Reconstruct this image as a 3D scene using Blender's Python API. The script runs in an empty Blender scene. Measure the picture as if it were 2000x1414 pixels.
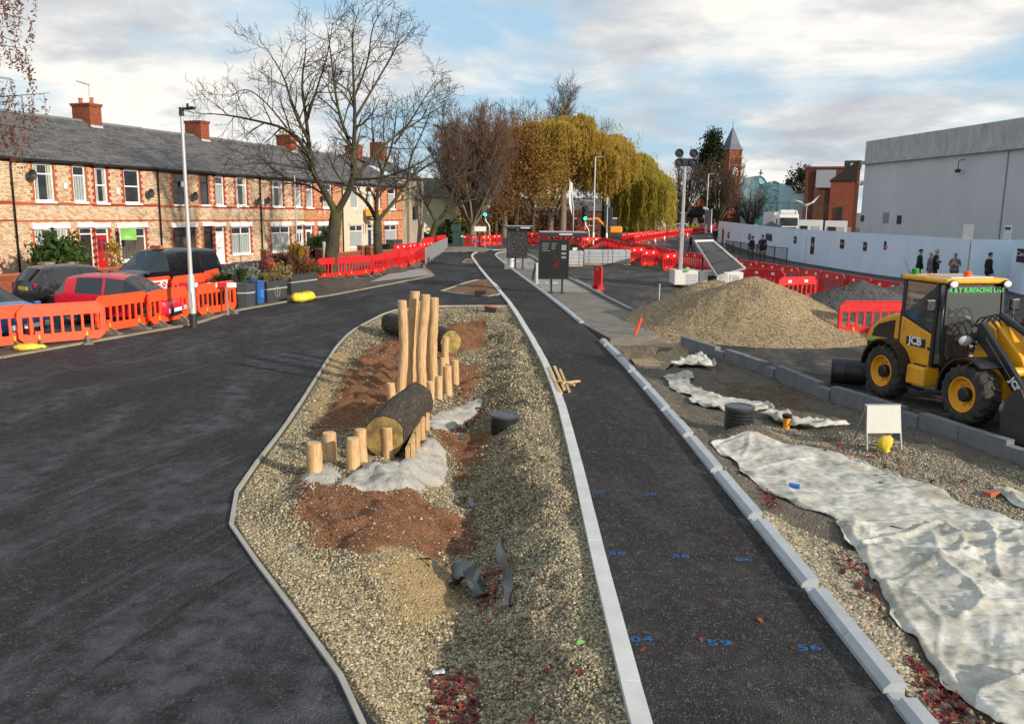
import bpy, bmesh, math, random
import numpy as np
from mathutils import Vector, Matrix, noise as mnoise
random.seed(7); RNG=np.random.default_rng(7)
SC=bpy.context.scene; COL=SC.collection
R=math.radians; PI=math.pi
# ---------------------------------------------------------------- camera
CH=3.55; FP=1650.; PIT=math.atan(300/1650); ROL=.012
_F=Vector((0,math.cos(PIT),-math.sin(PIT))); _U0=Vector((0,math.sin(PIT),math.cos(PIT))); _R0=Vector((1,0,0))
_R=_R0*math.cos(ROL)+_U0*math.sin(ROL); _U=-_R0*math.sin(ROL)+_U0*math.cos(ROL)
cd=bpy.data.cameras.new('camera'); cam=bpy.data.objects.new('camera',cd); COL.objects.link(cam)
cam.matrix_world=Matrix(((_R.x,_U.x,-_F.x,0),(_R.y,_U.y,-_F.y,0),(_R.z,_U.z,-_F.z,CH),(0,0,0,1)))
cd.sensor_width=36; cd.lens=FP/2000*36; cd.clip_end=6000; cd.clip_start=.1
SC.camera=cam
# ---------------------------------------------------------------- sky, sun, exposure
SUN_AZ=R(-36); SUN_EL=R(19)          # azimuth measured from +X (right) towards +Y (ahead)
SD=Vector((math.cos(SUN_AZ)*math.cos(SUN_EL),math.sin(SUN_AZ)*math.cos(SUN_EL),math.sin(SUN_EL)))
w=bpy.data.worlds.new('World'); SC.world=w; w.use_nodes=True
nt=w.node_tree; N=nt.nodes; L=nt.links; N.clear()
def nd(t,**k):
    n=N.new(t)
    for a,b in k.items(): setattr(n,a,b)
    return n
def wmath(op,a,b=None,clamp=False):
    n=nd('ShaderNodeMath',operation=op,use_clamp=clamp)
    for i,q in enumerate((a,b)):
        if q is None: continue
        if isinstance(q,(int,float)): n.inputs[i].default_value=q
        else: L.new(q,n.inputs[i])
    return n.outputs[0]
sky=nd('ShaderNodeTexSky',sky_type='NISHITA',sun_disc=False,sun_elevation=SUN_EL,sun_rotation=math.atan2(SD.x,SD.y),air_density=1.0,dust_density=1.5,ozone_density=1.2)
tc=nd('ShaderNodeTexCoord'); sx=nd('ShaderNodeSeparateXYZ'); L.new(tc.outputs['Generated'],sx.inputs[0])
zz=wmath('ADD',wmath('MAXIMUM',sx.outputs[2],0.0),.16)
cb=nd('ShaderNodeCombineXYZ'); L.new(wmath('DIVIDE',sx.outputs[0],zz),cb.inputs[0]); L.new(wmath('DIVIDE',sx.outputs[1],zz),cb.inputs[1])
def wnoise(scale,detail,rough,off,dist=0.):
    mp=nd('ShaderNodeMapping'); mp.inputs['Location'].default_value=off; L.new(cb.outputs[0],mp.inputs[0])
    n=nd('ShaderNodeTexNoise'); n.inputs['Scale'].default_value=scale; n.inputs['Detail'].default_value=detail; n.inputs['Roughness'].default_value=rough; n.inputs['Distortion'].default_value=dist
    L.new(mp.outputs[0],n.inputs['Vector']); return n.outputs[0]
def wramp(src,stops):
    r=nd('ShaderNodeValToRGB'); e=r.color_ramp.elements
    while len(e)<len(stops): e.new(.5)
    for q,(p_,c) in zip(e,stops): q.position=p_; q.color=(*c,1) if len(c)==3 else c
    L.new(src,r.inputs[0]); return r.outputs[0]
cover=wramp(wnoise(.8,10,.56,(3.1,.4,0),.25),[(.40,(0,0,0)),(.54,(1,1,1))])
shade=wramp(wnoise(1.5,11,.58,(7.2,3.3,1),.2),[(.34,(4.7,5.0,5.5)),(.48,(6.5,6.65,6.8)),(.60,(9.3,9.0,8.5))])
blue=nd('ShaderNodeMix',data_type='RGBA',blend_type='MIX'); blue.inputs[0].default_value=.72; L.new(sky.outputs[0],blue.inputs[6]); blue.inputs[7].default_value=(4.6,6.9,8.8,1)
mx=nd('ShaderNodeMix',data_type='RGBA'); L.new(cover,mx.inputs[0]); L.new(blue.outputs[2],mx.inputs[6]); L.new(shade,mx.inputs[7])
bg=nd('ShaderNodeBackground'); bg.inputs[1].default_value=.1; L.new(mx.outputs[2],bg.inputs[0])
ow=nd('ShaderNodeOutputWorld'); L.new(bg.outputs[0],ow.inputs[0])
sl=bpy.data.lights.new('sun','SUN'); sl.energy=4.7; sl.angle=R(1.5); sl.color=(1,.89,.745)
so=bpy.data.objects.new('sun',sl); COL.objects.link(so); so.rotation_euler=(-SD).to_track_quat('-Z','Y').to_euler(); so.location=(30,-20,40)
SC.view_settings.view_transform='Standard'; SC.view_settings.look='None'; SC.view_settings.exposure=0.14; SC.view_settings.gamma=1
SC.view_settings.use_curve_mapping=False
SC.cycles.use_adaptive_sampling=True; SC.cycles.max_bounces=6; SC.cycles.transparent_max_bounces=8; SC.cycles.use_denoising=True
# ---------------------------------------------------------------- helpers
def G(x,y,z=0.):
    d=_F+_R*((x-1000)/FP)+_U*((707-y)/FP); t=(z-CH)/d.z
    return Vector((d.x*t,d.y*t,z))
def VY(x,y,Y):
    d=_F+_R*((x-1000)/FP)+_U*((707-y)/FP); t=Y/d.y
    return Vector((d.x*t,Y,CH+d.z*t))
def hgt(x,y,Y): return VY(x,y,Y).z
def frame(d):
    d=Vector(d).normalized(); a=Vector((0,0,1)) if abs(d.z)<.95 else Vector((1,0,0))
    u=d.cross(a).normalized(); return d,u,u.cross(d).normalized()
class MB:
    def __init__(s): s.v=[]; s.f=[]; s.m=[]; s.tf=None
    def add(s,vs,fs,mi=0):
        b=len(s.v)
        if s.tf is not None: vs=[s.tf@Vector(q) for q in vs]
        s.v+=[tuple(q) for q in vs]; s.f+=[tuple(i+b for i in q) for q in fs]; s.m+=[mi]*len(fs); return s
    def box(s,c,d,rz=0,mi=0,tx=1,ty=1,rx=0,ry=0):
        x,y,z=[q/2 for q in d]; M=Matrix.Translation(c)@Matrix.Rotation(rz,4,'Z')@Matrix.Rotation(ry,4,'Y')@Matrix.Rotation(rx,4,'X')
        vs=[M@Vector(q) for q in ((-x,-y,-z),(x,-y,-z),(x,y,-z),(-x,y,-z),(-x*tx,-y*ty,z),(x*tx,-y*ty,z),(x*tx,y*ty,z),(-x*tx,y*ty,z))]
        return s.add(vs,[(3,2,1,0),(4,5,6,7),(0,1,5,4),(1,2,6,5),(2,3,7,6),(3,0,4,7)],mi)
    def bb(s,a,b,mi=0): return s.box([(a[i]+b[i])/2 for i in range(3)],[abs(b[i]-a[i]) for i in range(3)],mi=mi)
    def bar(s,a,b,w,h,mi=0):
        d,u,n=frame(Vector(b)-Vector(a)); a=Vector(a); b=Vector(b); vs=[]
        for q in (a,b):
            for su,sn in ((-1,-1),(1,-1),(1,1),(-1,1)): vs.append(q+u*(su*w/2)+n*(sn*h/2))
        return s.add(vs,[(0,1,2,3),(7,6,5,4),(0,4,5,1),(1,5,6,2),(2,6,7,3),(3,7,4,0)],mi)
    def tube(s,pts,rad,n=8,mi=0,caps=True):
        pts=[Vector(q) for q in pts]; rad=rad if isinstance(rad,(list,tuple)) else [rad]*len(pts); vs=[]; u=None
        for i,q in enumerate(pts):
            d=(pts[min(i+1,len(pts)-1)]-pts[max(i-1,0)])
            if d.length<1e-9: d=Vector((0,0,1))
            d.normalize()
            if u is None: u=frame(d)[1]
            u=(u-d*u.dot(d)); u=u.normalized() if u.length>1e-6 else frame(d)[1]
            k=d.cross(u)
            for j in range(n): a=2*PI*j/n; vs.append(q+(u*math.cos(a)+k*math.sin(a))*rad[i])
        fs=[(i*n+j,i*n+(j+1)%n,(i+1)*n+(j+1)%n,(i+1)*n+j) for i in range(len(pts)-1) for j in range(n)]
        if caps: fs+=[tuple(range(n))[::-1],tuple(range((len(pts)-1)*n,len(pts)*n))]
        return s.add(vs,fs,mi)
    def cyl(s,a,b,r0,r1=None,n=12,mi=0): return s.tube([a,b],[r0,r0 if r1 is None else r1],n,mi)
    def poly(s,pts,mi=0): return s.add(pts,[tuple(range(len(pts)))],mi)
    def prism(s,pts,off,mi=0):
        n=len(pts); off=Vector(off); a=[Vector(q) for q in pts]
        return s.add(a+[q+off for q in a],[tuple(range(n))[::-1],tuple(range(n,2*n))]+[(i,(i+1)%n,n+(i+1)%n,n+i) for i in range(n)],mi)
    def lathe(s,prof,n=16,c=(0,0,0),mi=0,axis='Z'):
        vs=[]
        for r,h in prof:
            for j in range(n):
                a=2*PI*j/n; p=(r*math.cos(a),r*math.sin(a),h) if axis=='Z' else (r*math.cos(a),h,r*math.sin(a))
                vs.append((c[0]+p[0],c[1]+p[1],c[2]+p[2]))
        fs=[(i*n+j,i*n+(j+1)%n,(i+1)*n+(j+1)%n,(i+1)*n+j) for i in range(len(prof)-1) for j in range(n)]
        return s.add(vs,fs,mi)
    def build(s,name,mats,parent=None,smooth=False,bevel=0,loc=None,rz=0,flat_angle=None,sub=0):
        me=bpy.data.meshes.new(name); me.from_pydata(s.v,[],s.f)
        mats=mats if isinstance(mats,(list,tuple)) else [mats]
        for q in mats: me.materials.append(M[q] if isinstance(q,str) else q)
        if len(mats)>1: me.polygons.foreach_set('material_index',s.m)
        bm=bmesh.new(); bm.from_mesh(me); bmesh.ops.recalc_face_normals(bm,faces=bm.faces); bm.to_mesh(me); bm.free()
        if smooth:
            me.polygons.foreach_set('use_smooth',[True]*len(me.polygons))
            if flat_angle: me.set_sharp_from_angle(angle=R(flat_angle))
        o=bpy.data.objects.new(name,me); COL.objects.link(o)
        if parent is not None: o.parent=parent
        if loc is not None: o.location=loc
        o.rotation_euler[2]=rz
        if bevel:
            b=o.modifiers.new('bevel','BEVEL'); b.width=bevel; b.segments=2; b.limit_method='ANGLE'; b.angle_limit=R(40)
        if sub:
            b=o.modifiers.new('sub','SUBSURF'); b.levels=sub; b.render_levels=sub
        return o
def tag(o,label=None,cat=None,group=None,kind=None):
    if label: o['label']=label
    if cat: o['category']=cat
    if group: o['group']=group
    if kind: o['kind']=kind
    return o
def T(name,label,cat,loc=(0,0,0),rz=0,group=None):
    o=bpy.data.objects.new(name,None); COL.objects.link(o); o.location=loc; o.rotation_euler[2]=rz; o.empty_display_size=.2
    return tag(o,label,cat,group)
def S(name,parent_kind='structure'):
    o=bpy.data.objects.new(name,None); COL.objects.link(o); o['kind']='structure'; return o
KIDS={}
def copytree(o,parent=None):
    c=o.copy(); COL.objects.link(c)
    if parent is not None: c.parent=parent
    for ch in list(o.children): copytree(ch,c)
    return c
def mesh_np(name,v,f,mat,cols=None,smooth=False,parent=None,attr='Col'):
    me=bpy.data.meshes.new(name); v=np.asarray(v,np.float32); f=np.asarray(f,np.int32); k=f.shape[1]
    me.vertices.add(len(v)); me.vertices.foreach_set('co',v.ravel())
    me.loops.add(f.size); me.loops.foreach_set('vertex_index',f.ravel())
    me.polygons.add(len(f)); me.polygons.foreach_set('loop_start',np.arange(0,f.size,k,dtype=np.int32))
    me.update(calc_edges=True)
    if smooth: me.polygons.foreach_set('use_smooth',np.ones(len(f),bool))
    for q in (mat if isinstance(mat,(list,tuple)) else [mat]): me.materials.append(M[q])
    if cols is not None:
        a=me.color_attributes.new(attr,'FLOAT_COLOR','POINT'); c=np.ones((len(v),4),np.float32); c[:,:cols.shape[1]]=cols; a.data.foreach_set('color',c.ravel())
    me.validate(); o=bpy.data.objects.new(name,me); COL.objects.link(o)
    if parent is not None: o.parent=parent
    return o
def inpoly(x,y,poly):
    x=np.asarray(x); y=np.asarray(y); r=np.zeros(x.shape,bool); n=len(poly)
    for i in range(n):
        x0,y0=poly[i][:2]; x1,y1=poly[(i+1)%n][:2]
        if y0==y1: continue
        r^=((y0>y)!=(y1>y))&(x<(x1-x0)*(y-y0)/(y1-y0)+x0)
    return r
def dline(x,y,pl,closed=False):
    x=np.asarray(x,float); y=np.asarray(y,float); best=np.full(x.shape,1e9); side=np.zeros(x.shape)
    n=len(pl)
    for i in range(n if closed else n-1):
        a=pl[i]; b=pl[(i+1)%n]; dx,dy=b[0]-a[0],b[1]-a[1]; l2=dx*dx+dy*dy+1e-12
        t=np.clip(((x-a[0])*dx+(y-a[1])*dy)/l2,0,1); d=np.hypot(x-a[0]-t*dx,y-a[1]-t*dy)
        s_=np.sign(dx*(y-a[1])-dy*(x-a[0])); m=d<best; best=np.where(m,d,best); side=np.where(m,s_,side)
    return best,side
_perm=RNG.permutation(4096)
def vnoise(x,y,seed=0):
    x=np.asarray(x,float); y=np.asarray(y,float); xi=np.floor(x).astype(int); yi=np.floor(y).astype(int); fx=x-xi; fy=y-yi
    fx=fx*fx*(3-2*fx); fy=fy*fy*(3-2*fy)
    h=lambda a,b:_perm[(_perm[(a+seed*57)&4095]+b)&4095]/4095.
    return (h(xi,yi)*(1-fx)+h(xi+1,yi)*fx)*(1-fy)+(h(xi,yi+1)*(1-fx)+h(xi+1,yi+1)*fx)*fy
def fbm(x,y,o=4,seed=0,g=.5):
    r=0;a=1;t=0
    for i in range(o): r=r+a*vnoise(x*2**i,y*2**i,seed+i); t+=a; a*=g
    return r/t-.5
def resample(pl,step):
    pl=[Vector(q) for q in pl]; out=[pl[0].copy()]; acc=0
    for a,b in zip(pl[:-1],pl[1:]):
        l=(b-a).length; t=step-acc
        while t<=l: out.append(a+(b-a)*(t/l)); t+=step
        acc=(acc+l)%step
    return out
def smoothpl(pl,it=2):
    for _ in range(it):
        q=[pl[0]]
        for a,b in zip(pl[:-1],pl[1:]): q+=[a*.75+b*.25,a*.25+b*.75]
        pl=q+[pl[-1]]
    return pl
def text_mesh(name,s,size,mat,parent=None,mw=None,ext=.002,bold=0.,align='CENTER'):
    c=bpy.data.curves.new(name,'FONT'); c.body=s; c.size=size; c.extrude=ext; c.offset=bold; c.align_x=align; c.align_y='CENTER'; c.resolution_u=2
    t=bpy.data.objects.new(name+'_c',c); COL.objects.link(t); me=bpy.data.meshes.new_from_object(t); bpy.data.objects.remove(t); bpy.data.curves.remove(c)
    me.name=name; me.materials.clear(); me.materials.append(M[mat]); o=bpy.data.objects.new(name,me); COL.objects.link(o)
    if parent is not None: o.parent=parent
    if mw is not None: o.matrix_local=mw
    return o
def axes(o,x,y,z): # matrix from origin and axis vectors
    x,y,z=[Vector(q) for q in (x,y,z)]; return Matrix(((x.x,y.x,z.x,o[0]),(x.y,y.y,z.y,o[1]),(x.z,y.z,z.z,o[2]),(0,0,0,1)))
# ---------------------------------------------------------------- materials
M={}
class NT:
    def __init__(s,name):
        s.m=bpy.data.materials.new(name); s.m.use_nodes=True; s.t=s.m.node_tree; s.t.nodes.clear()
        s.o=s.n('ShaderNodeOutputMaterial'); s.b=s.n('ShaderNodeBsdfPrincipled'); s.t.links.new(s.b.outputs[0],s.o.inputs[0]); s.c=s.n('ShaderNodeTexCoord'); M[name]=s.m
    def n(s,t,**k):
        q=s.t.nodes.new(t)
        for a,b in k.items(): setattr(q,a,b)
        return q
    def l(s,a,b): s.t.links.new(a,b)
    def set(s,k,v):
        i=s.b.inputs[k]
        if hasattr(v,'is_linked') or hasattr(v,'links'): s.l(v,i)
        else: i.default_value=(*v,1) if isinstance(v,tuple) and len(v)==3 else v
        return s
    def vec(s,scale=(1,1,1),src='Object',rot=(0,0,0)):
        mp=s.n('ShaderNodeMapping'); mp.inputs['Scale'].default_value=scale if isinstance(scale,tuple) else (scale,)*3; mp.inputs['Rotation'].default_value=rot; s.l(s.c.outputs[src],mp.inputs[0]); return mp.outputs[0]
    def pos(s,scale=(1,1,1),rot=(0,0,0)):
        g=s.n('ShaderNodeNewGeometry'); mp=s.n('ShaderNodeMapping'); mp.inputs['Scale'].default_value=scale if isinstance(scale,tuple) else (scale,)*3; mp.inputs['Rotation'].default_value=rot; s.l(g.outputs['Position'],mp.inputs[0]); return mp.outputs[0]
    def noise(s,v,scale=1,detail=5,rough=.55,dist=0):
        q=s.n('ShaderNodeTexNoise'); q.inputs['Scale'].default_value=scale; q.inputs['Detail'].default_value=detail; q.inputs['Roughness'].default_value=rough; q.inputs['Distortion'].default_value=dist
        if v is not None: s.l(v,q.inputs['Vector'])
        return q.outputs[0]
    def vor(s,v,scale=1,feat='F1',out='Distance',rand=1):
        q=s.n('ShaderNodeTexVoronoi',feature=feat); q.inputs['Scale'].default_value=scale; q.inputs['Randomness'].default_value=rand
        if v is not None: s.l(v,q.inputs['Vector'])
        return q.outputs[out]
    def ramp(s,src,stops,interp='LINEAR'):
        r=s.n('ShaderNodeValToRGB'); r.color_ramp.interpolation=interp; e=r.color_ramp.elements
        while len(e)<len(stops): e.new(.5)
        for q,(p_,c) in zip(e,stops): q.position=p_; q.color=(c,c,c,1) if isinstance(c,(int,float)) else (*c,1)
        s.l(src,r.inputs[0]); return r.outputs[0]
    def mix(s,f,a,b,mode='MIX'):
        q=s.n('ShaderNodeMix',data_type='RGBA',blend_type=mode)
        for i,x in ((0,f),(6,a),(7,b)):
            if isinstance(x,(int,float)): q.inputs[i].default_value=x if i==0 else (x,x,x,1)
            elif isinstance(x,tuple): q.inputs[i].default_value=(*x,1)
            else: s.l(x,q.inputs[i])
        return q.outputs[2]
    def math(s,op,a,b=0.):
        q=s.n('ShaderNodeMath',operation=op)
        for i,x in enumerate((a,b)):
            if isinstance(x,(int,float)): q.inputs[i].default_value=x
            else: s.l(x,q.inputs[i])
        return q.outputs[0]
    def bump(s,h,strength=.5,dist=.01,prev=None):
        q=s.n('ShaderNodeBump'); q.inputs['Strength'].default_value=strength; q.inputs['Distance'].default_value=dist; s.l(h,q.inputs['Height'])
        if prev is not None: s.l(prev,q.inputs['Normal'])
        s.l(q.outputs[0],s.b.inputs['Normal']); return q.outputs[0]
    def attr(s,name='Col'):
        q=s.n('ShaderNodeAttribute',attribute_name=name); return q.outputs['Color']
def sc3(c,k): return tuple(q*k for q in c)
def pm(name,c,rough=.6,var=.25,scale=6,bump=.0,bs=40,metal=0,c2=None,spec=.5,coat=0,world=False,bd=.01):
    t=NT(name); v=t.pos() if world else t.vec()
    c2=c2 or sc3(c,.55)
    n1=t.noise(v,scale,6,.6)
    col=t.ramp(n1,[(.5-.25,sc3(c,1-var) if c2 is None else tuple(c[i]*(1-var)+c2[i]*var for i in range(3))),(.62,c)]) if var>0 else None
    t.set('Base Color',col if col is not None else c).set('Roughness',t.ramp(t.noise(v,scale*3,3),[(.3,max(.02,rough-.1)),(.7,min(1,rough+.1))]) if var>0 else rough).set('Metallic',metal).set('Specular IOR Level',spec)
    if coat: t.set('Coat Weight',coat).set('Coat Roughness',.06)
    if bump: t.bump(t.noise(v,bs,4,.6),bump,bd)
    return t
def asphalt(name,base,dust,amt=.5,wet=.62,seed=0.,stone=.10,seam=False):
    t=NT(name); v=t.pos()
    mp=t.n('ShaderNodeMapping'); mp.inputs['Location'].default_value=(seed,seed*1.7,0); t.l(v,mp.inputs[0]); v=mp.outputs[0]
    st=t.n('ShaderNodeMapping'); st.inputs['Scale'].default_value=(.55,.22,1); st.inputs['Rotation'].default_value=(0,0,.35); t.l(v,st.inputs[0])
    big=t.noise(st.outputs[0],1.1,9,.66,.9); mid=t.noise(v,3.2,6,.65); patch=t.noise(v,.33,4,.5)
    ag=t.vor(v,62,'F1','Color'); agv=t.ramp(ag,[(.58,0.),(.9,1.)])
    clump=t.ramp(t.noise(v,7,5,.7),[(.4,0.),(.68,1.)])
    col=t.ramp(patch,[(.35,sc3(base,.72)),(.65,base)])
    col=t.mix(t.math('MULTIPLY',agv,t.math('ADD',t.math('MULTIPLY',clump,stone*6),stone)),col,(.24,.225,.21))
    f=t.math('MULTIPLY',t.ramp(big,[(.44,0.),(.62,1.)]),t.ramp(mid,[(.36,.05),(.62,1.)]))
    col=t.mix(t.math('MULTIPLY',f,amt),col,dust)
    if seam:   # paver seams and scuffed tyre streaks along the rolling direction
        sp=t.n('ShaderNodeSeparateXYZ'); rt=t.n('ShaderNodeMapping'); rt.inputs['Rotation'].default_value=(0,0,.30); t.l(v,rt.inputs[0]); t.l(rt.outputs[0],sp.inputs[0])
        xx=t.math('ADD',sp.outputs[0],t.math('MULTIPLY',t.noise(v,.25,2),.5)); fr=t.math('ABSOLUTE',t.math('SUBTRACT',t.math('FRACT',t.math('DIVIDE',xx,3.1)),.5))
        col=t.mix(t.math('MULTIPLY',t.ramp(fr,[(.004,1.),(.012,0.)]),t.ramp(mid,[(.4,.1),(.6,.7)])),col,(.006,.006,.007))
        stv=t.n('ShaderNodeMapping'); stv.inputs['Scale'].default_value=(3.5,.16,1); t.l(rt.outputs[0],stv.inputs[0]); sn=t.noise(stv.outputs[0],1.6,6,.7,.4)
        col=t.mix(t.math('MULTIPLY',t.ramp(sn,[(.52,0.),(.68,1.)]),t.math('MULTIPLY',t.ramp(patch,[(.42,0.),(.6,1.)]),.38)),col,dust)
    t.set('Base Color',col).set('Roughness',t.ramp(big,[(.35,wet+.16),(.62,.95)])).set('Specular IOR Level',.22)
    d=t.vor(v,70,'F1','Distance'); t.bump(t.math('ADD',d,t.math('MULTIPLY',mid,.6)),.75,.012)
    return t
asphalt('asphalt_new',(.0175,.018,.0205),(.125,.13,.147),.52,.55,0.,.065,seam=True)
asphalt('asphalt_path',(.022,.0205,.021),(.10,.09,.085),.5,.7,5.,.085)
asphalt('asphalt_muddy',(.030,.029,.029),(.19,.175,.15),.75,.62,9.)
asphalt('asphalt_old',(.075,.075,.08),(.14,.14,.14),.4,.75,13.)
asphalt('asphalt_dark',(.05,.05,.055),(.10,.10,.10),.4,.7,17.)
# gravel / soil terrain driven by a painted mask of what lies there (r soil, g pale fines, b fine grey mud)
def terrain(name,ga,gb,soil,fines,mud,vs=34):
    t=NT(name); v=t.pos(); a=t.attr('Col'); sp=t.n('ShaderNodeSeparateColor'); t.l(a,sp.inputs[0])
    cell=t.vor(v,vs,'F1','Color'); dist=t.vor(v,vs,'F1','Distance')
    g=t.mix(t.ramp(cell,[(.1,0.),(.9,1.)]),ga,gb)
    g=t.mix(t.ramp(dist,[(.25,0.),(.6,.8)]),g,sc3(ga,.28))
    n=t.noise(v,5,8,.68); nf=t.noise(v,38,5,.7)
    s_=t.ramp(n,[(.3,sc3(soil,.5)),(.5,soil),(.72,sc3(soil,1.45))]); s_=t.mix(t.ramp(nf,[(.4,.55),(.6,0.)]),s_,sc3(soil,.45))
    fi=t.mix(t.ramp(nf,[(.35,0.),(.65,1.)]),sc3(fines,.62),fines)
    mu=t.mix(t.ramp(n,[(.3,0.),(.7,1.)]),sc3(mud,.6),sc3(mud,1.25)); mu=t.mix(t.ramp(nf,[(.42,.5),(.6,0.)]),mu,sc3(mud,.5))
    def edge(ch,lo=.35,hi=.62): return t.ramp(t.math('ADD',ch,t.math('MULTIPLY',t.math('SUBTRACT',nf,.5),.7)),[(lo,0.),(hi,1.)])
    c=t.mix(edge(sp.outputs[1]),g,fi); c=t.mix(edge(sp.outputs[2]),c,mu); c=t.mix(edge(sp.outputs[0]),c,s_)
    t.set('Base Color',c).set('Roughness',.92).set('Specular IOR Level',.2)
    b=t.bump(t.math('ADD',t.math('MULTIPLY',dist,-1.),t.math('MULTIPLY',nf,.8)),.9,.03)
    return t
terrain('island_ground',(.15,.125,.08),(.33,.275,.175),(.25,.118,.062),(.47,.335,.17),(.20,.175,.145),46)
terrain('dirt_ground',(.17,.15,.115),(.40,.35,.26),(.15,.105,.07),(.34,.31,.26),(.175,.148,.115))
pm('ground',(.11,.10,.085),.95,.6,1.2,.6,9,c2=(.05,.045,.038),world=True,bd=.05)
pm('verge',(.085,.062,.046),.95,.7,2.5,.9,14,c2=(.03,.022,.018),world=True,bd=.05)
pm('footway_grey',(.30,.30,.29),.9,.5,2,.5,30,c2=(.14,.14,.13),world=True)
pm('platform',(.18,.165,.14),.92,.85,1.1,.6,26,c2=(.07,.064,.055),world=True)
pm('slab',(.27,.26,.24),.9,.5,1.4,.3,30,c2=(.2,.19,.18),world=True)
pm('grass',(.07,.11,.03),.95,.6,1,.8,9,c2=(.05,.05,.02),world=True)
pm('kerb_light',(.56,.565,.56),.85,.45,2.4,.35,70,c2=(.30,.30,.30),world=True)
pm('kerb_grey',(.40,.425,.45),.85,.5,3,.4,60,c2=(.24,.25,.26),world=True)
pm('kerb_dark',(.17,.18,.19),.88,.6,3,.4,60,c2=(.08,.08,.085),world=True)
pm('edging',(.36,.345,.31),.9,.5,3,.3,60,c2=(.2,.18,.15),world=True)
pm('edging_dirty',(.27,.235,.17),.9,.6,2,.4,50,c2=(.12,.1,.07),world=True)
t=NT('stone'); t.set('Base Color',t.attr('Col')).set('Roughness',.85).set('Specular IOR Level',.3); t.bump(t.noise(t.pos(),120,3),.3,.004)
t=NT('leaf'); t.set('Base Color',t.attr('Col')).set('Roughness',.6)
# geotextile
t=NT('geotextile'); v=t.pos(); n=t.noise(v,2.2,8,.68); n2=t.noise(v,9,6,.7)
c=t.ramp(n,[(.30,(.24,.222,.18)),(.45,(.41,.395,.35)),(.60,(.58,.57,.53))]); c=t.mix(t.ramp(n2,[(.46,0.),(.66,.6)]),c,(.31,.275,.205))
t.set('Base Color',c).set('Roughness',.9).set('Specular IOR Level',.15); t.bump(t.math('ADD',t.noise(t.pos((1.5,5,3),(0,0,.6)),1.6,4,.5,.6),t.math('MULTIPLY',t.noise(v,120,2),.05)),.5,.05)
# timber
t=NT('peeled_timber'); v=t.vec((9,9,1.1)); n=t.noise(v,3,7,.65,.6); k=t.noise(t.vec((1,1,.6)),5,4)
c=t.ramp(n,[(.28,(.27,.145,.06)),(.5,(.50,.315,.15)),(.72,(.64,.45,.25))]); c=t.mix(t.ramp(k,[(.55,0.),(.75,.55)]),c,(.66,.50,.31)); c=t.mix(t.ramp(t.vor(t.vec((3.5,3.5,1.6)),2,'F1','Distance'),[(.03,.85),(.09,0.)]),c,(.16,.07,.03))
t.set('Base Color',c).set('Roughness',.75); t.bump(n,.35,.012)
t=NT('cut_timber'); v=t.vec(); w_=t.n('ShaderNodeTexWave',wave_type='RINGS',rings_direction='Z'); w_.inputs['Scale'].default_value=9; w_.inputs['Distortion'].default_value=3; w_.inputs['Detail'].default_value=3; t.l(v,w_.inputs[0])
c=t.mix(t.math('MULTIPLY',w_.outputs[0],.5),(.58,.39,.19),(.40,.24,.10)); c=t.mix(t.ramp(t.noise(v,6,5),[(.5,0.),(.75,.6)]),c,(.63,.50,.32)); t.set('Base Color',c).set('Roughness',.85); t.bump(t.noise(v,30,4),.3,.006)
t=NT('log_end'); v=t.vec(); w_=t.n('ShaderNodeTexWave',wave_type='RINGS',rings_direction='X'); w_.inputs['Scale'].default_value=12; w_.inputs['Distortion'].default_value=2.2; w_.inputs['Detail'].default_value=3; t.l(v,w_.inputs[0])
c=t.mix(t.math('MULTIPLY',w_.outputs[0],.4),(.42,.29,.085),(.25,.16,.05)); c=t.mix(t.ramp(t.noise(v,4,6,.7),[(.42,.85),(.6,0.)]),c,(.11,.075,.03)); t.set('Base Color',c).set('Roughness',.85)
t=NT('bark'); v=t.vec((1.2,5,5)); n=t.noise(v,4.5,8,.72,.6); ml=t.vor(t.vec((2.2,8,8)),2.4,'F1','Distance')
c=t.ramp(n,[(.3,(.014,.011,.008)),(.52,(.055,.042,.030)),(.75,(.15,.12,.088))]); t.set('Base Color',c).set('Roughness',.95); t.bump(t.math('ADD',n,t.math('MULTIPLY',ml,.8)),1.,.05)
def barkm(name,c0,c1,moss=0.):
    t=NT(name); v=t.pos((7,7,1.8)); n=t.noise(v,2.2,7,.7); c=t.ramp(n,[(.3,c0),(.7,c1)])
    if moss: c=t.mix(t.math('MULTIPLY',t.ramp(t.noise(t.pos(),1.2,5,.6),[(.42,0.),(.62,1.)]),moss),c,(.085,.085,.018))
    t.set('Base Color',c).set('Roughness',.95); t.bump(n,.8,.04)
barkm('bark_tree',(.018,.014,.011),(.075,.060,.046),.7); barkm('twig_dark',(.020,.015,.012),(.050,.038,.030),.25); barkm('twig_red',(.10,.055,.034),(.20,.118,.075)); barkm('twig_plum',(.055,.040,.038),(.125,.092,.085)); barkm('twig_brown',(.05,.032,.018),(.115,.075,.042)); barkm('trunk_pale',(.11,.085,.06),(.25,.2,.145))
def leafm(name,c0,c1,tr=.35):
    t=NT(name); oi=t.n('ShaderNodeNewGeometry'); n=t.noise(t.pos(),.55,5,.6); c=t.ramp(n,[(.32,c0),(.66,c1)]); c=t.mix(t.math('MULTIPLY',oi.outputs['Random Per Island'],.45),c,sc3(c0,.8)); t.set('Base Color',c).set('Roughness',.65).set('Specular IOR Level',.25)
    tb=t.n('ShaderNodeBsdfTranslucent'); t.l(c,tb.inputs[0]); ms=t.n('ShaderNodeMixShader'); ms.inputs[0].default_value=tr; t.l(t.b.outputs[0],ms.inputs[1]); t.l(tb.outputs[0],ms.inputs[2]); t.l(ms.outputs[0],t.o.inputs[0])
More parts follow.
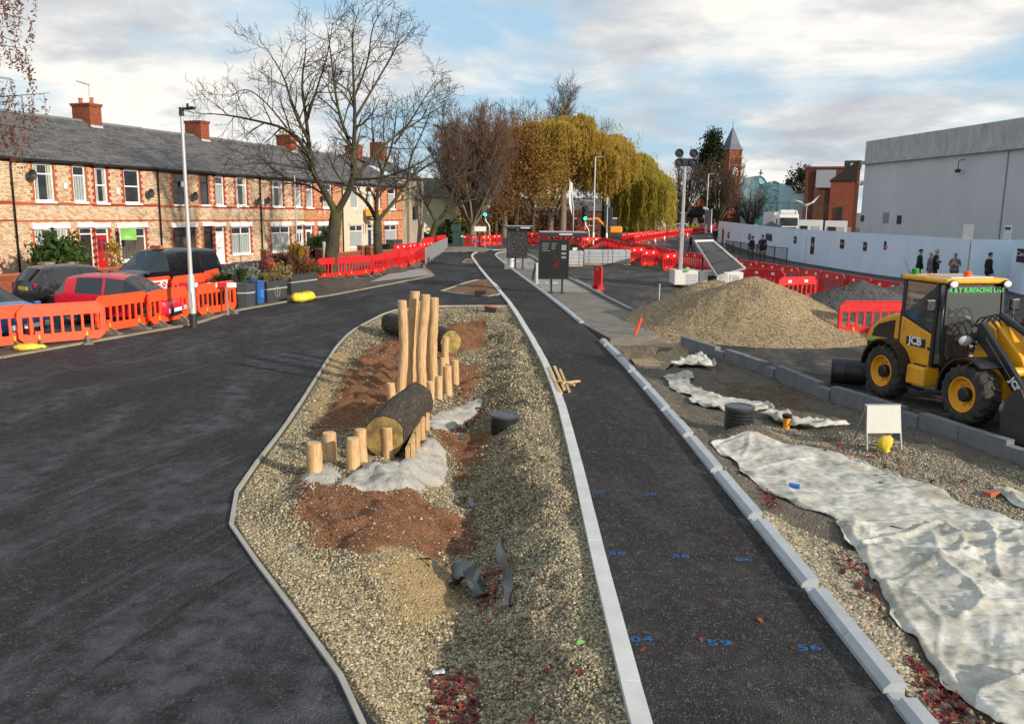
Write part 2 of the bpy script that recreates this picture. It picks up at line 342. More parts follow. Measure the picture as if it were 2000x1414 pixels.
leafm('leaf_willow',(.42,.285,.05),(.60,.44,.10),.55); leafm('leaf_willow_green',(.38,.31,.045),(.54,.46,.09),.55); leafm('leaf_rust',(.17,.075,.028),(.30,.15,.052)); leafm('leaf_ochre',(.36,.225,.055),(.52,.35,.10),.5); leafm('leaf_brown',(.09,.042,.022),(.19,.095,.05)); leafm('leaf_green',(.03,.06,.015),(.09,.15,.035)); leafm('leaf_conifer',(.012,.024,.010),(.035,.055,.02)); leafm('leaf_yellow',(.25,.14,.02),(.45,.30,.04)); leafm('leaf_grey',(.20,.22,.20),(.38,.41,.38)); leafm('leaf_straw',(.22,.17,.07),(.42,.33,.15)); leafm('leaf_topiary',(.015,.05,.008),(.06,.13,.015)); leafm('leaf_purple',(.08,.035,.03),(.2,.10,.07)); leafm('leaf_larch',(.15,.055,.03),(.29,.125,.07))
# plain materials
def paint(name,c,rough=.35,coat=.0,var=.12,metal=0): return pm(name,c,rough,var,3,0,metal=metal,coat=coat)
paint('black_plastic',(.012,.012,.013),.5); paint('black_ribbed',(.016,.016,.018),.42); paint('membrane',(.05,.055,.062),.38,0,.5); paint('white_paint',(.74,.74,.72),.5); paint('white_clean',(.80,.80,.78),.4)
paint('orange_barrier',(.92,.085,.022),.42,0,.16); paint('red_barrier',(.66,.012,.016),.42,0,.22); paint('peg_yellow',(.85,.42,.015),.5); pm('foot_rubber',(.16,.15,.12),.9,.5,6,.3,60,c2=(.05,.05,.045)); paint('reflective_white',(.82,.82,.82),.35); paint('sign_red',(.55,.012,.04),.45); paint('blue_paint',(.02,.16,.55),.7); t=NT('spray_paint'); t.set('Base Color',(.02,.105,.29)).set('Roughness',.85); tr=t.n('ShaderNodeBsdfTransparent'); ms=t.n('ShaderNodeMixShader'); t.l(t.ramp(t.noise(t.pos(),60,4,.8),[(.30,0.),(.50,.85)]),ms.inputs[0]); t.l(tr.outputs[0],ms.inputs[1]); t.l(t.b.outputs[0],ms.inputs[2]); t.l(ms.outputs[0],t.o.inputs[0])
paint('steel_galv',(.44,.45,.46),.42,0,.25,.55); paint('steel_grey',(.30,.31,.31),.5,0,.3,.3); paint('steel_dark',(.035,.037,.04),.45,0,.3,.2); paint('lamp_grey',(.50,.50,.49),.5,0,.2,.3)
t=NT('loader_yellow'); v=t.vec(); d=t.math('MULTIPLY',t.ramp(t.noise(v,3.5,8,.7),[(.46,0.),(.68,.75)]),t.ramp(t.noise(t.vec((9,9,1.5)),2,5,.7),[(.35,.2),(.65,1.)])); t.set('Base Color',t.mix(d,(.82,.375,.012),(.27,.17,.07))).set('Roughness',t.ramp(d,[(0.,.35),(.6,.8)])).set('Coat Weight',.15); paint('loader_rim',(.82,.36,.01),.45); pm('tyre',(.022,.0215,.021),.9,.9,7,.4,60,c2=(.085,.072,.055)); paint('loader_black',(.014,.014,.015),.42,.1); paint('chrome',(.75,.75,.75),.15,0,0,1); pm('bucket_steel',(.028,.028,.029),.7,.6,4,.3,40,c2=(.065,.055,.045))
t=NT('green_letter'); t.set('Base Color',(.02,.46,.08)).set('Roughness',.5)
paint('beacon_green',(.01,.25,.05),.25); paint('beacon_orange',(.85,.12,.01),.25); paint('lens_white',(.86,.86,.84),.15); paint('cab_interior',(.10,.095,.09),.8); paint('seat_fabric',(.05,.045,.045),.9)
def glass(name,c=(.9,.95,.95),alpha=.35,rough=.03,tint=(.05,.06,.065)):
    t=NT(name); t.set('Base Color',tint).set('Roughness',rough).set('Specular IOR Level',.9)
    tr=t.n('ShaderNodeBsdfTransparent'); tr.inputs[0].default_value=(*c,1); ms=t.n('ShaderNodeMixShader'); ms.inputs[0].default_value=alpha; t.l(tr.outputs[0],ms.inputs[1]); t.l(t.b.outputs[0],ms.inputs[2]); t.l(ms.outputs[0],t.o.inputs[0])
glass('glass_cab',(.80,.86,.86),.58,.03,(.09,.10,.105)); M['glass_cab'].node_tree.nodes['Principled BSDF'].inputs['IOR'].default_value=1.9; glass('glass_car',(.5,.56,.58),.66,.015,(.012,.016,.02)); M['glass_car'].node_tree.nodes['Principled BSDF'].inputs['IOR'].default_value=1.7; 
t=NT('window_glass'); n=t.noise(t.vec(),1.3,3); t.set('Base Color',t.ramp(n,[(.35,(.018,.021,.025)),(.7,(.05,.055,.06))])).set('Roughness',.06).set('Specular IOR Level',.8)
pm('curtain',(.40,.42,.36),.9,.5,9,0,c2=(.2,.21,.19)); pm('net_curtain',(.36,.40,.39),.9,.6,14,0,c2=(.18,.2,.2)); pm('blind_dark',(.10,.085,.07),.9,.5,20,0)
# brick, slate
def brickm(name,c1,c2,mortar,bias=0.,stain=.35,sx=1.,dark=(.10,.05,.03)):
    t=NT(name); v=t.vec(); b=t.n('ShaderNodeTexBrick'); t.l(v,b.inputs['Vector'])
    b.inputs['Scale'].default_value=1; b.inputs['Brick Width'].default_value=.235*sx; b.inputs['Row Height'].default_value=.083*sx; b.inputs['Mortar Size'].default_value=.009*sx; b.inputs['Mortar Smooth'].default_value=.3; b.inputs['Bias'].default_value=bias
    b.inputs['Color1'].default_value=(*c1,1); b.inputs['Color2'].default_value=(*c2,1); b.inputs['Mortar'].default_value=(*mortar,1)
    big=t.noise(v,.9,6,.6); c=t.mix(t.ramp(big,[(.42,0.),(.7,stain)]),b.outputs[0],c2)
    cell=t.noise(t.vec((4.3/sx,1,12/sx)),1,2); c=t.mix(t.ramp(cell,[(.56,0.),(.66,.7)]),c,dark)
    t.set('Base Color',c).set('Roughness',.9).set('Specular IOR Level',.25); t.bump(b.outputs[1],-.5,.012)
    return t
# brick patterns run in object X/Z; the facade meshes are laid out so that local x is along the wall: rotate Z into Y
def fixbrick(name):
    t=M[name].node_tree
    for n in t.nodes:
        if n.type=='MAPPING' and any(l.to_node.type=='TEX_BRICK' for l in n.outputs[0].links):
            sx=t.nodes.new('ShaderNodeSeparateXYZ'); cx=t.nodes.new('ShaderNodeCombineXYZ'); ad=t.nodes.new('ShaderNodeMath'); ad.operation='ADD'
            t.links.new(n.outputs[0],sx.inputs[0]); t.links.new(sx.outputs[0],ad.inputs[0]); t.links.new(sx.outputs[1],ad.inputs[1]); t.links.new(ad.outputs[0],cx.inputs[0]); t.links.new(sx.outputs[2],cx.inputs[1])
            for l in list(n.outputs[0].links):
                if l.to_node.type=='TEX_BRICK': t.links.new(cx.outputs[0],l.to_socket)
brickm('brick_buff',(.70,.55,.37),(.42,.205,.11),(.20,.145,.105),-.25,.18,1.,(.25,.105,.06)); fixbrick('brick_buff')
brickm('brick_orange',(.60,.34,.17),(.40,.12,.05),(.24,.15,.10),-.1,.35,1.,(.20,.065,.03)); fixbrick('brick_orange')
brickm('brick_red',(.31,.072,.034),(.20,.045,.024),(.20,.10,.07),0,.3); fixbrick('brick_red')
brickm('brick_dressing',(.36,.045,.025),(.30,.04,.022),(.28,.06,.04),0,.2); fixbrick('brick_dressing')
brickm('brick_dressing_orange',(.45,.125,.05),(.35,.085,.035),(.33,.12,.06),0,.2); fixbrick('brick_dressing_orange')
brickm('brick_cream',(.62,.55,.42),(.56,.48,.35),(.48,.42,.33),0,.3,1.,(.45,.37,.26)); fixbrick('brick_cream')
brickm('brick_far',(.17,.058,.036),(.115,.04,.025),(.10,.06,.045),0,.3,1.6); fixbrick('brick_far')
t=NT('slate'); v=t.vec(); b=t.n('ShaderNodeTexBrick'); t.l(v,b.inputs['Vector']); b.inputs['Scale'].default_value=1; b.inputs['Brick Width'].default_value=.27; b.inputs['Row Height'].default_value=.2; b.inputs['Mortar Size'].default_value=.02; b.inputs['Bias'].default_value=0
b.inputs['Color1'].default_value=(.13,.125,.13,1); b.inputs['Color2'].default_value=(.045,.044,.048,1); b.inputs['Mortar'].default_value=(.012,.012,.013,1)
n=t.noise(t.vec((.5,2.2,1)),1.2,7,.65); c=t.mix(t.ramp(n,[(.42,0.),(.7,.75)]),b.outputs[0],(.155,.14,.125)); c=t.mix(t.ramp(t.noise(v,2.6,5),[(.6,0.),(.75,.7)]),c,(.16,.155,.12))
t.set('Base Color',c).set('Roughness',.75); gr=t.math('FRACT',t.math('DIVIDE',t.n('ShaderNodeSeparateXYZ').outputs[1],.2)); sp=[q for q in t.t.nodes if q.type=='SEPXYZ'][-1]; t.l(v,sp.inputs[0]); t.bump(t.math('ADD',t.math('MULTIPLY',gr,-.8),b.outputs[1]),-.55,.03)
pm('render_white',(.70,.70,.66),.8,.25,1.5,.1,30,c2=(.5,.5,.45)); pm('stone_lintel',(.80,.79,.74),.7,.15,3,.1,30); pm('render_tan',(.34,.29,.21),.9,.6,.7,.3,20,c2=(.17,.15,.12)); pm('render_cream',(.74,.68,.46),.85,.3,.6,.1,20,c2=(.55,.5,.33))
paint('upvc',(.82,.82,.81),.35,0,.06); paint('frame_brown',(.035,.018,.013),.45); paint('gutter_black',(.012,.012,.013),.4); paint('door_red',(.42,.008,.018),.35); paint('door_brown',(.045,.012,.012),.4); paint('door_black',(.012,.013,.014),.4); paint('door_white',(.78,.78,.77),.4); paint('door_blue',(.28,.34,.42),.4); paint('terracotta',(.38,.10,.05),.8); paint('pot_cream',(.58,.48,.3),.8)
paint('sign_green',(.25,.58,.12),.5); paint('sign_orange',(.85,.30,.02),.5); paint('sign_black',(.02,.02,.025),.5); paint('vent_grey',(.45,.44,.41),.7)
# big building and hoarding
t=NT('cladding'); v=t.pos((.5,.5,.3)); n=t.noise(v,.8,7,.62); c=t.ramp(n,[(.3,(.50,.505,.525)),(.65,(.585,.59,.605))]); t.set('Base Color',c).set('Roughness',.75)
t=NT('parapet'); v=t.pos((1.3,1.3,.35)); n=t.noise(v,1.7,8,.72); c=t.ramp(n,[(.25,(.27,.275,.28)),(.6,(.47,.475,.48))]); t.set('Base Color',c).set('Roughness',.85)
t=NT('hoarding_paint'); v=t.pos((.7,.7,.35)); n=t.noise(v,1.1,7,.62); c=t.ramp(n,[(.28,(.58,.73,.88)),(.55,(.68,.82,.95))]); t.set('Base Color',c).set('Roughness',.55)
paint('poster_navy',(.015,.018,.05),.5); paint('poster_orange',(.7,.2,.04),.5); paint('burgundy',(.13,.02,.035),.5); t=NT('teal_glass'); v=t.pos(); c=t.ramp(t.noise(v,.35,4),[(.35,(.22,.46,.47)),(.65,(.46,.70,.70))]); t.set('Base Color',c).set('Roughness',.12); paint('aqua_panel',(.46,.70,.72),.45,0,.1); paint('spire_slate',(.075,.09,.12),.6,0,.25); paint('timber_black',(.02,.018,.016),.8)
# cars
for nm,c in (('car_red',(.50,.008,.03)),('car_black',(.008,.009,.011)),('car_navy',(.006,.007,.010)),('car_blue',(.03,.10,.28)),('car_white',(.72,.72,.72))): paint(nm,c,.25,.35,.03)
paint('plate_yellow',(.80,.55,.03),.5); paint('plate_white',(.8,.8,.78),.5); paint('lamp_red',(.35,.01,.01),.25); paint('lamp_clear',(.40,.42,.43),.1); paint('rim_alloy',(.35,.36,.37),.35,0,.1,.7)
# people
for nm,c in (('skin',(.42,.24,.16)),('hair_grey',(.35,.34,.33)),('hair_dark',(.03,.022,.018)),('coat_navy',(.012,.014,.022)),('coat_black',(.012,.012,.013)),('coat_grey',(.13,.14,.15)),('trouser_grey',(.085,.082,.075)),('trouser_dark',(.025,.025,.03)),('bag_khaki',(.15,.13,.08)),('hivis_yellow',(.75,.72,.04)),('hivis_white',(.6,.6,.55))): pm(nm,c,.85,.3,9,0)
t=NT('sandbag_yellow'); v=t.vec(); t.set('Base Color',t.ramp(t.noise(v,5,5),[(.35,(.60,.42,.015)),(.65,(.86,.68,.06))])).set('Roughness',.55); t.bump(t.noise(v,9,5,.6),.7,.04)
pm('concrete_fresh',(.43,.41,.37),.95,.8,5,1.,34,c2=(.25,.235,.205),bd=.03); paint('sign_plate',(.50,.50,.46),.5)
pm('gravel_dark_m',(.09,.088,.085),.9,.6,9,1,26,world=True,bd=.05)
# ---------------------------------------------------------------- ground, roads
def sheet(name,pts,mat,z=None,kind='structure',thick=0):
    b=MB(); pts=[Vector((q[0],q[1],q[2] if z is None and len(q)>2 else (z or 0))) for q in pts]
    if thick: b.prism([q-Vector((0,0,thick)) for q in pts],(0,0,thick))
    else: b.poly(pts)
    o=b.build(name,mat); o['kind']=kind
    return o
xs=[-3000,-900,-300,-120,-60,-30,-9,-5.2,-4.2,8.5,9.6,30,60,120,300,900,3000]; ys=[-300,-60,-8,-2,28.6,30.5,60,120,220,500,1200,4500]
gv=[(x,y,-.9 if (-5.5<x<9 and -4<y<29) else (-.03 if y<400 else -.03)) for y in ys for x in xs]
gf=[(j*len(xs)+i,j*len(xs)+i+1,(j+1)*len(xs)+i+1,(j+1)*len(xs)+i) for j in range(len(ys)-1) for i in range(len(xs)-1)]
b=MB(); b.add(gv,gf); o=b.build('ground','ground'); o['kind']='structure'
ISL_L=[G(*q) for q in ((735,1414),(640,1290),(560,1175),(490,1085),(455,1035),(446,1012),(447,995),(460,962),(500,905),(560,830),(620,735),(665,665),(700,638),(760,608),(800,601),(900,597),(997,598))]
ISL_L=[Vector((-.55,3.9,0)),Vector((-.35,2.5,0))][::-1]+smoothpl(ISL_L,1)
PATH_L=[Vector((.98,2.2,0)),Vector((.96,3.9,0))]+smoothpl([G(*q) for q in ((1250,1414),(1170,1100),(1125,900),(1090,770),(1055,690),(1000,598),(970,563),(945,535),(925,508),(921,500),(928,494),(950,490),(990,488))],1)
PATH_R=[Vector((2.95,2.2,0)),Vector((2.93,3.9,0))]+smoothpl([G(*q) for q in ((1790,1414),(1550,1110),(1440,975),(1310,815),(1200,690),(1120,618),(1055,567),(1000,527),(975,507),(966,499),(972,494),(1000,491))],1)
KI=[q for q in PATH_L if q.y<=G(1000,598).y+.01]
ISLAND=ISL_L+KI[::-1]                        # closed outline of the big gravel island
KD=[G(*q) for q in ((2120,930),(2000,886),(1880,849),(1761,809),(1622,768),(1500,720),(1335,668))]
KD=[Vector((9.0,8.0,0)),Vector((8.75,10.2,0))]+KD
EDGE_L=[Vector((-14.5,15.6,0)),G(0,700),G(378,634),G(460,608),G(560,590),G(650,577),G(760,556),G(847,539)]
PIT=[G(1190,664),G(1335,662)]
# left road (fresh surfacing)
lr=[q.copy() for q in EDGE_L]+[G(822,519),G(850,500),G(880,489),G(905,484),G(960,487)]+[q for q in PATH_L if q.y>G(1000,598).y][::-1]+ISL_L[::-1]
lr=lr+[Vector((-.3,.5,0)),Vector((-16,.5,0)),Vector((-20,14,0))]
sheet('road',lr,'asphalt_new',0)
cp=PATH_L+PATH_R[::-1]; sheet('cycle_path',cp,'asphalt_path',.012)
# works road beyond the dark kerb, out to the hoarding pavement
KU=[G(1335,660),G(1215,600),G(1110,545),G(1040,505),G(1005,490)]
wr=KD+KU[1:]+[Vector((-8,73,0)),Vector((-8,200,0)),Vector((90,200,0)),Vector((90,60,0)),Vector((40,12,0)),Vector((14,5,0))]
sheet('works_road',wr,'asphalt_muddy',-.006)
# live carriageway with lighter worn surface
lv=[G(1740,612),G(1560,571),G(1450,541),G(1335,520),G(1235,497),G(1190,478),G(1060,468),G(900,466),G(900,455),G(1180,449),G(1330,447),G(1405,447),G(1412,470),G(1420,494),G(1500,512),G(1600,531),G(1700,547),G(1880,571),G(2100,607),G(2200,680)]
sheet('carriageway',lv,'asphalt_old',-.001)
pv=[G(1405,450),G(1418,490),G(1500,511),G(1600,530),G(1700,546),G(1880,570),G(2100,606)]; pv2=[Vector((q.x+2.6,q.y+.9,0)) for q in pv]
sheet('pavement',[Vector((q.x,q.y,.10)) for q in pv+pv2[::-1]],'asphalt_dark',.10,thick=.13)
# bus platform between cycle path and works road
PR2=[q for q in PATH_R if q.y>24.3]
pl=[G(1192,662)]+PR2+[G(1040,497),G(1110,545),G(1215,600),G(1335,655)]
sheet('bus_platform',pl,'platform',.02,thick=.5)
sheet('slab',[G(1062,572),G(1180,573),G(1128,547),G(1045,547)],'slab',.03)
sheet('slab',[G(985,527),G(1050,527),G(1040,505),G(985,505)],'slab',.03)
# verge along the left edging, old street surface where the cars stand
ed2=[Vector((q.x-2.3,q.y+.8,0)) for q in EDGE_L]
sheet('verge',[Vector((q.x,q.y,.012)) for q in EDGE_L]+[Vector((q.x,q.y,.012)) for q in ed2[::-1]],'verge',.012)
sheet('side_street',[Vector((-40,10,0)),ed2[0],ed2[1],ed2[2],ed2[3],ed2[4],Vector((-9,44,0)),Vector((-14,58,0)),Vector((-30,45,0)),Vector((-45,25,0))],'asphalt_dark',.002)
sheet('stone_bed',[G(720,553),G(845,538),G(828,524),G(760,536)],'footway_grey',.03)
sheet('grass_verge',[G(830,470),G(1060,458),G(1060,448),G(830,452)],'grass',.02)
sheet('far_dirt',[G(1150,456),G(1420,449),G(1420,438),G(1150,443)],'verge',.01)
# island surface
VAL=[Vector((-.15,3.,0)),G(900,1414),G(885,1250),G(895,1100),G(925,960),G(900,850),G(915,770),G(930,700),G(945,640)]
def isl_h(x,y):
    d,s_=dline(x,y,VAL); de,_=dline(x,y,ISLAND,True)
    s_=-s_
    vall=-.40*np.exp(-(d/.62)**2); ridge=np.where(s_>0,.07*np.exp(-((d-.95)/.33)**2),0.)
    e=np.clip(de/.5,0,1); e=e*e*(3-2*e)
    vall=vall*np.clip(1.25-(y-10.5)*.12,.45,1.); n=fbm(x*1.3,y*1.3,3,3)*.20+fbm(x*2.6,y*2.6,3,5)*.14+fbm(x*7,y*7,3,8)*.04
    return (-.012)+e*(vall+ridge-.05+n)
SOIL=[[G(*q) for q in p_] for p_ in (((565,985),(620,950),(720,945),(840,945),(910,955),(915,1000),(860,1035),(760,1050),(690,1078),(600,1045)),((700,690),(800,640),(950,625),(950,660),(900,680),(840,720),(800,760),(740,800),(680,840),(615,850),(640,800)),((870,690),(950,700),(930,740),(900,760)),((850,820),(960,800),(950,850),(900,880)))]
FINE=[[G(*q) for q in p_] for p_ in (((700,1075),(780,1045),(850,1030),(935,1055),(930,1105),(860,1150),(780,1150),(720,1110)),((590,850),(640,700),(700,650),(640,790)))]
CONC=[[G(*q) for q in p_] for p_ in (((585,925),(650,895),(760,890),(840,905),(830,945),(740,952),(600,950)),((785,900),(800,860),(860,810),(880,790),(940,750),(945,780),(890,800),(870,900),(830,915)))]
def mask(polys,x,y,soft=.18,seed=0):
    r=np.zeros(x.shape)
    for p_ in polys:
        d,_=dline(x,y,p_,True); i=inpoly(x,y,p_); r=np.maximum(r,np.clip(.5+np.where(i,d,-d)/(2*soft)+fbm(x*3,y*3,4,seed)*.9,0,1))
    return r
def nearest(x,y,pl):
    bx=np.zeros(x.shape); by=np.zeros(x.shape); best=np.full(x.shape,1e9); n=len(pl)
    for i in range(n):
        a=pl[i]; b=pl[(i+1)%n]; dx,dy=b[0]-a[0],b[1]-a[1]; t=np.clip(((x-a[0])*dx+(y-a[1])*dy)/(dx*dx+dy*dy+1e-12),0,1); px=a[0]+t*dx; py=a[1]+t*dy; d=np.hypot(x-px,y-py); m=d<best; best=np.where(m,d,best); bx=np.where(m,px,bx); by=np.where(m,py,by)
    return bx,by
def terrain_grid(name,poly,h,maskf,mat,res,grow=0.,zone=None,snap=False):
    P=np.array([(q[0],q[1]) for q in poly]); x0,y0=P.min(0); x1,y1=P.max(0)
    X,Y=np.meshgrid(np.arange(x0-res,x1+res,res),np.arange(y0-res,y1+res,res)); nx=X.shape[1]; ny=X.shape[0]
    Z=h(X,Y); c=maskf(X,Y); cx=(X[:-1,:-1]+X[1:,1:])/2; cy=(Y[:-1,:-1]+Y[1:,1:])/2
    ins=inpoly(cx,cy,poly)
    if grow: d,_=dline(cx,cy,poly,True); ins|=d<grow
    if snap:
        SX=X.copy(); SY=Y.copy(); o_=~inpoly(X,Y,poly); qx,qy=nearest(X[o_],Y[o_],poly); dd=np.hypot(qx-X[o_],qy-Y[o_])<res*1.6; SX[o_]=np.where(dd,qx,X[o_]); SY[o_]=np.where(dd,qy,Y[o_]); X,Y=SX,SY; Z=h(X,Y)
        cin=inpoly(X,Y,poly)|o_; ins|=inpoly(cx,cy,poly)|(dline(cx,cy,poly,True)[0]<res*.45)
    idx=np.arange(nx*ny).reshape(ny,nx); f=np.stack([idx[:-1,:-1],idx[:-1,1:],idx[1:,1:],idx[1:,:-1]],-1)[ins]
    used=np.unique(f); re=np.full(nx*ny,-1); re[used]=np.arange(len(used)); v=np.stack([X.ravel(),Y.ravel(),Z.ravel()],-1)[used]; cc=np.stack([q.ravel() for q in c],-1)[used]
    o=mesh_np(name,v,re[f],mat,cc,True); return o
o=terrain_grid('gravel_island',ISLAND,lambda x,y:isl_h(x,y)+mask(SOIL,x,y,.2,2)*(fbm(x*3.2,y*3.2,4,21)*.26+.04),lambda x,y:(mask(SOIL,x,y,.2,2),mask(FINE,x,y,.3,4),np.zeros(x.shape)),'island_ground',.05,.03); o['kind']='structure'
# dirt strip right of the cycle path
DIRT=[q.copy() for q in PATH_R if q.y<24.4]+[G(1335,662)]+KD[::-1][1:]+[Vector((9.2,2.2,0))]
PITP=[G(1195,672),G(1325,672),G(1350,690),G(1290,705),G(1215,700)]
MOUND=G(1465,838)
def dirt_h(x,y):
    de,_=dline(x,y,PATH_R); e=np.clip((de-.05)/.5,0,1)
    pit=mask([PITP],x,y,.25,31); dk,_=dline(x,y,KD); tr=np.exp(-((dk-.65)/.22)**2)
    m=np.exp(-(((x-MOUND.x)/.45)**2+((y-MOUND.y)/.33)**2))
    return -.05-.10*e+fbm(x*1.1,y*1.1,3,11)*.16*e+fbm(x*6,y*6,3,12)*.05-.42*pit-.05*tr+.24*m
GRV=[[G(*q) for q in p_] for p_ in (((1480,985),(1545,1000),(1690,1060),(1690,1120),(1810,1260),(1960,1414),(1830,1414),(1700,1240),(1560,1080)),((1640,830),(2000,900),(2100,1000),(1900,990),(1740,920),(1640,870)),((1440,800),(1560,820),(1640,860),(1500,840)))]
o=terrain_grid('works_dirt',DIRT,dirt_h,lambda x,y:(mask([[G(1380,725),G(1560,745),G(1620,800),G(1480,790)]],x,y,.4,5)*.8,mask([[G(1500,720),G(1700,770),G(1860,830),G(1840,850),G(1680,790),G(1490,735)]],x,y,.25,6),1-mask(GRV,x,y,.22,7)),'dirt_ground',.05,.04); o['kind']='structure'
# small gravel islands
def small_island(px,hh=.10):
    p_=smoothpl([G(*q) for q in px]+[G(*px[0])],1); 
    o=terrain_grid('gravel_island',p_,lambda x,y:np.clip(dline(x,y,p_,True)[0],0,.5)*2*hh*(.6+fbm(x*2,y*2,3,5))+.015,lambda x,y:(mask([p_],x,y,1.2,3)*.75,mask([p_],x,y,.9,9)*.5,np.zeros(x.shape)),'island_ground',.09,.03); o['kind']='structure'; return p_
SI1=small_island(((862,570),(925,548),(960,547),(986,579),(940,580)))
SI2=small_island(((903,514),(912,506),(925,506),(934,515)))
# ---------------------------------------------------------------- kerbs and edgings, stone by stone
def kerb(name,pl,length,w,h,mat,z0=-.1,gap=.008,pattern=None,part='kerb_stone',chamfer=.0,tilt=0.):
    root=S(name); pts=resample(pl,.06); L_=.06; tot=len(pts)-1; s_=0.; k=0
    def at(d):
        i=min(int(d/L_),tot-1); return pts[i]+(pts[i+1]-pts[i])*min(1,max(0,d/L_-i))
    D=tot*L_
    while s_<D-.1:
        l=pattern[k%len(pattern)] if pattern else (length,h,0)
        ln,hh,off=l; e=min(D,s_+ln-gap); a=at(s_); c=at(e); d=(c-a); d.z=0
        if d.length>.05:
            d.normalize(); n=Vector((-d.y,d.x,0)); b=MB(); a=a+n*off; c=c+n*off; rr=random.uniform(-.006,.006)
            z1=hh+rr; ch=chamfer
            prof=[(-w/2,z0),(w/2,z0),(w/2,z1),(-w/2+ch,z1),(-w/2,z1-ch)] if ch else [(-w/2,z0),(w/2,z0),(w/2,z1),(-w/2,z1)]
            b.prism([a+n*(-q[0])+Vector((0,0,q[1])) for q in prof],c-a); b.build(part,mat,root)
        s_+=ln; k+=1
    return root
kerb('path_kerb',[q+Vector((0,0,0)) for q in PATH_L],.915,.15,.055,'kerb_light')
near=[q for q in PATH_R if q.y<24.5]; farr=[q for q in PATH_R if q.y>=24.2]
kerb('path_kerb',near,.8,.16,.1,'kerb_grey',pattern=[(.80,.105,0),(.82,.10,0),(.17,.03,.02)],chamfer=.05)
kerb('path_kerb',farr,.915,.15,.07,'kerb_grey',chamfer=.04)
kerb('road_kerb',KD[::-1],.9,.16,.13,'kerb_dark',pattern=[(.9,.16,0),(.9,.15,.0),(.45,.08,-.04)],z0=-.25)
kerb('road_kerb',[G(1240,612),G(1215,600),G(1110,545),G(1040,505),G(1005,490)],.915,.16,.11,'kerb_dark')
kerb('island_edging',ISL_L,1.2,.045,.03,'edging',part='edging_strip',gap=.003)
kerb('island_edging',SI1,1.0,.10,.05,'edging',part='edging_strip'); kerb('island_edging',SI2,.8,.10,.04,'edging_dirty',part='edging_strip')
kerb('verge_edging',EDGE_L+[G(826,520)],.9,.13,.045,'edging_dirty',part='edging_stone')
kerb('pavement_kerb',[Vector((q.x,q.y,0)) for q in pv],1.2,.13,.115,'kerb_dark')
# ---------------------------------------------------------------- loose stones (too many to count: stuff)
_ico=[(-1,1.618,0),(1,1.618,0),(-1,-1.618,0),(1,-1.618,0),(0,-1,1.618),(0,1,1.618),(0,-1,-1.618),(0,1,-1.618),(1.618,0,-1),(1.618,0,1),(-1.618,0,-1),(-1.618,0,1)]
ICO=np.array(_ico)/1.9; ICF=np.array([(0,11,5),(0,5,1),(0,1,7),(0,7,10),(0,10,11),(1,5,9),(5,11,4),(11,10,2),(10,7,6),(7,1,8),(3,9,4),(3,4,2),(3,2,6),(3,6,8),(3,8,9),(4,9,5),(2,4,11),(6,2,10),(8,6,7),(9,8,1)])
OCT=np.array([(1,0,0),(-1,0,0),(0,1,0),(0,-1,0),(0,0,1),(0,0,-1)],float); OCF=np.array([(0,2,4),(2,1,4),(1,3,4),(3,0,4),(2,0,5),(1,2,5),(3,1,5),(0,3,5)])
def stones(name,x,y,z,size,pal,low=False,sink=.25,flat=.7,label=None,parent=None):
    n=len(x); B,Fc=(OCT,OCF) if low else (ICO,ICF); nv=len(B)
    s_=size*(RNG.random((n,1,1))*.9+.45); an=RNG.random((n,1,3))*np.array([.55,.5,.35])+np.array([.75,.6,.45*flat/.7])
    v=B[None]*(1+RNG.normal(0,.13,(n,nv,3)))*an*s_
    a=RNG.random(n)*6.283; ca,sa=np.cos(a)[:,None],np.sin(a)[:,None]; tl=RNG.normal(0,.45,n); ct,st=np.cos(tl)[:,None],np.sin(tl)[:,None]
    X,Y,Z=v[...,0],v[...,1],v[...,2]; Y,Z=Y*ct-Z*st,Y*st+Z*ct; X,Y=X*ca-Y*sa,X*sa+Y*ca
    v=np.stack([X+x[:,None],Y+y[:,None],Z+z[:,None]+s_[:,:,0]*(.35-sink)],-1).reshape(-1,3)
    f=(Fc[None]+(np.arange(n)*nv)[:,None,None]).reshape(-1,3)
    pal=np.array(pal); c=pal[RNG.integers(0,len(pal),n)]*(RNG.random((n,1))*.6+.65); c=np.repeat(c,nv,0)
    o=mesh_np(name,v,f,'stone',c,False,parent); tag(o,label,'gravel',kind='stuff'); return o
def scatter(poly,n,ymax=99,ymin=0,dens=None):
    P=np.array([(q[0],q[1]) for q in poly]); x0,y0=P.min(0); x1,y1=P.max(0); xs_=[];ys_=[];c=0
    while c<n:
        x=RNG.random(n*2)*(x1-x0)+x0; y=RNG.random(n*2)*(min(y1,ymax)-max(y0,ymin))+max(y0,ymin); k=inpoly(x,y,poly)
        if dens is not None: k&=RNG.random(len(x))<dens(x,y)
        xs_.append(x[k]); ys_.append(y[k]); c+=k.sum()
        if k.sum()==0: break
    return np.concatenate(xs_)[:n],np.concatenate(ys_)[:n]
YEL=[(.31,.255,.15),(.39,.33,.215),(.20,.168,.11),(.48,.43,.315),(.13,.112,.08),(.34,.265,.135),(.27,.24,.18),(.17,.14,.092)]
def isl_full(x,y): return isl_h(x,y)+mask(SOIL,x,y,.2,2)*(fbm(x*3.2,y*3.2,4,21)*.26+.04)
def GI(px,py):
    q=G(px,py)
    for _ in range(4): q=G(px,py,float(isl_full(np.array([q.x]),np.array([q.y]))[0]))
    return q
notsoil=lambda x,y:np.clip(1-1.1*mask(SOIL,x,y,.2,2)-.93*mask(FINE,x,y,.3,4),.03,1)
edge_ok=lambda x,y:(dline(x,y,ISLAND,True)[0]>.07)
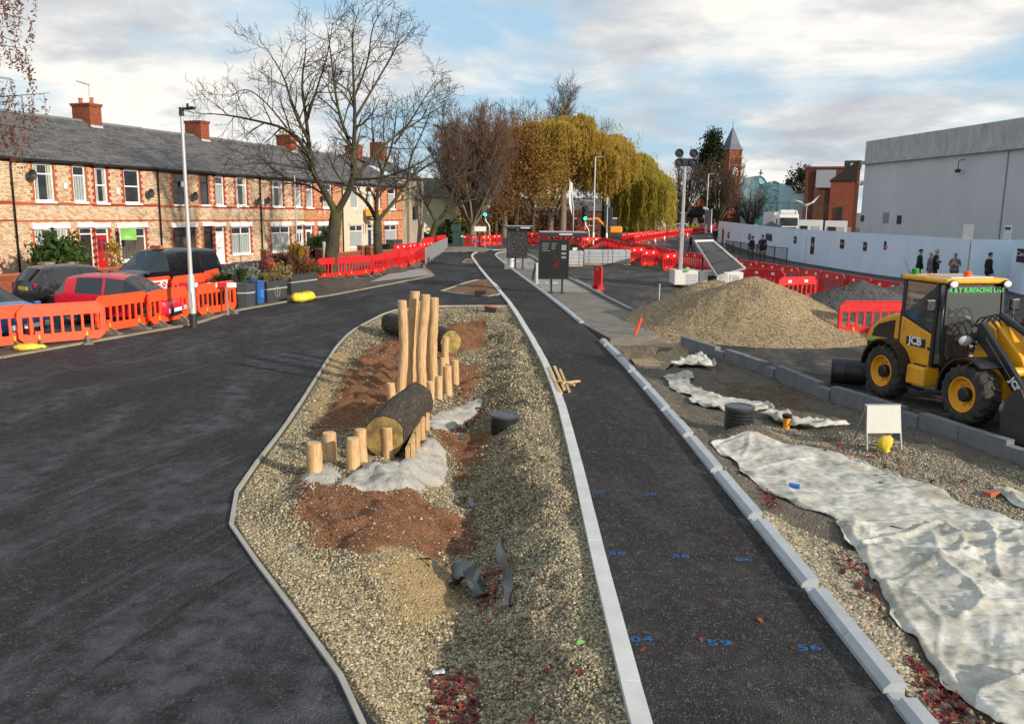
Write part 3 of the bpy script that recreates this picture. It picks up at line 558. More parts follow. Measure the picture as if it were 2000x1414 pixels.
x,y=scatter(ISLAND,52000,9.2,3.6,lambda x,y:notsoil(x,y)*edge_ok(x,y)); stones('gravel',x,y,isl_full(x,y),.0148,YEL,label='pale yellow gravel covering the near end of the island')
x,y=scatter(ISLAND,46000,14.5,9.2,lambda x,y:notsoil(x,y)*edge_ok(x,y)); stones('gravel',x,y,isl_full(x,y),.0185,YEL,True,label='pale yellow gravel covering the middle of the island')
x,y=scatter(ISLAND,32000,31,14.5,lambda x,y:notsoil(x,y)*edge_ok(x,y)); stones('gravel',x,y,isl_full(x,y),.024,YEL,True,label='pale yellow gravel covering the far end of the island')
x,y=scatter(SOIL[0],1500); k=dline(x,y,SOIL[0],True)[0]>.1; x,y=x[k],y[k]; stones('soil_clods',x,y,isl_full(x,y),.014,[(.22,.105,.058),(.28,.14,.08),(.16,.075,.042)],True,label='crumbled red soil clods on the near soil patch')
x,y=scatter(SOIL[1],2500); stones('soil_clods',x,y,isl_full(x,y),.018,[(.22,.105,.058),(.27,.135,.078),(.16,.075,.042)],True,label='crumbled red soil clods beside the tall posts')
big=MB()
BR=[(.34,.29,.20),(.24,.21,.16),(.42,.37,.27),(.18,.16,.125),(.31,.25,.16)]
for i,p_ in enumerate(GRV):
    x,y=scatter(p_,[9500,9000,2200][i]); stones('gravel',x,y,dirt_h(x,y),[.021,.015,.018][i],BR,label=['loose gravel beside the crumpled white sheeting','loose gravel in front of the blank sign frame','loose gravel round the ribbed chamber in the dirt'][i])
x,y=scatter(DIRT,5200,23,4); stones('gravel',x,y,dirt_h(x,y),.018,[(.22,.2,.17),(.3,.27,.22),(.14,.125,.11)],True,label='scattered stones lying across the bare works dirt')
# ---------------------------------------------------------------- timber posts and logs
def wobble_post(name,base,h,r,label,cat='post',group=None,lean=(0,0),z0=None):
    o=T(name,label,cat,(base.x,base.y,z0 if z0 is not None else float(isl_full(np.array([base.x]),np.array([base.y]))[0])),0,group)
    n=10; seg=max(4,int(h/.16)); b=MB(); ph=random.random()*6; pts=[]; rad=[]
    for i in range(seg+1):
        t=i/seg; pts.append((lean[0]*t*h+math.sin(t*5+ph)*.016*h,lean[1]*t*h+math.cos(t*4+ph)*.014*h,-.15+t*(h+.15))); rad.append(r*(1.04-.1*t)*(1+random.uniform(-.045,.045)))
    b.tube(pts,rad,n,caps=False)
    b.v=[(q[0]+random.uniform(-1,1)*r*.05,q[1]+random.uniform(-1,1)*r*.05,q[2]) for q in b.v]
    top=b.v[-n:]; b.build('shaft','peeled_timber',o,True)
    c=MB(); cz=sum(q[2] for q in top)/n; tx=sum(q[0] for q in top)/n; ty=sum(q[1] for q in top)/n; tilt=random.uniform(-.12,.12)
    ring=[(q[0],q[1],q[2]+.002) for q in top]; in_=[(tx+(q[0]-tx)*.93,ty+(q[1]-ty)*.93,cz+.012) for q in top]
    c.add(ring+in_,[(j,(j+1)%n,n+(j+1)%n,n+j) for j in range(n)]+[tuple(range(n,2*n))]); c.build('cut_top','cut_timber',o)
    return o
for (xb,yb,xt,yt,w_,lab) in ((783,770,788,588,18,'tall peeled timber post standing left of the other tall posts'),(801,757,810,571,20,'tallest peeled timber post in the tight cluster'),(824,769,828,577,20,'tall wavy peeled timber post directly behind the bark covered log'),(848,746,845,583,19,'tall peeled timber post beside the short stepped stumps'),(815,748,818,590,14,'slim tall post half hidden inside the cluster of tall posts')):
    B=GI(xb,yb); hh=hgt(xt,yt,B.y)-float(isl_full(np.array([B.x]),np.array([B.y]))[0]); tx=VY(xt,yt,B.y).x
    wobble_post('timber_post',B,hh,w_/2/FP*(B.y+.6),lab,'post','tall timber posts',lean=((tx-B.x)/hh,0))
for (xb,yb,yt,w_,lab) in ((617,928,867,30,'short timber stump at the outer end of the near row, leaning slightly'),(644,896,846,28,'short timber stump behind the outermost stump of the near row'),(691,916,857,28,'short timber stump set in the middle of the fresh concrete'),(705,901,840,24,'slim short stump beside the big log end'),(758,893,834,28,'short timber stump directly in front of the cut log end'),(764,784,749,17,'short stump left of the foot of the tall posts'),(841,786,746,16,'low stump right of the tall posts, smallest of the stepped line'),(857,779,736,16,'second stump of the stepped line right of the tall posts'),(874,770,716,18,'third and taller stump of the stepped line right of the tall posts'),(888,746,704,16,'stump with bright top at the back of the stepped line'),(870,702,659,15,'stump standing before the far log end'),(864,742,700,13,'dark sided stump behind the stepped line'),(838,745,715,9,'thin stump between the tall post and the stepped line')):
    B=GI(xb,yb); z=float(isl_full(np.array([B.x]),np.array([B.y]))[0]); wobble_post('timber_stump',B,hgt(xb,yt,B.y)-z,w_/2/FP*(B.y+.6),lab,'stump','short timber stumps',lean=(-.05 if xb==617 else random.uniform(-.02,.02),0))
def log(a,b_,r,label,zc):
    a=Vector(a);b_=Vector(b_); d=(b_-a); L_=d.length; o=T('log',label,'log',(a.x,a.y,a.z),math.atan2(d.y,d.x))
    n=28; seg=22; m=MB(); ph=random.random()*9
    for i in range(seg+1):
        t=i/seg
        for j in range(n):
            an=2*PI*j/n; rr=r*(1+.10*mnoise.noise(Vector((t*3+ph,math.cos(an)*1.2,math.sin(an)*1.2)))+.045*mnoise.noise(Vector((t*9,math.cos(an)*5,math.sin(an)*5+ph))))
            m.v.append((t*L_,rr*math.cos(an),zc+rr*math.sin(an)+.03*math.sin(t*4)))
    m.f=[(i*n+j,i*n+(j+1)%n,(i+1)*n+(j+1)%n,(i+1)*n+j) for i in range(seg) for j in range(n)]; m.m=[0]*len(m.f)
    rings=(m.v[:n],m.v[-n:]); m.build('bark','bark',o,True)
    for k,ring in enumerate(rings):
        e=MB(); s_=(-1,1)[k]; cx=ring[0][0]; e.add([(q[0]+s_*.002,q[1]*.97,zc+(q[2]-zc)*.97) for q in ring]+[(cx+s_*.015,q[1]*.55,zc+(q[2]-zc)*.55) for q in ring],[(j,(j+1)%n,n+(j+1)%n,n+j) for j in range(n)]+[tuple(range(n,2*n))]); e.build('cut_end','log_end',o)
    return o
za=float(isl_full(np.array([-1.85]),np.array([12.])) [0])
lg=log((-1.86,11.98,0),(-1.66,14.4,0),.31,'bark covered log with yellow cut end lying beside the stump row',.24)
log((-3.55,24.4,0),(-1.55,21.15,0),.30,'dark bark log lying behind the tall posts with pale cut end',.22)
# split wedge board with pegs beside the near log
o=T('wedge_board','split timber boards pegged along the side of the near log','board',(0,0,0))
a=G(792,893); c=G(832,815); d=(c-a).normalized(); nn=Vector((d.y,-d.x,0))
b=MB(); b.prism([a+Vector((0,0,-.1)),c+Vector((0,0,-.1)),c+Vector((0,0,.24)),a+Vector((0,0,.14))],nn*.05); b.build('board','peeled_timber',o)
for t_ in (.05,.3,.55,.8):
    b=MB(); q=a+(c-a)*t_+nn*.09; b.box((q.x,q.y,.05),(.05,.05,.3),math.atan2(d.y,d.x)); b.build('peg','cut_timber',o)
# fresh concrete haunching lumps
def lump(name,px,h,label,mat='concrete_fresh',cat='concrete',seed=0,zf=isl_full,res=.035,kind=None):
    p_=[G(*q) for q in px]; P=smoothpl(p_+[p_[0]],2)
    def hh(x,y):
        d,_=dline(x,y,P,True); i=inpoly(x,y,P); e=np.clip(np.where(i,d,-d)/.16+.25+fbm(x*6,y*6,3,seed)*.5,0,1); e=np.sqrt(e)
        return zf(x,y)-.05+e*(h*.8+.05+fbm(x*4,y*4,4,seed+3)*h*1.1+fbm(x*14,y*14,3,seed+6)*.05)
    o=terrain_grid(name,P,hh,lambda x,y:(x*0,x*0,x*0),mat,res,.10); tag(o,label,cat,kind=kind); return o
lump('concrete_haunch',((662,948),(690,912),(760,896),(820,912),(828,935),(780,948)),.10,'rough pale concrete poured before the cut log end',seed=3)
lump('concrete_haunch',((585,944),(590,925),(640,905),(668,915),(655,945)),.09,'lumpy concrete round the outermost stumps',seed=9)
lump('concrete_haunch',((780,905),(800,870),(835,825),(868,835),(875,880),(840,915)),.10,'smooth concrete ramp along the pegged wedge boards',seed=14)
lump('concrete_haunch',((825,815),(850,790),(900,765),(940,752),(942,772),(895,795),(870,815)),.08,'concrete tongue below the stepped stumps',seed=21)
lump('soil_clod',((560,970),(575,960),(592,965),(588,976),(568,978)),.07,'big clod of red soil at the island side',mat='verge',cat='soil',seed=5)
# ---------------------------------------------------------------- ribbed drainage chambers
def chamber(px,r,h,label,zf,lid=True):
    B=GI(*px) if zf is isl_full else G(*px,-.12); z=float(zf(np.array([B.x]),np.array([B.y]))[0]); o=T('drainage_chamber',label,'chamber',(B.x,B.y,z),0,'black ribbed drainage chambers')
    n=8; 
    for i in range(n):
        b=MB(); z0=-.12+(h+.12)*i/n; dz=(h+.12)/n; b.lathe([(r*.91,z0),(r,z0+dz*.2),(r,z0+dz*.72),(r*.91,z0+dz)],28); b.build('rib','black_ribbed',o,True,flat_angle=30)
    b=MB(); b.lathe([(r*1.02,h-.01),(r*1.03,h+.02),(r*.98,h+.035),(r*.8,h+.03),(r*.78,h+.022),(0.001,h+.026)],28); b.build('lid','membrane',o,True,flat_angle=35)
    return o
chamber((985,832),.245,.18,'black ribbed chamber with grey lid standing in the island gravel',isl_full)
chamber((1442,842),.245,.36,'black ribbed chamber half buried beside the brown spoil heap',dirt_h)
def gully(px,w_,h,label,tilt,lidm):
    B=G(*px); o=T('gully_pot',label,'drain',(B.x,B.y,0),.1); b=MB(); b.box((0,0,h/2-.1),(w_,w_*.8,h+.2)); b.build('box','black_plastic',o,bevel=.015)
    b=MB(); b.box((0.02,0,h+.05),(w_*1.1,w_*.9,.04),.1,ry=tilt); b.build('cover',lidm,o,bevel=.008); b=MB(); b.box((0,0,h+.01),(w_*1.04,w_*.84,.03)); b.build('rim','black_ribbed',o)
gully((938,578),.42,.16,'square black drain box in the small triangular island',0,'black_plastic')
gully((958,607),.40,.10,'black drain box with rusty tilted lid at the island tip',.18,'terracotta')
o=T('pipe_stub','orange pipe stub with black cap poking out of the dirt','pipe',G(1537,818)); o.location.z=-.12
b=MB(); b.lathe([(.055,-.1),(.055,.10),(.065,.10),(.065,.14),(.055,.14)],16); b.build('pipe','sign_orange',o,True,flat_angle=40); b=MB(); b.lathe([(.075,.14),(.085,.17),(.085,.2),(.05,.215),(.001,.215)],16); b.build('cap','black_plastic',o,True,flat_angle=40)
# ---------------------------------------------------------------- torn membrane strips
def strip(pts,w_,label,mat='membrane',name='membrane_strip',twist=.6):
    b=MB(); pts=[Vector(q) for q in pts]; P=smoothpl(pts,2); n=len(P); k=4; vs=[]
    for i,q in enumerate(P):
        d=(P[min(i+1,n-1)]-P[max(i-1,0)]); d,u,nn=frame(d); a=twist*math.sin(i*.5)
        for j in range(k+1):
            s_=(j/k-.5)*w_*(1+.2*math.sin(i*1.3)); vs.append(q+(u*math.cos(a)+nn*math.sin(a))*s_+nn*(.05*math.cos(s_*9)))
    m=len(vs); vs2=[q+Vector((0,0,-.006)) for q in vs]; fs=[(i*(k+1)+j,i*(k+1)+j+1,(i+1)*(k+1)+j+1,(i+1)*(k+1)+j) for i in range(n-1) for j in range(k)]
    b.add(vs+vs2,fs+[tuple(m+q for q in f[::-1]) for f in fs]); o=b.build(name,mat,smooth=True); tag(o,label,'membrane','torn membrane scraps'); return o
def gp(px,py,dz,zf=isl_full):
    q=G(px,py,-.25 if zf is isl_full else -.12); z=float(zf(np.array([q.x]),np.array([q.y]))[0]); q=G(px,py,z+dz); return q
strip([gp(884,1140,.02),gp(890,1118,.14),gp(905,1112,.17),gp(925,1135,.10),gp(942,1168,.03)],.24,'curled black membrane scrap arched over the gravel hollow')
strip([gp(980,1048,.02),gp(978,1085,.10),gp(988,1120,.14),gp(992,1160,.06),gp(990,1190,.03)],.12,'long narrow black membrane strip standing on edge in the gravel',twist=1.1)
strip([gp(822,1098,.02),gp(838,1099,.05),gp(850,1110,.02)],.07,'tiny dark membrane sliver on the pale sandy gravel')
strip([gp(915,978,.03),gp(925,990,.05),gp(935,998,.02)],.13,'small dark membrane flap beside the near soil patch')
strip([gp(878,862,.015),gp(893,862,.03),gp(908,856,.015)],.10,'flat membrane offcut between the concrete and the ribbed chamber')
strip([gp(928,803,.015),gp(940,800,.03),gp(952,797,.015)],.10,'flat membrane offcut behind the ribbed chamber')
# ---------------------------------------------------------------- fallen leaves
def leaves(name,x,y,z,size,label,pal=((.15,.010,.016),(.22,.014,.018),(.11,.008,.014),(.27,.05,.015),(.10,.03,.015))):
    n=len(x); k=10; an=np.linspace(0,2*PI,k,endpoint=False); rr=np.where(np.arange(k)%2==0,1,.45); bx=np.cos(an)*rr; by=np.sin(an)*rr
    s_=size*(RNG.random((n,1))*.7+.6); a=RNG.random((n,1))*6.28; X=(bx*np.cos(a)-by*np.sin(a))*s_; Y=(bx*np.sin(a)+by*np.cos(a))*s_
    tx=RNG.normal(0,.45,(n,1)); ty=RNG.normal(0,.45,(n,1)); Z=X*tx+Y*ty+np.abs(X)*.2+s_*.35
    v=np.stack([X+x[:,None],Y+y[:,None],Z+z[:,None]],-1); cen=np.stack([x,y,z+s_[:,0]*.25],-1)[:,None]; v=np.concatenate([v,cen],1)
    f=np.array([(j,(j+1)%k,k) for j in range(k)]); f=(f[None]+(np.arange(n)*(k+1))[:,None,None]).reshape(-1,3)
    pal=np.array(pal); c=np.repeat(pal[RNG.integers(0,len(pal),n)]*(RNG.random((n,1))*.8+.5),k+1,0); o=mesh_np(name,v.reshape(-1,3),f,'leaf',c); tag(o,label,'leaves',kind='stuff')
for px,n,lab in ((((850,1230),(910,1215),(940,1260),(930,1330),(880,1345),(840,1320),(835,1260)),230,'dark red fallen leaves heaped in the gravel hollow'),(((925,1085),(950,1040),(985,1060),(970,1120),(935,1125)),90,'dark red fallen leaves between the membrane scraps'),(((875,810),(900,790),(940,770),(935,785),(890,815)),110,'dark red fallen leaves along the concrete tongue'),(((910,925),(900,1010),(935,1000),(925,930)),30,'dark red fallen leaves at the near soil patch edge'),(((600,925),(565,960),(580,1000),(610,1020)),24,'few red leaves beside the outermost stumps'),(((890,690),(935,740),(900,770),(890,740)),45,'dark red fallen leaves behind the stepped stumps'),(((840,1180),(900,1130),(1080,1080),(1150,1300),(1100,1380),(950,1400)),60,'single red leaves strewn over the near gravel'),(((900,900),(1050,850),(1080,950),(960,1000)),30,'single red leaves strewn around the ribbed chamber')):
    x,y=scatter([G(*q) for q in px],n); leaves('fallen_leaves',x,y,isl_full(x,y)+.01,.030,lab)
for px,n,lab in ((((1760,1240),(1830,1290),(1960,1414),(1830,1400)),170,'red and orange leaves caught below the sheeting edge'),(((1480,930),(1500,985),(1530,990),(1500,935)),40,'red leaves gathered at the sheeting corner'),(((1600,1030),(1690,1080),(1760,1200),(1700,1180)),45,'red leaves among the gravel beside the sheeting'),(((1230,690),(1310,690),(1340,715),(1250,715)),50,'red leaves lying in the excavated pit'),(((1540,830),(1640,840),(1900,930),(1700,930)),60,'red leaves strewn near the sign frame')):
    x,y=scatter([G(*q) for q in px],n); leaves('fallen_leaves',x,y,dirt_h(x,y)+.02,.036,lab)
x,y=scatter([G(*q) for q in ((1190,1414),(1150,1000),(1290,900),(1500,1100),(1700,1350))],14); leaves('fallen_leaves',x,y,x*0+.014,.03,'few red leaves lying on the cycle path')
# ---------------------------------------------------------------- litter, stakes, survey marks
o=T('crushed_can','crushed silver drink can lying beside the red leaves','can',gp(856,1314,.03),.4); b=MB(); b.tube([(-.055,0,0),(-.05,0,.0),(-.02,0,.004),(.02,0,-.002),(.05,0,.002),(.056,0,.0)],[.022,.031,.022,.027,.031,.022],12); b.build('body','chrome',o,True); b=MB(); b.cyl((.056,0,0),(.059,0,0),.02,n=12); b.build('end','steel_galv',o)
o=T('spray_can','blue and white aerosol can lying on the white sheeting','can',gp(1549,948,.06,dirt_h),2.6); b=MB(); b.cyl((-.09,0,0),(.05,0,0),.033,n=14); b.build('body','blue_paint',o,True,flat_angle=40); b=MB(); b.tube([(.05,0,0),(.065,0,0),(.085,0,0)],[.033,.026,.024],14); b.build('cap','white_clean',o,True,flat_angle=40)
b=MB(); b.box((0,0,.03),(.21,.10,.065)); o=b.build('brick','terracotta',bevel=.006,loc=gp(1937,968,.0,dirt_h),rz=.5); tag(o,'loose orange red brick lying on the dirt beyond the sheeting','brick')
o=T('crisp_wrapper','tiny green scrap of plastic on the gravel','litter',gp(1135,1254,.025)); b=MB(); b.add([(-.03,-.02,0),(.03,-.015,.012),(.035,.02,.0),(-.01,.03,.014),(-.035,.015,.004),(-.03,-.02,-.006),(.03,-.015,.006),(.035,.02,-.006),(-.01,.03,.008),(-.035,.015,-.002)],[(0,1,2,3,4),(9,8,7,6,5)]+[(i,(i+1)%5,5+(i+1)%5,5+i) for i in range(5)]); b.build('film','sign_green',o)
for i,(a,c,w_) in enumerate((((1072,718),(1092,766),.055),((1083,716),(1103,762),.06),((1094,722),(1112,765),.05),((1078,735),(1097,768),.045),((1098,748),(1132,744),.05),((1088,744),(1122,752),.05))):
    a=G(*a,.06+.03*(i>3)); c=G(*c,.04+.03*(i>3)); b=MB(); b.bar(a,c,w_,.04); o=b.build('timber_stake','cut_timber' if i%2 else 'peeled_timber'); tag(o,'short sawn timber stake in the loose pile on the cycle path','stake','stakes dropped on the cycle path')
for (px,py,s_,tx) in ((1253,1248,.16,'04'),(1405,1255,.17,'59'),(1580,1264,.16,'56'),(1205,1080,.15,'58'),(1330,1086,.15,'58'),(1452,1092,.15,'06'),(1168,960,.13,'58'),(1270,965,.13,'58'),(1371,968,.13,'58'),(1155,882,.12,'58'),(1232,884,.12,'58'),(1316,886,.12,'58'),(1200,826,.1,'58'),(1275,828,.1,'58')):
    q=G(px,py,.0165); o=text_mesh('survey_mark',tx,s_*.85,'spray_paint',None,Matrix.Translation(q)@Matrix.Rotation(random.uniform(-.1,.1),4,'Z')@Matrix.Diagonal((1.5,.9,1,1)),.0005,.0025)
    tag(o,f'blue sprayed number {tx} marked on the dark cycle path','marking','blue survey numbers on the cycle path')
# ---------------------------------------------------------------- geotextile sheets
def sheeting(px,label,zf,fold=.06,roll=.05,seed=0,ang=.6,res=.035,lift=.03,rag=.12,crease=5):
    p_=[G(*q,-.1) for q in px]; P=smoothpl(p_+[p_[0]],2); rs=random.Random(seed); bx=[min(q.x for q in p_),max(q.x for q in p_),min(q.y for q in p_),max(q.y for q in p_)]; LN=[]; ar=(bx[1]-bx[0])*(bx[3]-bx[2])
    for i in range(int(4+min(46,ar*crease))):
        q=Vector((rs.uniform(bx[0],bx[1]),rs.uniform(bx[2],bx[3]),0)); a_=ang+PI/2*(0 if rs.random()<.72 else 1)+rs.gauss(0,.35); l_=[q]
        for k in range(4): a_+=rs.gauss(0,.32); q=q+Vector((math.cos(a_),math.sin(a_),0))*rs.uniform(.2,.55); l_.append(q)
        LN.append((smoothpl(l_,1),rs.uniform(.25,1.)*fold*1.1,rs.uniform(.018,.06)))
    def hh(x,y):
        u=x*math.cos(ang)+y*math.sin(ang); v=-x*math.sin(ang)+y*math.cos(ang); wv=fbm(x*.9,y*.9,3,seed+1)*2.2
        cr=0*x
        for l_,ch_,cw_ in LN:
            dd_,_=dline(x,y,l_); cr=cr+ch_*np.exp(-dd_/cw_)
        r1=1-np.abs(fbm(u*.5+wv*.5,v*2.2+wv,2,seed))*7; r2=1-np.abs(fbm(u*.9+wv,v*5.5+wv*1.5,2,seed+5))*7; r3=1-np.abs(fbm(x*3.1+wv,y*2.7-wv,2,seed+9))*8
        d,_=dline(x,y,P,True); e=np.exp(-((d-.06)/.04)**2)*(.2+1.6*np.clip(fbm(x*1.4,y*1.4,2,seed+2)+.45,0,1))
        ed=np.clip(d/.10,0,1); ed=ed*ed*(3-2*ed)
        return zf(x,y)+.008+ed*lift*.4+(.15+.85*ed)*(cr+fold*.25*np.clip(r1,0,1)**1.5+fold*.22*np.clip(r2,0,1)**1.3+fold*.18*np.clip(r3,0,1)**1.3+fold*.5*(fbm(x*2,y*2,3,seed+4)+.3))+roll*e*.6
    def keep(x,y): return fbm(x*2.4,y*2.4,3,seed+7)*rag
    # ragged outline
    Q=[]; PP=resample(P,.10)
    for i,q in enumerate(PP):
        d=(PP[(i+1)%len(PP)]-PP[i-1]); d=d.normalized() if d.length>0 else Vector((1,0,0)); n=Vector((-d.y,d.x,0)); Q.append(q+n*(float(fbm(np.array([q.x*1.8]),np.array([q.y*1.8]),3,seed+7)[0])*rag*2.4))
    o=terrain_grid('geotextile_sheet',Q,hh,lambda x,y:(x*0,x*0,x*0),'geotextile',res,0,snap=True); tag(o,label,'sheet','white ground sheeting'); 
    md=o.modifiers.new('thick','SOLIDIFY'); md.thickness=.003; return o
sheeting(((1395,868),(1430,856),(1500,856),(1560,866),(1640,880),(1740,920),(1880,975),(1960,1002),(2030,1020),(2030,1030),(1900,1030),(1800,1030),(1700,1025),(1640,1012),(1560,985),(1500,960),(1470,930),(1440,905),(1400,880)),'long stained white sheeting stretched along the dirt below the sign frame',dirt_h,.030,.025,3,-.62,.028)
sheeting(((1640,1015),(1750,1010),(1900,1015),(2050,1010),(2120,1100),(2150,1300),(2060,1414),(1960,1414),(1870,1345),(1810,1280),(1760,1215),(1720,1150),(1690,1110),(1682,1070)),'heavily crumpled white sheeting heaped at the works edge',dirt_h,.052,.045,11,.9,.024,crease=13)
sheeting(((1900,1400),(1880,1365),(1920,1335),(2000,1325),(2100,1330),(2050,1440),(1960,1440)),'folded corner of white sheeting over fallen leaves',lambda x,y:dirt_h(x,y)+.10,.06,.06,17,.2,.024)
sheeting(((1300,712),(1330,698),(1365,690),(1402,716),(1370,718),(1340,712)),'small crumpled white sheet at the edge of the pit',lambda x,y:dirt_h(x,y)+.05,.13,.08,23,.3,.03)
sheeting(((1285,735),(1320,732),(1350,748),(1400,768),(1470,778),(1512,795),(1480,802),(1400,798),(1360,785),(1330,765),(1305,752)),'torn flat white sheet trodden into the dirt',dirt_h,.03,.03,29,.2,.035,rag=.25)
sheeting(((1320,728),(1350,722),(1362,735),(1335,742)),'small muddy scrap of white sheet near the pit',dirt_h,.03,.02,31,.2,.035,rag=.2)
sheeting(((1478,810),(1515,803),(1545,818),(1600,830),(1660,829),(1655,835),(1560,838),(1520,822)),'twisted white sheet strip beside the orange pipe stub',lambda x,y:dirt_h(x,y)+.06,.10,.06,37,.1,.03)
sheeting(((1945,950),(1985,945),(2060,975),(2060,1005),(1990,985)),'pleated edge of white sheeting at the far dirt',dirt_h,.06,.04,41,-.6,.035)
# ---------------------------------------------------------------- stone heaps
def heap(name,cones,poly,mat,pal,n,size,label,seed):
    def hh(x,y):
        z=np.full(x.shape,-.4)
        for (cx,cy,h,sl,ex) in cones:
            d=np.hypot((x-cx)/ex,y-cy); r=h/sl; t=np.clip(d/r,0,3); z=np.maximum(z,h*(1-t)+.06*h*np.exp(-(t/.2)**2)*-1)
        return z+fbm(x*1.2,y*1.2,4,seed)*.22*np.clip(z+.3,0,1)+fbm(x*7,y*7,2,seed+4)*.05
    o=T(name,label,'heap',(cones[0][0],cones[0][1],0))
    m=terrain_grid('heap_body',poly,hh,lambda x,y:(x*0,x*0,x*0),mat,.08,0); m.parent=o; m.matrix_parent_inverse=Matrix.Translation((-cones[0][0],-cones[0][1],0))
    x,y=scatter(poly,n); z=hh(x,y); k=z>-.02; x,y,z=x[k],y[k],z[k]; st=stones('heap_stones',x,y,z,size,pal,True); st.parent=o; st.matrix_parent_inverse=Matrix.Translation((-cones[0][0],-cones[0][1],0)); del st['category']
t=NT('gravel_heap'); v=t.pos(); cc=t.vor(v,26,'F1','Color'); c=t.mix(t.ramp(cc,[(.1,0.),(.9,1.)]),(.17,.125,.075),(.38,.285,.165)); t.set('Base Color',c).set('Roughness',.9); t.bump(t.vor(v,26),-.9,.03)
PC=Vector((7.35,25.6)); box=lambda a,b_,c,d:[Vector((a,b_,0)),Vector((c,b_,0)),Vector((c,d,0)),Vector((a,d,0))]
heap('gravel_heap',((7.45,25.9,1.72,.56,1.14),(6.65,27.5,1.50,.52,1.08),(7.4,25.4,1.0,.30,1.05),(5.3,28.8,.25,.2,1.1)),box(3.2,20.3,12.2,32.5),'gravel_heap',[(.40,.29,.155),(.30,.22,.13),(.47,.36,.21),(.22,.165,.11)],42000,.024,'large heap of tan gravel dumped beside the dark kerb',51)
heap('chippings_heap',((11.6,28.2,1.4,.5,1.25),(13.5,29.2,1.25,.5,1.25)),box(8,24.5,17,32.5),'gravel_dark_m',[(.11,.105,.10),(.07,.068,.066),(.16,.15,.145)],9000,.03,'low heap of dark grey chippings behind the yellow loader',61)
# ---------------------------------------------------------------- plastic road barriers
def bar_panel_mb():
    b=MB(); t=.045; y=-t/2
    b.prism([(-.98,y,.76),(.98,y,.76),(.98,y,.89),(.83,y,1.05),(-.83,y,1.05),(-.98,y,.89)],(0,t,0))
    b.prism([(-.98,y,.32),(-.98,y,.25),(-.84,y,.12),(.84,y,.12),(.98,y,.25),(.98,y,.32)],(0,t,0))
    n=9
    for i in range(n):
        x=-.94+1.88*i/(n-1); w_=.085 if i in (0,n-1) else .06; b.box((x,0,.54),(w_,t*.9,.46))
    b.box((0,0,1.055),(1.66,.075,.03)); b.box((0,0,.775),(1.9,.062,.025)); b.box((0,0,.30),(1.9,.062,.025))
    for s_ in (-1,1):
        b.bar((s_*.83,0,1.055),(s_*.985,0,.89),.072,.03); b.box((s_*.985,0,.57),(.03,.075,.64)); b.bar((s_*.985,0,.25),(s_*.84,0,.12),.072,.03); b.cyl((s_*1.0,0,.42),(s_*1.0,0,.52),.025,n=8); b.cyl((s_*1.0,0,.70),(s_*1.0,0,.80),.025,n=8)
        b.box((s_*.55,0,.34),(.17,.06,.12))
    b.box((0,0,.12),(1.68,.07,.025))
    return b
def foot_mb():
    b=MB(); b.box((0,0,.025),(.24,.72,.05),0,0,.85,.95); b.prism([(-.035,-.32,.05),(-.035,.32,.05),(-.035,.05,.2),(-.035,-.05,.2)],(.07,0,0)); b.box((0,0,.09),(.17,.3,.09),0,0,.5,.4); return b
BARP={}
def barrier_proto(mat,refl):
    k=(mat,refl)
    if k in BARP: return BARP[k]
    p_=bar_panel_mb().build('panel',mat); pf=foot_mb().build('foot','foot_rubber'); b=MB(); b.box((0,0,.24),(.045,.05,.14)); pg=b.build('peg','peg_yellow')
    b=MB(); b.box((0,-.026,.90),(.17,.004,.10)); rf=b.build('reflector','reflective_white')
    d=(p_.data,pf.data,pg.data,rf.data)
    for o in (p_,pf,pg,rf): bpy.data.objects.remove(o)
    BARP[k]=d; return d
def barrier(c,rz,mat,label,group,refl=False,full=True,name='road_barrier',z=0.,tilt=0.):
    me=barrier_proto(mat,refl); o=T(name,label,'barrier',(c[0],c[1],z),rz,group); o.rotation_euler[0]=tilt
    def ch(nm,m,loc=(0,0,0),r=0):
        q=bpy.data.objects.new(nm,m); COL.objects.link(q); q.parent=o; q.location=loc; q.rotation_euler[2]=r; return q
    ch('panel',me[0])
    if full:
        for s_ in (-.55,.55): ch('foot',me[1],(s_,0,0),random.uniform(-.2,.2)); ch('peg',me[2],(s_,-.012,0))
    if refl:
        for s_ in (-.42,.42): ch('reflector',me[3],(s_,0,0))
    return o
def bpx(a,b_,mat,label,group,**k):
    A=G(*a);B=G(*b_); d=B-A; return barrier((A+B)/2,math.atan2(d.y,d.x),mat,label,group,**k)
def row(px,mat,label,group,refl=True,full=True,jit=.06,z=0.,step=2.02,flip=False):
    P=[G(*q) for q in px]; pts=resample(P,step); 
    for a,c in zip(pts[:-1],pts[1:]):
        d=c-a; barrier((a+c)/2+Vector((random.uniform(-jit,jit),random.uniform(-jit,jit),0)),math.atan2(d.y,d.x)+random.uniform(-.05,.05)+(PI if flip else 0),mat,label,group,refl=refl,full=full,z=z,tilt=random.uniform(-.03,.03))
OB='orange_barrier'; RB='red_barrier'; gn='orange barriers along the left edging'
bpx((-85,694),(46,679),OB,'orange barrier directly behind the flat yellow sandbag',gn)
bpx((55,680),(192,668),OB,'orange barrier in front of the blue car bonnet and red car tail',gn)
bpx((197,656),(287,640),OB,'orange barrier in front of the red car front wheel',gn)
bpx((293,642),(369,625),OB,'orange barrier touching the left side of the white lamp post',gn)
bpx((386,623),(461,609),OB,'orange barrier between the white lamp post and the round planter',gn)
gb='orange barriers behind the red car'
b1=bpx((262,609),(334,598),OB,'orange barrier carrying the white no entry board',gb)
bpx((338,601),(404,589),OB,'orange barrier behind the lamp post in front of the black taxi',gb)
bpx((398,588),(432,575),OB,'orange barrier end on beside the taxi rear',gb)
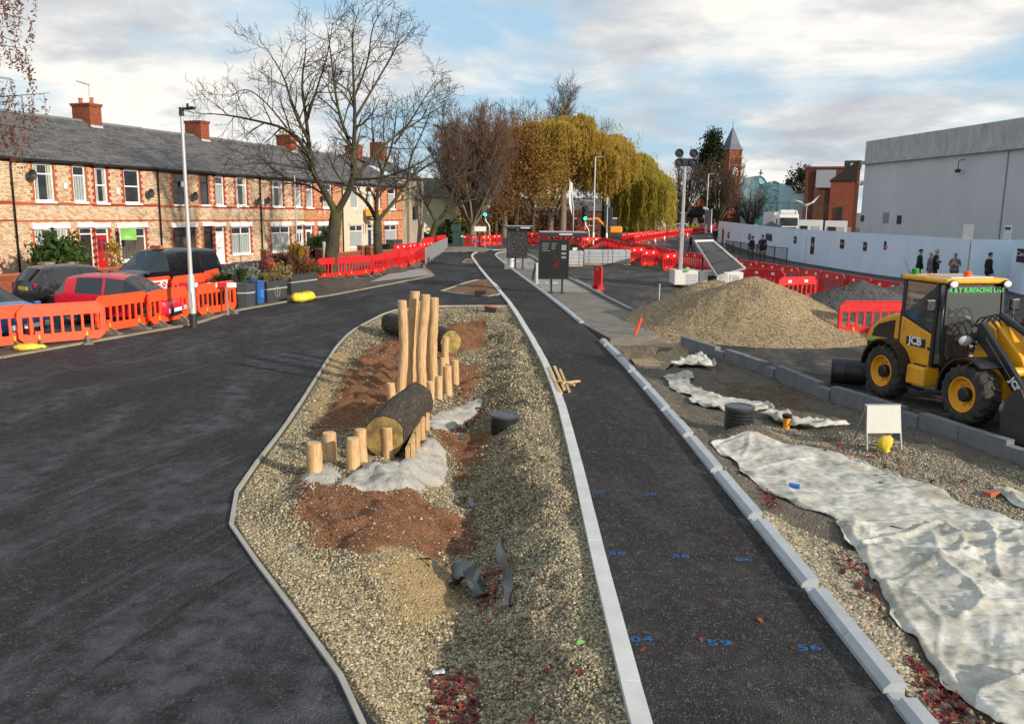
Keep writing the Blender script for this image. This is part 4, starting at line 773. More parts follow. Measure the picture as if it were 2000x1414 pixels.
o=T('no_entry_board','white board with red No Entry lettering fixed to an orange barrier','sign',b1.location,b1.rotation_euler[2]); b=MB(); b.box((.2,-.05,.80),(1.05,.02,.30)); b.build('board','white_clean',o); b=MB(); b.box((.05,-.064,.80),(.62,.006,.2)); b.build('panel','sign_red',o); text_mesh('lettering','No Entry',.15,'white_clean',o,axes((.05,-.07,.80),(1,0,0),(0,0,1),(0,-1,0)),.001,.003)
b=MB(); b.lathe([(.105,-.065),(.105,-.06)],20,(.55,0,.80),axis='Y'); b.cyl((.55,-.062,.80),(.55,-.068,.80),.1,n=20); b.build('disc','sign_red',o); b=MB(); b.box((.55,-.073,.80),(.14,.008,.035),ry=.7); b.build('bar','white_clean',o)
o=T('plank_board','red and white striped plank resting on the barriers by the planters','board',G(407,617),.12); 
for i in range(6):
    b=MB(); b.box((-.75+.3*i,.12,.99),(.3,.03,.15)); b.build('stripe','sign_red' if i%2==0 else 'reflective_white',o)
for s_ in (-.6,.6):
    b=MB(); b.box((s_,.12,.45),(.05,.05,.95)); b.build('leg','steel_grey',o)
row(((505,562),(560,556),(620,549),(665,545),(728,539)),RB,'red barrier in the row behind the two bare trees',  'red barriers behind the bare trees',False)
row(((728,539),(790,526),(834,511)),RB,'red barrier in the row between the far bare tree and the grey guard rail','red barriers next to the grey guard rail',False)
row(((770,510),(812,505),(850,497)),RB,'red barrier with white reflectors near the cream house','red barriers near the cream house')
row(((826,492),(858,484),(878,480)),RB,'red barrier beside the leaning dark tree','red barriers by the leaning tree',False)
row(((897,482),(940,483),(985,480)),RB,'red barrier between the green cabinet and the map shelter','red barriers beside the green cabinet')
row(((1030,480),(1075,482),(1130,487),(1180,487)),RB,'red barrier with reflectors in the line behind the kerb pallets','red barriers behind the kerb pallets')
row(((1028,474),(1090,475),(1175,478)),RB,'red barrier in the second line across the junction','red barriers across the junction',full=False)
row(((1180,487),(1218,499),(1262,507),(1322,524)),RB,'red barrier in the leaning line between pallets and the lighting mast','red barriers by the lighting mast',False,flip=True)
gm='red barriers staggered left of the lighting mast'
bpx((1224,516),(1264,513),RB,'red barrier touching the end kerb pallet',gm,refl=True); bpx((1245,524),(1290,520),RB,'red barrier staggered between the end pallet and the mast',gm,refl=True); bpx((1286,533),(1330,528),RB,'red barrier touching the white generator box left side',gm,refl=True)
row(((1330,526),(1400,535),(1455,545)),RB,'red barrier behind the solar panel trailer','red barriers behind the trailer',True)
row(((1440,547),(1530,563),(1620,582),(1760,612)),RB,'red barrier in the line between the gravel heap and the open carriageway','red barriers beside the open carriageway',True)
ga='red barriers standing against the gravel heap'
bpx((1453,570),(1532,578),RB,'red barrier with two reflectors between trailer and gravel heap',ga,refl=True); bpx((1506,597),(1602,592),RB,'red barrier with two reflectors standing right at the gravel heap slope',ga,refl=True)
bpx((1632,660),(1768,660),RB,'bright red barrier standing just behind the yellow loader','barriers around the loader')
row(((1236,481),(1262,474),(1300,467),(1350,460),(1402,451)),RB,'red barrier in the long curved row along the open carriageway','red barriers in the long curved row',True)
row(((1215,476),(1262,469),(1300,463),(1345,457)),RB,'red barrier in the back row behind the long curve','red barriers behind the long curve',True,full=False)
row(((1066,459),(1110,457),(1156,455)),RB,'red barrier in the far row below the willow trunks','red barriers below the willows',True,full=False)
# red road board standing alone
o=T('barrier_board','single red plastic board standing upright on the muddy road','board',G(1167,566),-.9); b=MB(); b.prism([(-.26,-.04,.12),(.26,-.04,.12),(.26,-.04,.98),(.2,-.04,1.06),(-.2,-.04,1.06),(-.26,-.04,.98)],(0,.08,0)); b.build('panel',RB,o,bevel=.012); b=MB(); b.box((0,-.046,.93),(.2,.006,.14)); b.build('plate','steel_grey',o)
for s_ in (-.16,.16):
    b=MB(); b.prism([(s_-.07,-.2,0),(s_-.07,.2,0),(s_-.07,.05,.3),(s_-.07,-.05,.3)],(.14,0,0)); b.build('foot',RB,o)
b=MB(); b.box((-.268,0,.62),(.012,.07,.6)); b.build('edge_strip','reflective_white',o)
# cones
def cone(px,label):
    q=G(*px); o=T('traffic_cone',label,'cone',(q.x,q.y,0),random.random(),'cones along the long curved row'); b=MB(); b.box((0,0,.025),(.42,.42,.05)); b.build('base',RB,o)
    for nm,m,(r0,z0,r1,z1) in (('lower_body',RB,(.15,.05,.12,.3)),('reflective_sleeve','reflective_white',(.122,.3,.075,.58)),('tip',RB,(.075,.58,.03,.82))): b=MB(); b.lathe([(r0,z0),(r1,z1),(r1*.6,z1+.005)],14); b.build(nm,m,o,True,flat_angle=40)
for px in ((1267,483),(1279,478),(1297,472),(1342,465),(1379,459)): cone(px,'red and white traffic cone standing beside the long curved barrier row')
# ---------------------------------------------------------------- wheel loader
LD=Vector((8.32,15.35,-.006)); LH=math.atan2(-.975,.22)
ld=T('wheel_loader','yellow compact wheel loader with black bucket standing on the works road','loader',LD,LH)
Y_='loader_yellow'; K_='loader_black'
def mirp(pts,y0,y1): return [(p_[0],y0,p_[1]) for p_ in pts],(0,y1-y0,0)
def sideprism(name,pts,y0,y1,mat,parent=ld,bevel=.02,smooth=False):
    b=MB(); a,off=mirp(pts,y0,y1); b.prism(a,off); return b.build(name,mat,parent,smooth,bevel)
hood=sideprism('engine_hood',[(-2.02,.60),(-2.06,1.02),(-1.98,1.24),(-1.72,1.45),(-1.30,1.62),(-.96,1.66),(-.96,.95),(-1.2,.82),(-1.62,.62)],-.60,.60,Y_,bevel=.05)
for s_ in (-1,1):
    sideprism('grille',[(-1.86,1.10),(-1.80,1.26),(-1.66,1.37),(-1.22,1.50),(-1.18,1.50),(-1.20,1.13)],s_*.607-.004,s_*.607+.004,K_,hood,.0); sideprism('air_intake',[(-1.98,.84),(-1.99,.99),(-1.55,.99),(-1.55,.92),(-1.7,.84)],s_*.607-.004,s_*.607+.004,'steel_dark',hood,.0)
    sideprism('stripe_decal',[(-1.97,1.01),(-1.95,1.08),(-1.35,1.08),(-1.35,1.01)],s_*.6065-.002,s_*.6065+.002,'sign_green',hood,0)
b=MB(); b.box((-2.065,0,.85),(.06,1.12,.4)); b.build('counterweight',Y_,ld,bevel=.03)
b=MB(); b.box((-.93,0,1.25),(.06,1.36,.95)); b.build('seal_strip',K_,ld)
for s_ in (-1,1):
    pn=sideprism('side_panel',[(-.89,1.63),(.04,1.37),(.03,1.0),(-.05,.74),(-.42,.70),(-.80,.90),(-.89,1.0)],s_*.66-.05,s_*.66+.05,Y_,bevel=.03)
    if s_<0:
        b=MB(); b.box((-.42,-.714,1.19),(.52,.006,.16)); b.build('logo_backing',K_,pn); text_mesh('lettering','JCB',.205,'white_clean',pn,axes((-.43,-.722,1.205),(1.12,0,0),(0,0,1),(0,-1,0)),.002,.008)
        b=MB(); b.cyl((-.06,-.71,1.12),(-.06,-.722,1.12),.03,n=10); b.build('catch',K_,pn)
        for i in range(4): b=MB(); b.box((-.80,-.712,1.15+.055*i),(.14,.006,.022)); b.build('vent_slot','loader_rim',pn)
# cab
b=MB(); b.box((-.42,0,.95),(.95,1.18,.35)); b.build('cab_floor','steel_dark',ld)
cabp=[]
def post(a,c,r=.04,nm='cab_post'): b=MB(); b.bar(a,c,r*2,r*2); return b.build(nm,K_,ld,bevel=.012)
for s_ in (-1,1):
    post((-.90,s_*.64,1.62),(-.98,s_*.58,2.55),.045); post((.02,s_*.69,.80),(-.03,s_*.64,2.55),.04); post((.16,s_*.60,.85),(.10,s_*.58,2.55),.03); b=MB(); b.bar((-.9,s_*.66,1.655),(.03,s_*.69,1.40),.05,.04); b.build('window_sill',K_,ld)
    b=MB(); b.prism([(-.88,s_*.655,1.68),(.0,s_*.69,1.42),(-.04,s_*.645,2.5),(-.95,s_*.60,2.5)],(0,s_*.008,0)); b.build('side_window','glass_cab',ld)
    b=MB(); b.prism([(.04,s_*.685,.86),(.15,s_*.61,.88),(.095,s_*.585,2.5),(-.01,s_*.64,2.5)],(.004,s_*.006,0)); b.build('corner_window','glass_cab',ld)
b=MB(); b.prism([(.165,-.58,1.02),(.165,.58,1.02),(.10,.56,2.5),(.10,-.56,2.5)],(.008,0,0)); ws=b.build('windscreen','glass_cab',ld)
b=MB(); b.prism([(-.96,-.56,1.72),(-.96,.56,1.72),(-.99,.54,2.48),(-.99,-.54,2.48)],(.008,0,0)); b.build('rear_window','glass_cab',ld)
b=MB(); b.box((.15,0,.93),(.06,1.2,.2)); b.build('front_sill',K_,ld,bevel=.02)
nx=Vector((1,0,.045)).normalized(); text_mesh('lettering','A & T SURFACING LTD',.112,'green_letter',ws,axes((.135,0,2.20),(0,1,0),(-.045,0,1),nx),.001,.004)
b=MB(); b.box((-.45,0,2.60),(1.28,1.36,.13),0,0,.97,.96); rf=b.build('cab_roof',Y_,ld,bevel=.05)
b=MB(); b.box((-1.07,0,2.58),(.16,1.25,.12)); b.build('roof_rear_cap',K_,ld,bevel=.03); b=MB(); b.box((-.3,0,2.672),(.62,.9,.02)); b.build('roof_hatch','steel_galv',rf,bevel=.008)
b=MB(); b.box((-.42,0,2.5),(1.08,1.22,.05)); b.build('headliner',K_,ld)
for nm,m,x,y in (('beacon','beacon_green',-.95,-.45),('beacon','beacon_orange',-.18,.05)):
    b=MB(); b.lathe([(.075,2.66),(.078,2.69),(.066,2.70),(.066,2.79),(.05,2.81),(.001,2.812)],16,(x,y,0)); b.build(nm,m,ld,True,flat_angle=35)
b=MB(); b.tube([(-1.0,-.52,2.66),(-1.05,-.55,2.85),(-1.12,-.6,3.08)],.008,6); b.build('aerial',K_,ld)
for s_ in (-1,1):
    b=MB(); b.tube([(.10,s_*.56,2.545),(.16,s_*.56,2.545),(.235,s_*.56,2.54)],[.05,.085,.09],16); q=b.build('work_lamp',K_,ld,True,flat_angle=40); b=MB(); b.lathe([(.08,.236),(.06,.25),(.001,.255)],16); b.v=[(v_[2],v_[0]+s_*.56,v_[1]+2.54) for v_ in b.v]; b.build('lens','lens_white',q,True)
    b=MB(); b.box((-.28+.0,s_*.0,1.25),(.01,.01,.01)) if False else None
b=MB(); b.box((-.62,0,1.22),(.42,.48,.12)); b.box((-.80,0,1.55),(.12,.46,.62),ry=-.15); b.box((-.84,0,1.93),(.08,.26,.18)); b.build('seat','seat_fabric',ld,bevel=.04)
b=MB(); b.bar((.02,0,1.15),(-.16,0,1.56),.09,.07); b.build('steering_column',K_,ld); b=MB(); pts=[(-.16+.06*math.cos(a),.17*math.sin(a),1.58+.14*math.cos(a)*.55) for a in [i*PI/8 for i in range(17)]]; b.tube(pts,.014,6); b.build('steering_wheel',K_,ld,True)
b=MB(); b.box((-.02,.3,1.3),(.16,.3,.35)); b.build('dashboard',K_,ld,bevel=.02)
b=MB(); b.box((-.5,-.55,1.32),(.5,.12,.16)); b.build('arm_rest','cab_interior',ld,bevel=.02)
# mirrors and grab rails
for s_,x in ((-1,.02),(1,.05)):
    b=MB(); b.tube([(x,s_*.66,2.2),(x+.06,s_*.85,2.22),(x+.06,s_*.86,2.05)],.014,6); q=b.build('mirror_arm',K_,ld); b=MB(); b.box((x+.05,s_*.88,2.02),(.07,.20,.30)); b.build('mirror',K_,q,bevel=.03)
    b=MB(); b.tube([(.20,s_*.66,1.0),(.24,s_*.74,1.25),(.24,s_*.74,1.95),(.14,s_*.64,2.1)],.014,6); b.build('grab_rail',K_,ld,True)
# chassis, tank, wheels
sideprism('front_chassis',[(.05,.42),(.1,.95),(.9,1.0),(1.35,.85),(1.35,.45)],-.34,.34,Y_); sideprism('rear_chassis',[(-1.6,.42),(-1.6,.8),(-.0,.8),(.1,.45)],-.36,.36,'steel_dark')
for s_ in (-1,1):
    b=MB(); b.box((-.22,s_*.66,.60),(.50,.36,.36),0,0,.96,.94); tk=b.build('side_tank',Y_,ld,bevel=.04); b=MB(); b.box((-.22,s_*.66,.79),(.30,.2,.03)); b.build('tread_plate',K_,tk)
    b=MB(); b.box((-.22,s_*.80,.36),(.34,.14,.03)); b.build('step',K_,ld)
def fender(x,y0,y1,r,a0,a1,mat,nm='mudguard'):
    n=14; b=MB(); vs=[]
    for rr in (r,r+.035):
        for i in range(n+1):
            a=R(a0+(a1-a0)*i/n)
            for y in (y0,y1): vs.append((x+rr*math.cos(a),y,.52+rr*math.sin(a)))
    m=2*(n+1); fs=[]
    for i in range(n): fs+=[(2*i,2*i+1,2*i+3,2*i+2),(m+2*i,m+2*i+2,m+2*i+3,m+2*i+1),(2*i,2*i+2,m+2*i+2,m+2*i),(2*i+1,m+2*i+1,m+2*i+3,2*i+3)]
    fs+=[(0,m,m+1,1),(2*n,2*n+1,m+2*n+1,m+2*n)]; b.add(vs,fs); return b.build(nm,mat,ld,True,flat_angle=40)
for s_ in (-1,1):
    fender(-1.08,s_*.50,s_*.93,.60,5,175,K_); fender(1.08,s_*.48,s_*.90,.60,55,185,K_)
def wheel_proto():
    w_=bpy.data.objects.new('wheel',None); COL.objects.link(w_); r=.52; hw=.19
    b=MB(); b.lathe([(.30,-hw*.85),(.36,-hw),(.44,-hw*1.02),(.485,-hw*.9),(.50,-hw*.6),(.50,hw*.6),(.485,hw*.9),(.44,hw*1.02),(.36,hw),(.30,hw*.85)],40,axis='Y'); ty=b.build('tyre','tyre',w_,True)
    tr=MB(); nl=18
    for i in range(nl):
        for s_ in (-1,1):
            a=2*PI*(i+(.5 if s_>0 else 0))/nl
            P=[]
            for (yy,da,rr) in ((0.0,.10,.52),(.09,.05,.522),(.165,-.03,.515),(.195,-.05,.47),(.20,-.06,.42)):
                for dd in (-.055,.055):
                    A=a+da+dd*(.52/rr)*1.0; P.append((rr*math.cos(A),s_*yy,rr*math.sin(A)))
            P2=[(q[0]*.93,q[1]*.95,q[2]*.93) for q in P]; n=5; fs=[(2*k,2*k+1,2*k+3,2*k+2) for k in range(n-1)]+[(2*k,2*k+2,10+2*k+2,10+2*k) for k in range(n-1)]+[(2*k+1,10+2*k+1,10+2*k+3,2*k+3) for k in range(n-1)]+[(0,10,11,1),(8,9,19,18)]
            tr.add(P+P2,fs)
    tr.build('tread_lugs','tyre',ty)
    b=MB(); b.lathe([(.31,-.17),(.30,-.185),(.285,-.18),(.27,-.13),(.24,-.09),(.16,-.075),(.155,-.06),(.12,-.06),(.001,-.06)],28,axis='Y'); rim=b.build('rim','loader_rim',w_,True,flat_angle=30)
    b=MB(); b.lathe([(.125,-.06),(.125,-.15),(.10,-.17),(.001,-.17)],16,axis='Y'); hub=b.build('hub',K_,rim,True,flat_angle=35)
    b=MB(); b.lathe([(.31,.17),(.28,.15),(.001,.12)],24,axis='Y'); b.build('inner_disc',K_,w_,True)
    for i in range(8):
        a=2*PI*i/8; b=MB(); b.cyl((.19*math.cos(a),-.07,.19*math.sin(a)),(.19*math.cos(a),-.10,.19*math.sin(a)),.017,n=6); b.build('wheel_nut','steel_grey',rim)
    return w_
wp=wheel_proto(); first=True
for x in (-1.08,1.08):
    for s_ in (-1,1):
        q=wp if first else copytree(wp); first=False; q.parent=ld; q.location=(x,s_*.73,.52); q.rotation_euler=(0,random.random(),0 if s_<0 else PI)
b=MB(); b.cyl((-1.08,-.6,.52),(-1.08,.6,.52),.1); b.cyl((1.08,-.6,.52),(1.08,.6,.52),.1); b.build('axles','steel_dark',ld) 
# loader tower, arms, bucket
for s_ in (-1,1):
    sideprism('tower_plate',[(.42,.85),(.55,1.25),(.62,1.62),(.78,1.72),(.95,1.62),(1.05,1.2),(1.3,.9)],s_*.24-.02,s_*.24+.02,Y_)
    ar=sideprism('boom_arm',[(.62,1.50),(.66,1.66),(.86,1.72),(1.50,1.16),(2.05,.62),(2.16,.40),(2.10,.26),(1.98,.26),(1.85,.52),(1.32,1.0),(.74,1.42)],s_*.42-.045,s_*.42+.045,K_,bevel=.012)
    b=MB(); b.cyl((.74,s_*.36,1.58),(.74,s_*.49,1.58),.055,n=14); b.build('pivot_pin','steel_grey',ar); b=MB(); b.bar((1.0,s_*.42,1.475),(1.9,s_*.42,.63),.1,.01); b.build('edge_plate','steel_grey',ar)
    if s_<0: text_mesh('lettering','JCB',.17,'white_clean',ar,axes((1.72,-.468,.80),(.72,0,-.69),(.69,0,.72),(0,-1,0)),.002,.008)
    b=MB(); b.cyl((.55,s_*.32,.9),(1.1,s_*.36,1.16),.05); q=b.build('lift_cylinder',K_,ld,True,flat_angle=40); b=MB(); b.cyl((1.1,s_*.36,1.16),(1.42,s_*.38,1.16-.08+.06),.028); b.build('rod','chrome',q,True)
    # head lamps on brackets
    b=MB(); b.tube([(.58,s_*.3,1.3),(.62,s_*.5,1.34),(.66,s_*.62,1.36)],.035,8); q=b.build('lamp_bracket',K_,ld,True); b=MB(); b.lathe([(.05,-.14),(.105,-.06),(.12,.05),(.118,.06)],18); b.v=[(v_[2]+.70,v_[0]*1.25+s_*.66,v_[1]*.85+1.39) for v_ in b.v]; q2=b.build('headlamp',K_,ld,True); b=MB(); b.lathe([(.112,.055),(.09,.085),(.001,.10)],18); b.v=[(v_[2]+.70,v_[0]*1.25+s_*.66,v_[1]*.85+1.39) for v_ in b.v]; b.build('lens','lamp_clear',q2,True)
b=MB(); b.cyl((.80,-.46,1.50),(.80,.46,1.50),.06); b.cyl((1.55,-.42,.98),(1.55,.42,.98),.085); b.build('cross_tube',Y_,ld,True,flat_angle=40)
sideprism('bell_crank',[(1.25,1.42),(1.42,1.52),(1.56,1.2),(1.66,.72),(1.55,.66),(1.42,.95)],-.09,.09,Y_); sideprism('centre_arm',[(.7,1.62),(.86,1.74),(1.5,1.22),(1.9,.55),(1.78,.5),(1.3,1.05)],-.2,.2,Y_)
b=MB(); b.cyl((.78,.0,1.82),(1.42,0,1.56),.062,n=14); q=b.build('tilt_cylinder',K_,ld,True,flat_angle=40); b=MB(); b.cyl((1.42,.02,1.56),(1.66,.02,1.4),.03); b.build('rod','chrome',q,True)
b=MB(); b.cyl((1.06,.22,1.86-.06),(2.02,.22,.98),.055,n=14); q=b.build('tilt_cylinder',K_,ld,True,flat_angle=40); b=MB(); b.bar((1.5,.155,1.37),(2.1,.155,.82),.03,.02); b.build('guide_rail','chrome',q)
for k in range(5):
    y=-.25+.12*k; b=MB(); b.tube(smoothpl([Vector(q) for q in ((.35,y,1.1),(.42,y*1.1,1.5+.04*k),(.62,y*1.2,1.80+.03*k),(.85,y,1.78),(1.0,y,1.6))],3),.013,6); b.build('hose',K_,ld,True)
bp=[(2.02,.06),(1.98,.35),(2.04,.66),(2.22,.86),(2.32,.88),(2.28,.80),(2.12,.6),(2.08,.36),(2.12,.12),(2.9,.06),(2.9,.02),(2.1,.0)]
bk=sideprism('bucket',bp,-.92,.92,'bucket_steel',bevel=.012)
for s_ in (-1,1): sideprism('side_plate',[(2.03,.06),(2.0,.35),(2.06,.66),(2.25,.87),(2.34,.87),(2.62,.45),(2.9,.08),(2.9,.03),(2.1,.01)],s_*.93-.014,s_*.93+.014,'bucket_steel',bk,.004)
b=MB(); b.box((2.9,0,.035),(.12,1.9,.03),ry=.05); b.build('cutting_edge','steel_grey',bk)
for s_ in (-1,1): sideprism('hitch_plate',[(1.9,.2),(1.9,.62),(2.02,.7),(2.04,.2)],s_*.42-.07,s_*.42+.07,K_)
def CZ(z): return z if z<1.66 else 1.66+(z-1.66)*.75
def squash(o):
    for c in o.children:
        if c.type=='MESH' and c.name.split('.')[0] in ('cab_post','side_window','corner_window','windscreen','rear_window','cab_roof','roof_rear_cap','roof_hatch','headliner','beacon','aerial','work_lamp','lens','seat','mirror_arm','mirror','grab_rail','window_sill'):
            if max(v_.co.x for v_ in c.data.vertices)<.45 or c.name.startswith('grab'):
                for v_ in c.data.vertices: v_.co.z=CZ(v_.co.z)
        squash(c)
squash(ld)
# black drum lying behind the loader
q=G(1655,752); o=T('plastic_drum','open black plastic drum lying beside the loader rear wheel','drum',(q.x,q.y,.29),-.35); b=MB(); b.lathe([(.245,-.33),(.28,-.335),(.285,-.31),(.27,-.29),(.275,-.1),(.285,-.08),(.275,-.06),(.28,.2),(.275,.34),(.20,.36),(.001,.355)],24,axis='Y'); b.v=[(v_[1],v_[0],v_[2]) for v_ in b.v]; b.build('shell','black_ribbed',o,True,flat_angle=35); b=MB(); b.lathe([(.245,-.33),(.24,.2),(.001,.21)],24,axis='Y'); b.v=[(v_[1],v_[0],v_[2]) for v_ in b.v]; b.build('inside','black_plastic',o,True)
# tipper truck side beyond the loader
o=T('tipper_truck','grey steel tipper body with mesh sides showing beyond the loader cab','truck',(14.9,20.6,0),R(-72))
for i in range(4):
    b=MB(); b.box((-1.4+.95*i,-.9,1.25),(.06,.05,.9)); b.build('body_post','steel_grey',o)
b=MB(); b.box((0,-.9,1.72),(3.2,.06,.08)); b.box((0,-.9,.78),(3.2,.06,.08)); b.build('side_rail','steel_grey',o); b=MB(); b.box((0,-.88,1.25),(3.0,.02,.88)); b.build('side_panel','kerb_grey',o); b=MB(); b.box((0,0,.7),(3.3,1.8,.1)); b.box((0,.9,1.2),(3.2,.05,1.0)); b.box((1.62,0,1.2),(.05,1.8,1.0)); b.build('load_bed','steel_grey',o)
for x in (-1.1,1.1):
    for y in (-.75,.75):
        b=MB(); b.lathe([(.2,-.1),(.38,-.1),(.4,0),(.38,.1),(.2,.1)],20,(x,y,.4),axis='Y'); b.build('wheel','tyre',o,True)
b=MB(); b.box((2.6,0,1.2),(1.5,1.8,1.6),0,0,.8,.95); b.build('cab','car_white',o,bevel=.1); b=MB(); b.tube([(2.3,-.9,1.7),(2.3,-1.15,1.9)],.02,6); b.box((2.3,-1.2,1.85),(.1,.2,.34)); b.build('mirror','black_plastic',o)
# ---------------------------------------------------------------- cars
def car(name,label,loc,rz,paintm,st,belt,Lh,wheels,wr,plate_front='plate_white',plate_rear='plate_yellow',pillars=(),extra=None,glass_rng=None,group=None):
    """st: (x, zlow, zbelt, ztop, wlow, wbelt, wtop); loft along x from tail to nose"""
    o=T(name,label,'car',loc,rz,group); secs=[]
    for (x,zl,zb,zt,wl,wb,wt) in st:
        secs.append([(x,wl*.8,zl),(x,wl,zl+.08),(x,wb*1.01,(zl+zb)*.5),(x,wb,zb),(x,wt+(wb-wt)*.1,zb+(zt-zb)*.86),(x,wt*.82,zt-.012),(x,wt*.35,zt+.01)])
    k=len(secs[0]); faces={'body':[]}; names={}
    for i in range(len(secs)-1):
        a,b_=st[i],st[i+1]; ta=a[3]-a[2]>.18; tb=b_[3]-b_[2]>.18
        for j in range(k-1):
            key='body'
            if j==3 and ta and tb and (i not in pillars): key=f'side_window#{i}'
            if j==3 and (ta!=tb) and i not in pillars: key='quarter'+str(i)
            if j in (4,5) and ta!=tb: key='windscreen' if (a[0]+b_[0])/2>0 else 'rear_window'
            for s_ in (-1,1):
                q=[secs[i][j],secs[i+1][j],secs[i+1][j+1],secs[i][j+1]]; q=[(v_[0],v_[1]*s_,v_[2]) for v_ in q]
                kk=key+('L' if s_>0 else 'R') if key.startswith('side') or key.startswith('quarter') else key
                faces.setdefault(kk,[]).append(q if s_<0 else q[::-1])
        q=[secs[i][k-1],secs[i+1][k-1]]; top=[q[0],q[1],(q[1][0],-q[1][1],q[1][2]),(q[0][0],-q[0][1],q[0][2])]
        key='body' if not (ta!=tb) else ('windscreen' if (a[0]+b_[0])/2>0 else 'rear_window'); faces.setdefault(key,[]).append(top)
        q=[secs[i][0],secs[i+1][0]]; faces['body'].append([q[0],q[1],(q[1][0],-q[1][1],q[1][2]),(q[0][0],-q[0][1],q[0][2])])
    for sec in (secs[0],secs[-1]): faces['body'].append(sec+[(v_[0],-v_[1],v_[2]) for v_ in sec[::-1]])
    for key,fl in faces.items():
        b=MB(); lut={}
        for f in fl:
            ids=[]
            for v_ in f:
                r_=tuple(round(c_,4) for c_ in v_)
                if r_ not in lut: lut[r_]=len(b.v); b.v.append(r_)
                ids.append(lut[r_])
            b.f.append(tuple(ids)); b.m.append(0)
        nm='body' if key=='body' else ('windscreen' if key=='windscreen' else ('rear_window' if key=='rear_window' else 'side_window'))
        q=b.build(nm,paintm if nm=='body' else 'glass_car',o,True,flat_angle=38 if nm=='body' else None)
        if nm=='body': body=q
    b=MB(); b.box((0,0,.52),(Lh*1.3,st[len(st)//2][5]*1.6,.3)); b.box((-.35,0,.8),(.5,1.1,.5)); b.box((.3,.35,.85),(.2,.45,.55)); b.box((.3,-.35,.85),(.2,.45,.55)); b.build('interior','seat_fabric',o)
    for x in wheels:
        for s_ in (-1,1):
            wb=max(q[5] for q in st); wo=bpy.data.objects.new('wheel',None); COL.objects.link(wo); wo.parent=o; wo.location=(x,s_*(wb-.09),wr); wo.rotation_euler[2]=0 if s_<0 else PI
            b=MB(); b.lathe([(wr*.62,-.095),(wr*.93,-.10),(wr,-.06),(wr,.06),(wr*.93,.1),(wr*.62,.095)],24,axis='Y'); b.build('tyre','tyre',wo,True,flat_angle=40)
            b=MB(); b.lathe([(wr*.64,-.09),(wr*.6,-.075),(wr*.2,-.06),(.001,-.07)],20,axis='Y'); rim=b.build('rim','rim_alloy',wo,True,flat_angle=30)
            for q in range(5):
                a=2*PI*q/5; b=MB(); b.bar((wr*.12*math.cos(a),-.085,wr*.12*math.sin(a)),(wr*.58*math.cos(a),-.085,wr*.58*math.sin(a)),.05,.03); b.build('spoke','rim_alloy',rim)
            b=MB(); n=16; rr=wr*1.14
            vs=[(x+rr*math.cos(R(-10+200*i/n)),s_*(wb+.006),wr+rr*math.sin(R(-10+200*i/n))) for i in range(n+1)]; b.prism(vs,(0,-s_*.05,0)); b.build('wheel_arch','black_plastic',body)
    nose,tail=st[-1],st[0]
    for s_ in (-1,1):
        b=MB(); b.box((nose[0]-.10,s_*(nose[5]*.78),nose[2]-.10),(.22,.30,.15),s_*.35*-1); b.build('headlight','lamp_clear',o,bevel=.03)
        b=MB(); b.box((tail[0]+.06,s_*(tail[5]*.92),tail[2]+.02),(.12,.14,.26)); b.build('tail_light','lamp_red',o,bevel=.03)
        b=MB(); b.box((st[-3][0]-.28,s_*(st[-3][5]+.1),st[-3][2]+.07),(.12,.18,.13)); b.build('door_mirror',paintm,o,bevel=.04)
        b=MB(); b.box((-.35,s_*(max(q[5] for q in st)+.012),belt-.12),(.16,.03,.035)); b.build('door_handle',paintm,o,bevel=.008)
    b=MB(); b.box((nose[0]+.012,0,.42),(.02,.52,.11)); b.build('number_plate',plate_front,o); b=MB(); b.box((tail[0]-.012,0,.78),(.02,.52,.11)); b.build('number_plate',plate_rear,o)
    b=MB(); b.box((nose[0]+.004,0,.36),(.02,nose[5]*1.4,.24)); b.build('grille','black_plastic',o); b=MB(); b.box((tail[0]-.003,0,.36),(.02,tail[5]*1.7,.2)); b.build('bumper','black_plastic',o,bevel=.01)
    return o
def hatch(L=3.42,Ht=1.46,W=.81,hood=.94):
    h=L/2
    return [(-h,.24,.82,.86,W*.82,W*.86,W*.62),(-h+.05,.2,.86,1.02,W*.9,W*.93,W*.66),(-h+.34,.18,.93,Ht-.08,W*.97,W*.985,W*.70),(-h+.70,.18,.93,Ht-.01,W,W,W*.73),(-.20,.18,.90,Ht,W,W,W*.75),(-.13,.18,.90,Ht,W,W,W*.75),(.42,.18,.88,Ht-.06,W,W,W*.73),(1.02,.18,hood-.03,hood+.02,W,W*.97,W*.85),(h-.32,.2,hood-.14,hood-.10,W*.95,W*.92,W*.78),(h-.05,.24,.66,.70,W*.80,W*.80,W*.66),(h,.28,.52,.56,W*.70,W*.72,W*.55)]
rc=G(236,630); car('parked_hatchback','red three door hatchback parked behind the orange barriers',(rc.x,rc.y+.2,0),R(-3),'car_red',hatch(),.9,1.7,(-1.12,1.14),.29,pillars=(2,4))
fc=G(150,600); car('parked_hatchback','small black hatchback with yellow rear plate parked by the garden wall',(fc.x,fc.y,0),R(57),'car_black',hatch(3.5,1.49,.81,.97),.92,1.7,(-1.12,1.16),.29,pillars=(2,4))
bc=G(-65,662); car('parked_hatchback','blue hatchback with its bonnet showing behind the end orange barrier',(bc.x,bc.y+.2,0),R(-14),'car_blue',hatch(3.9,1.45,.86,.95),.92,1.8,(-1.25,1.3),.31,pillars=(2,4))
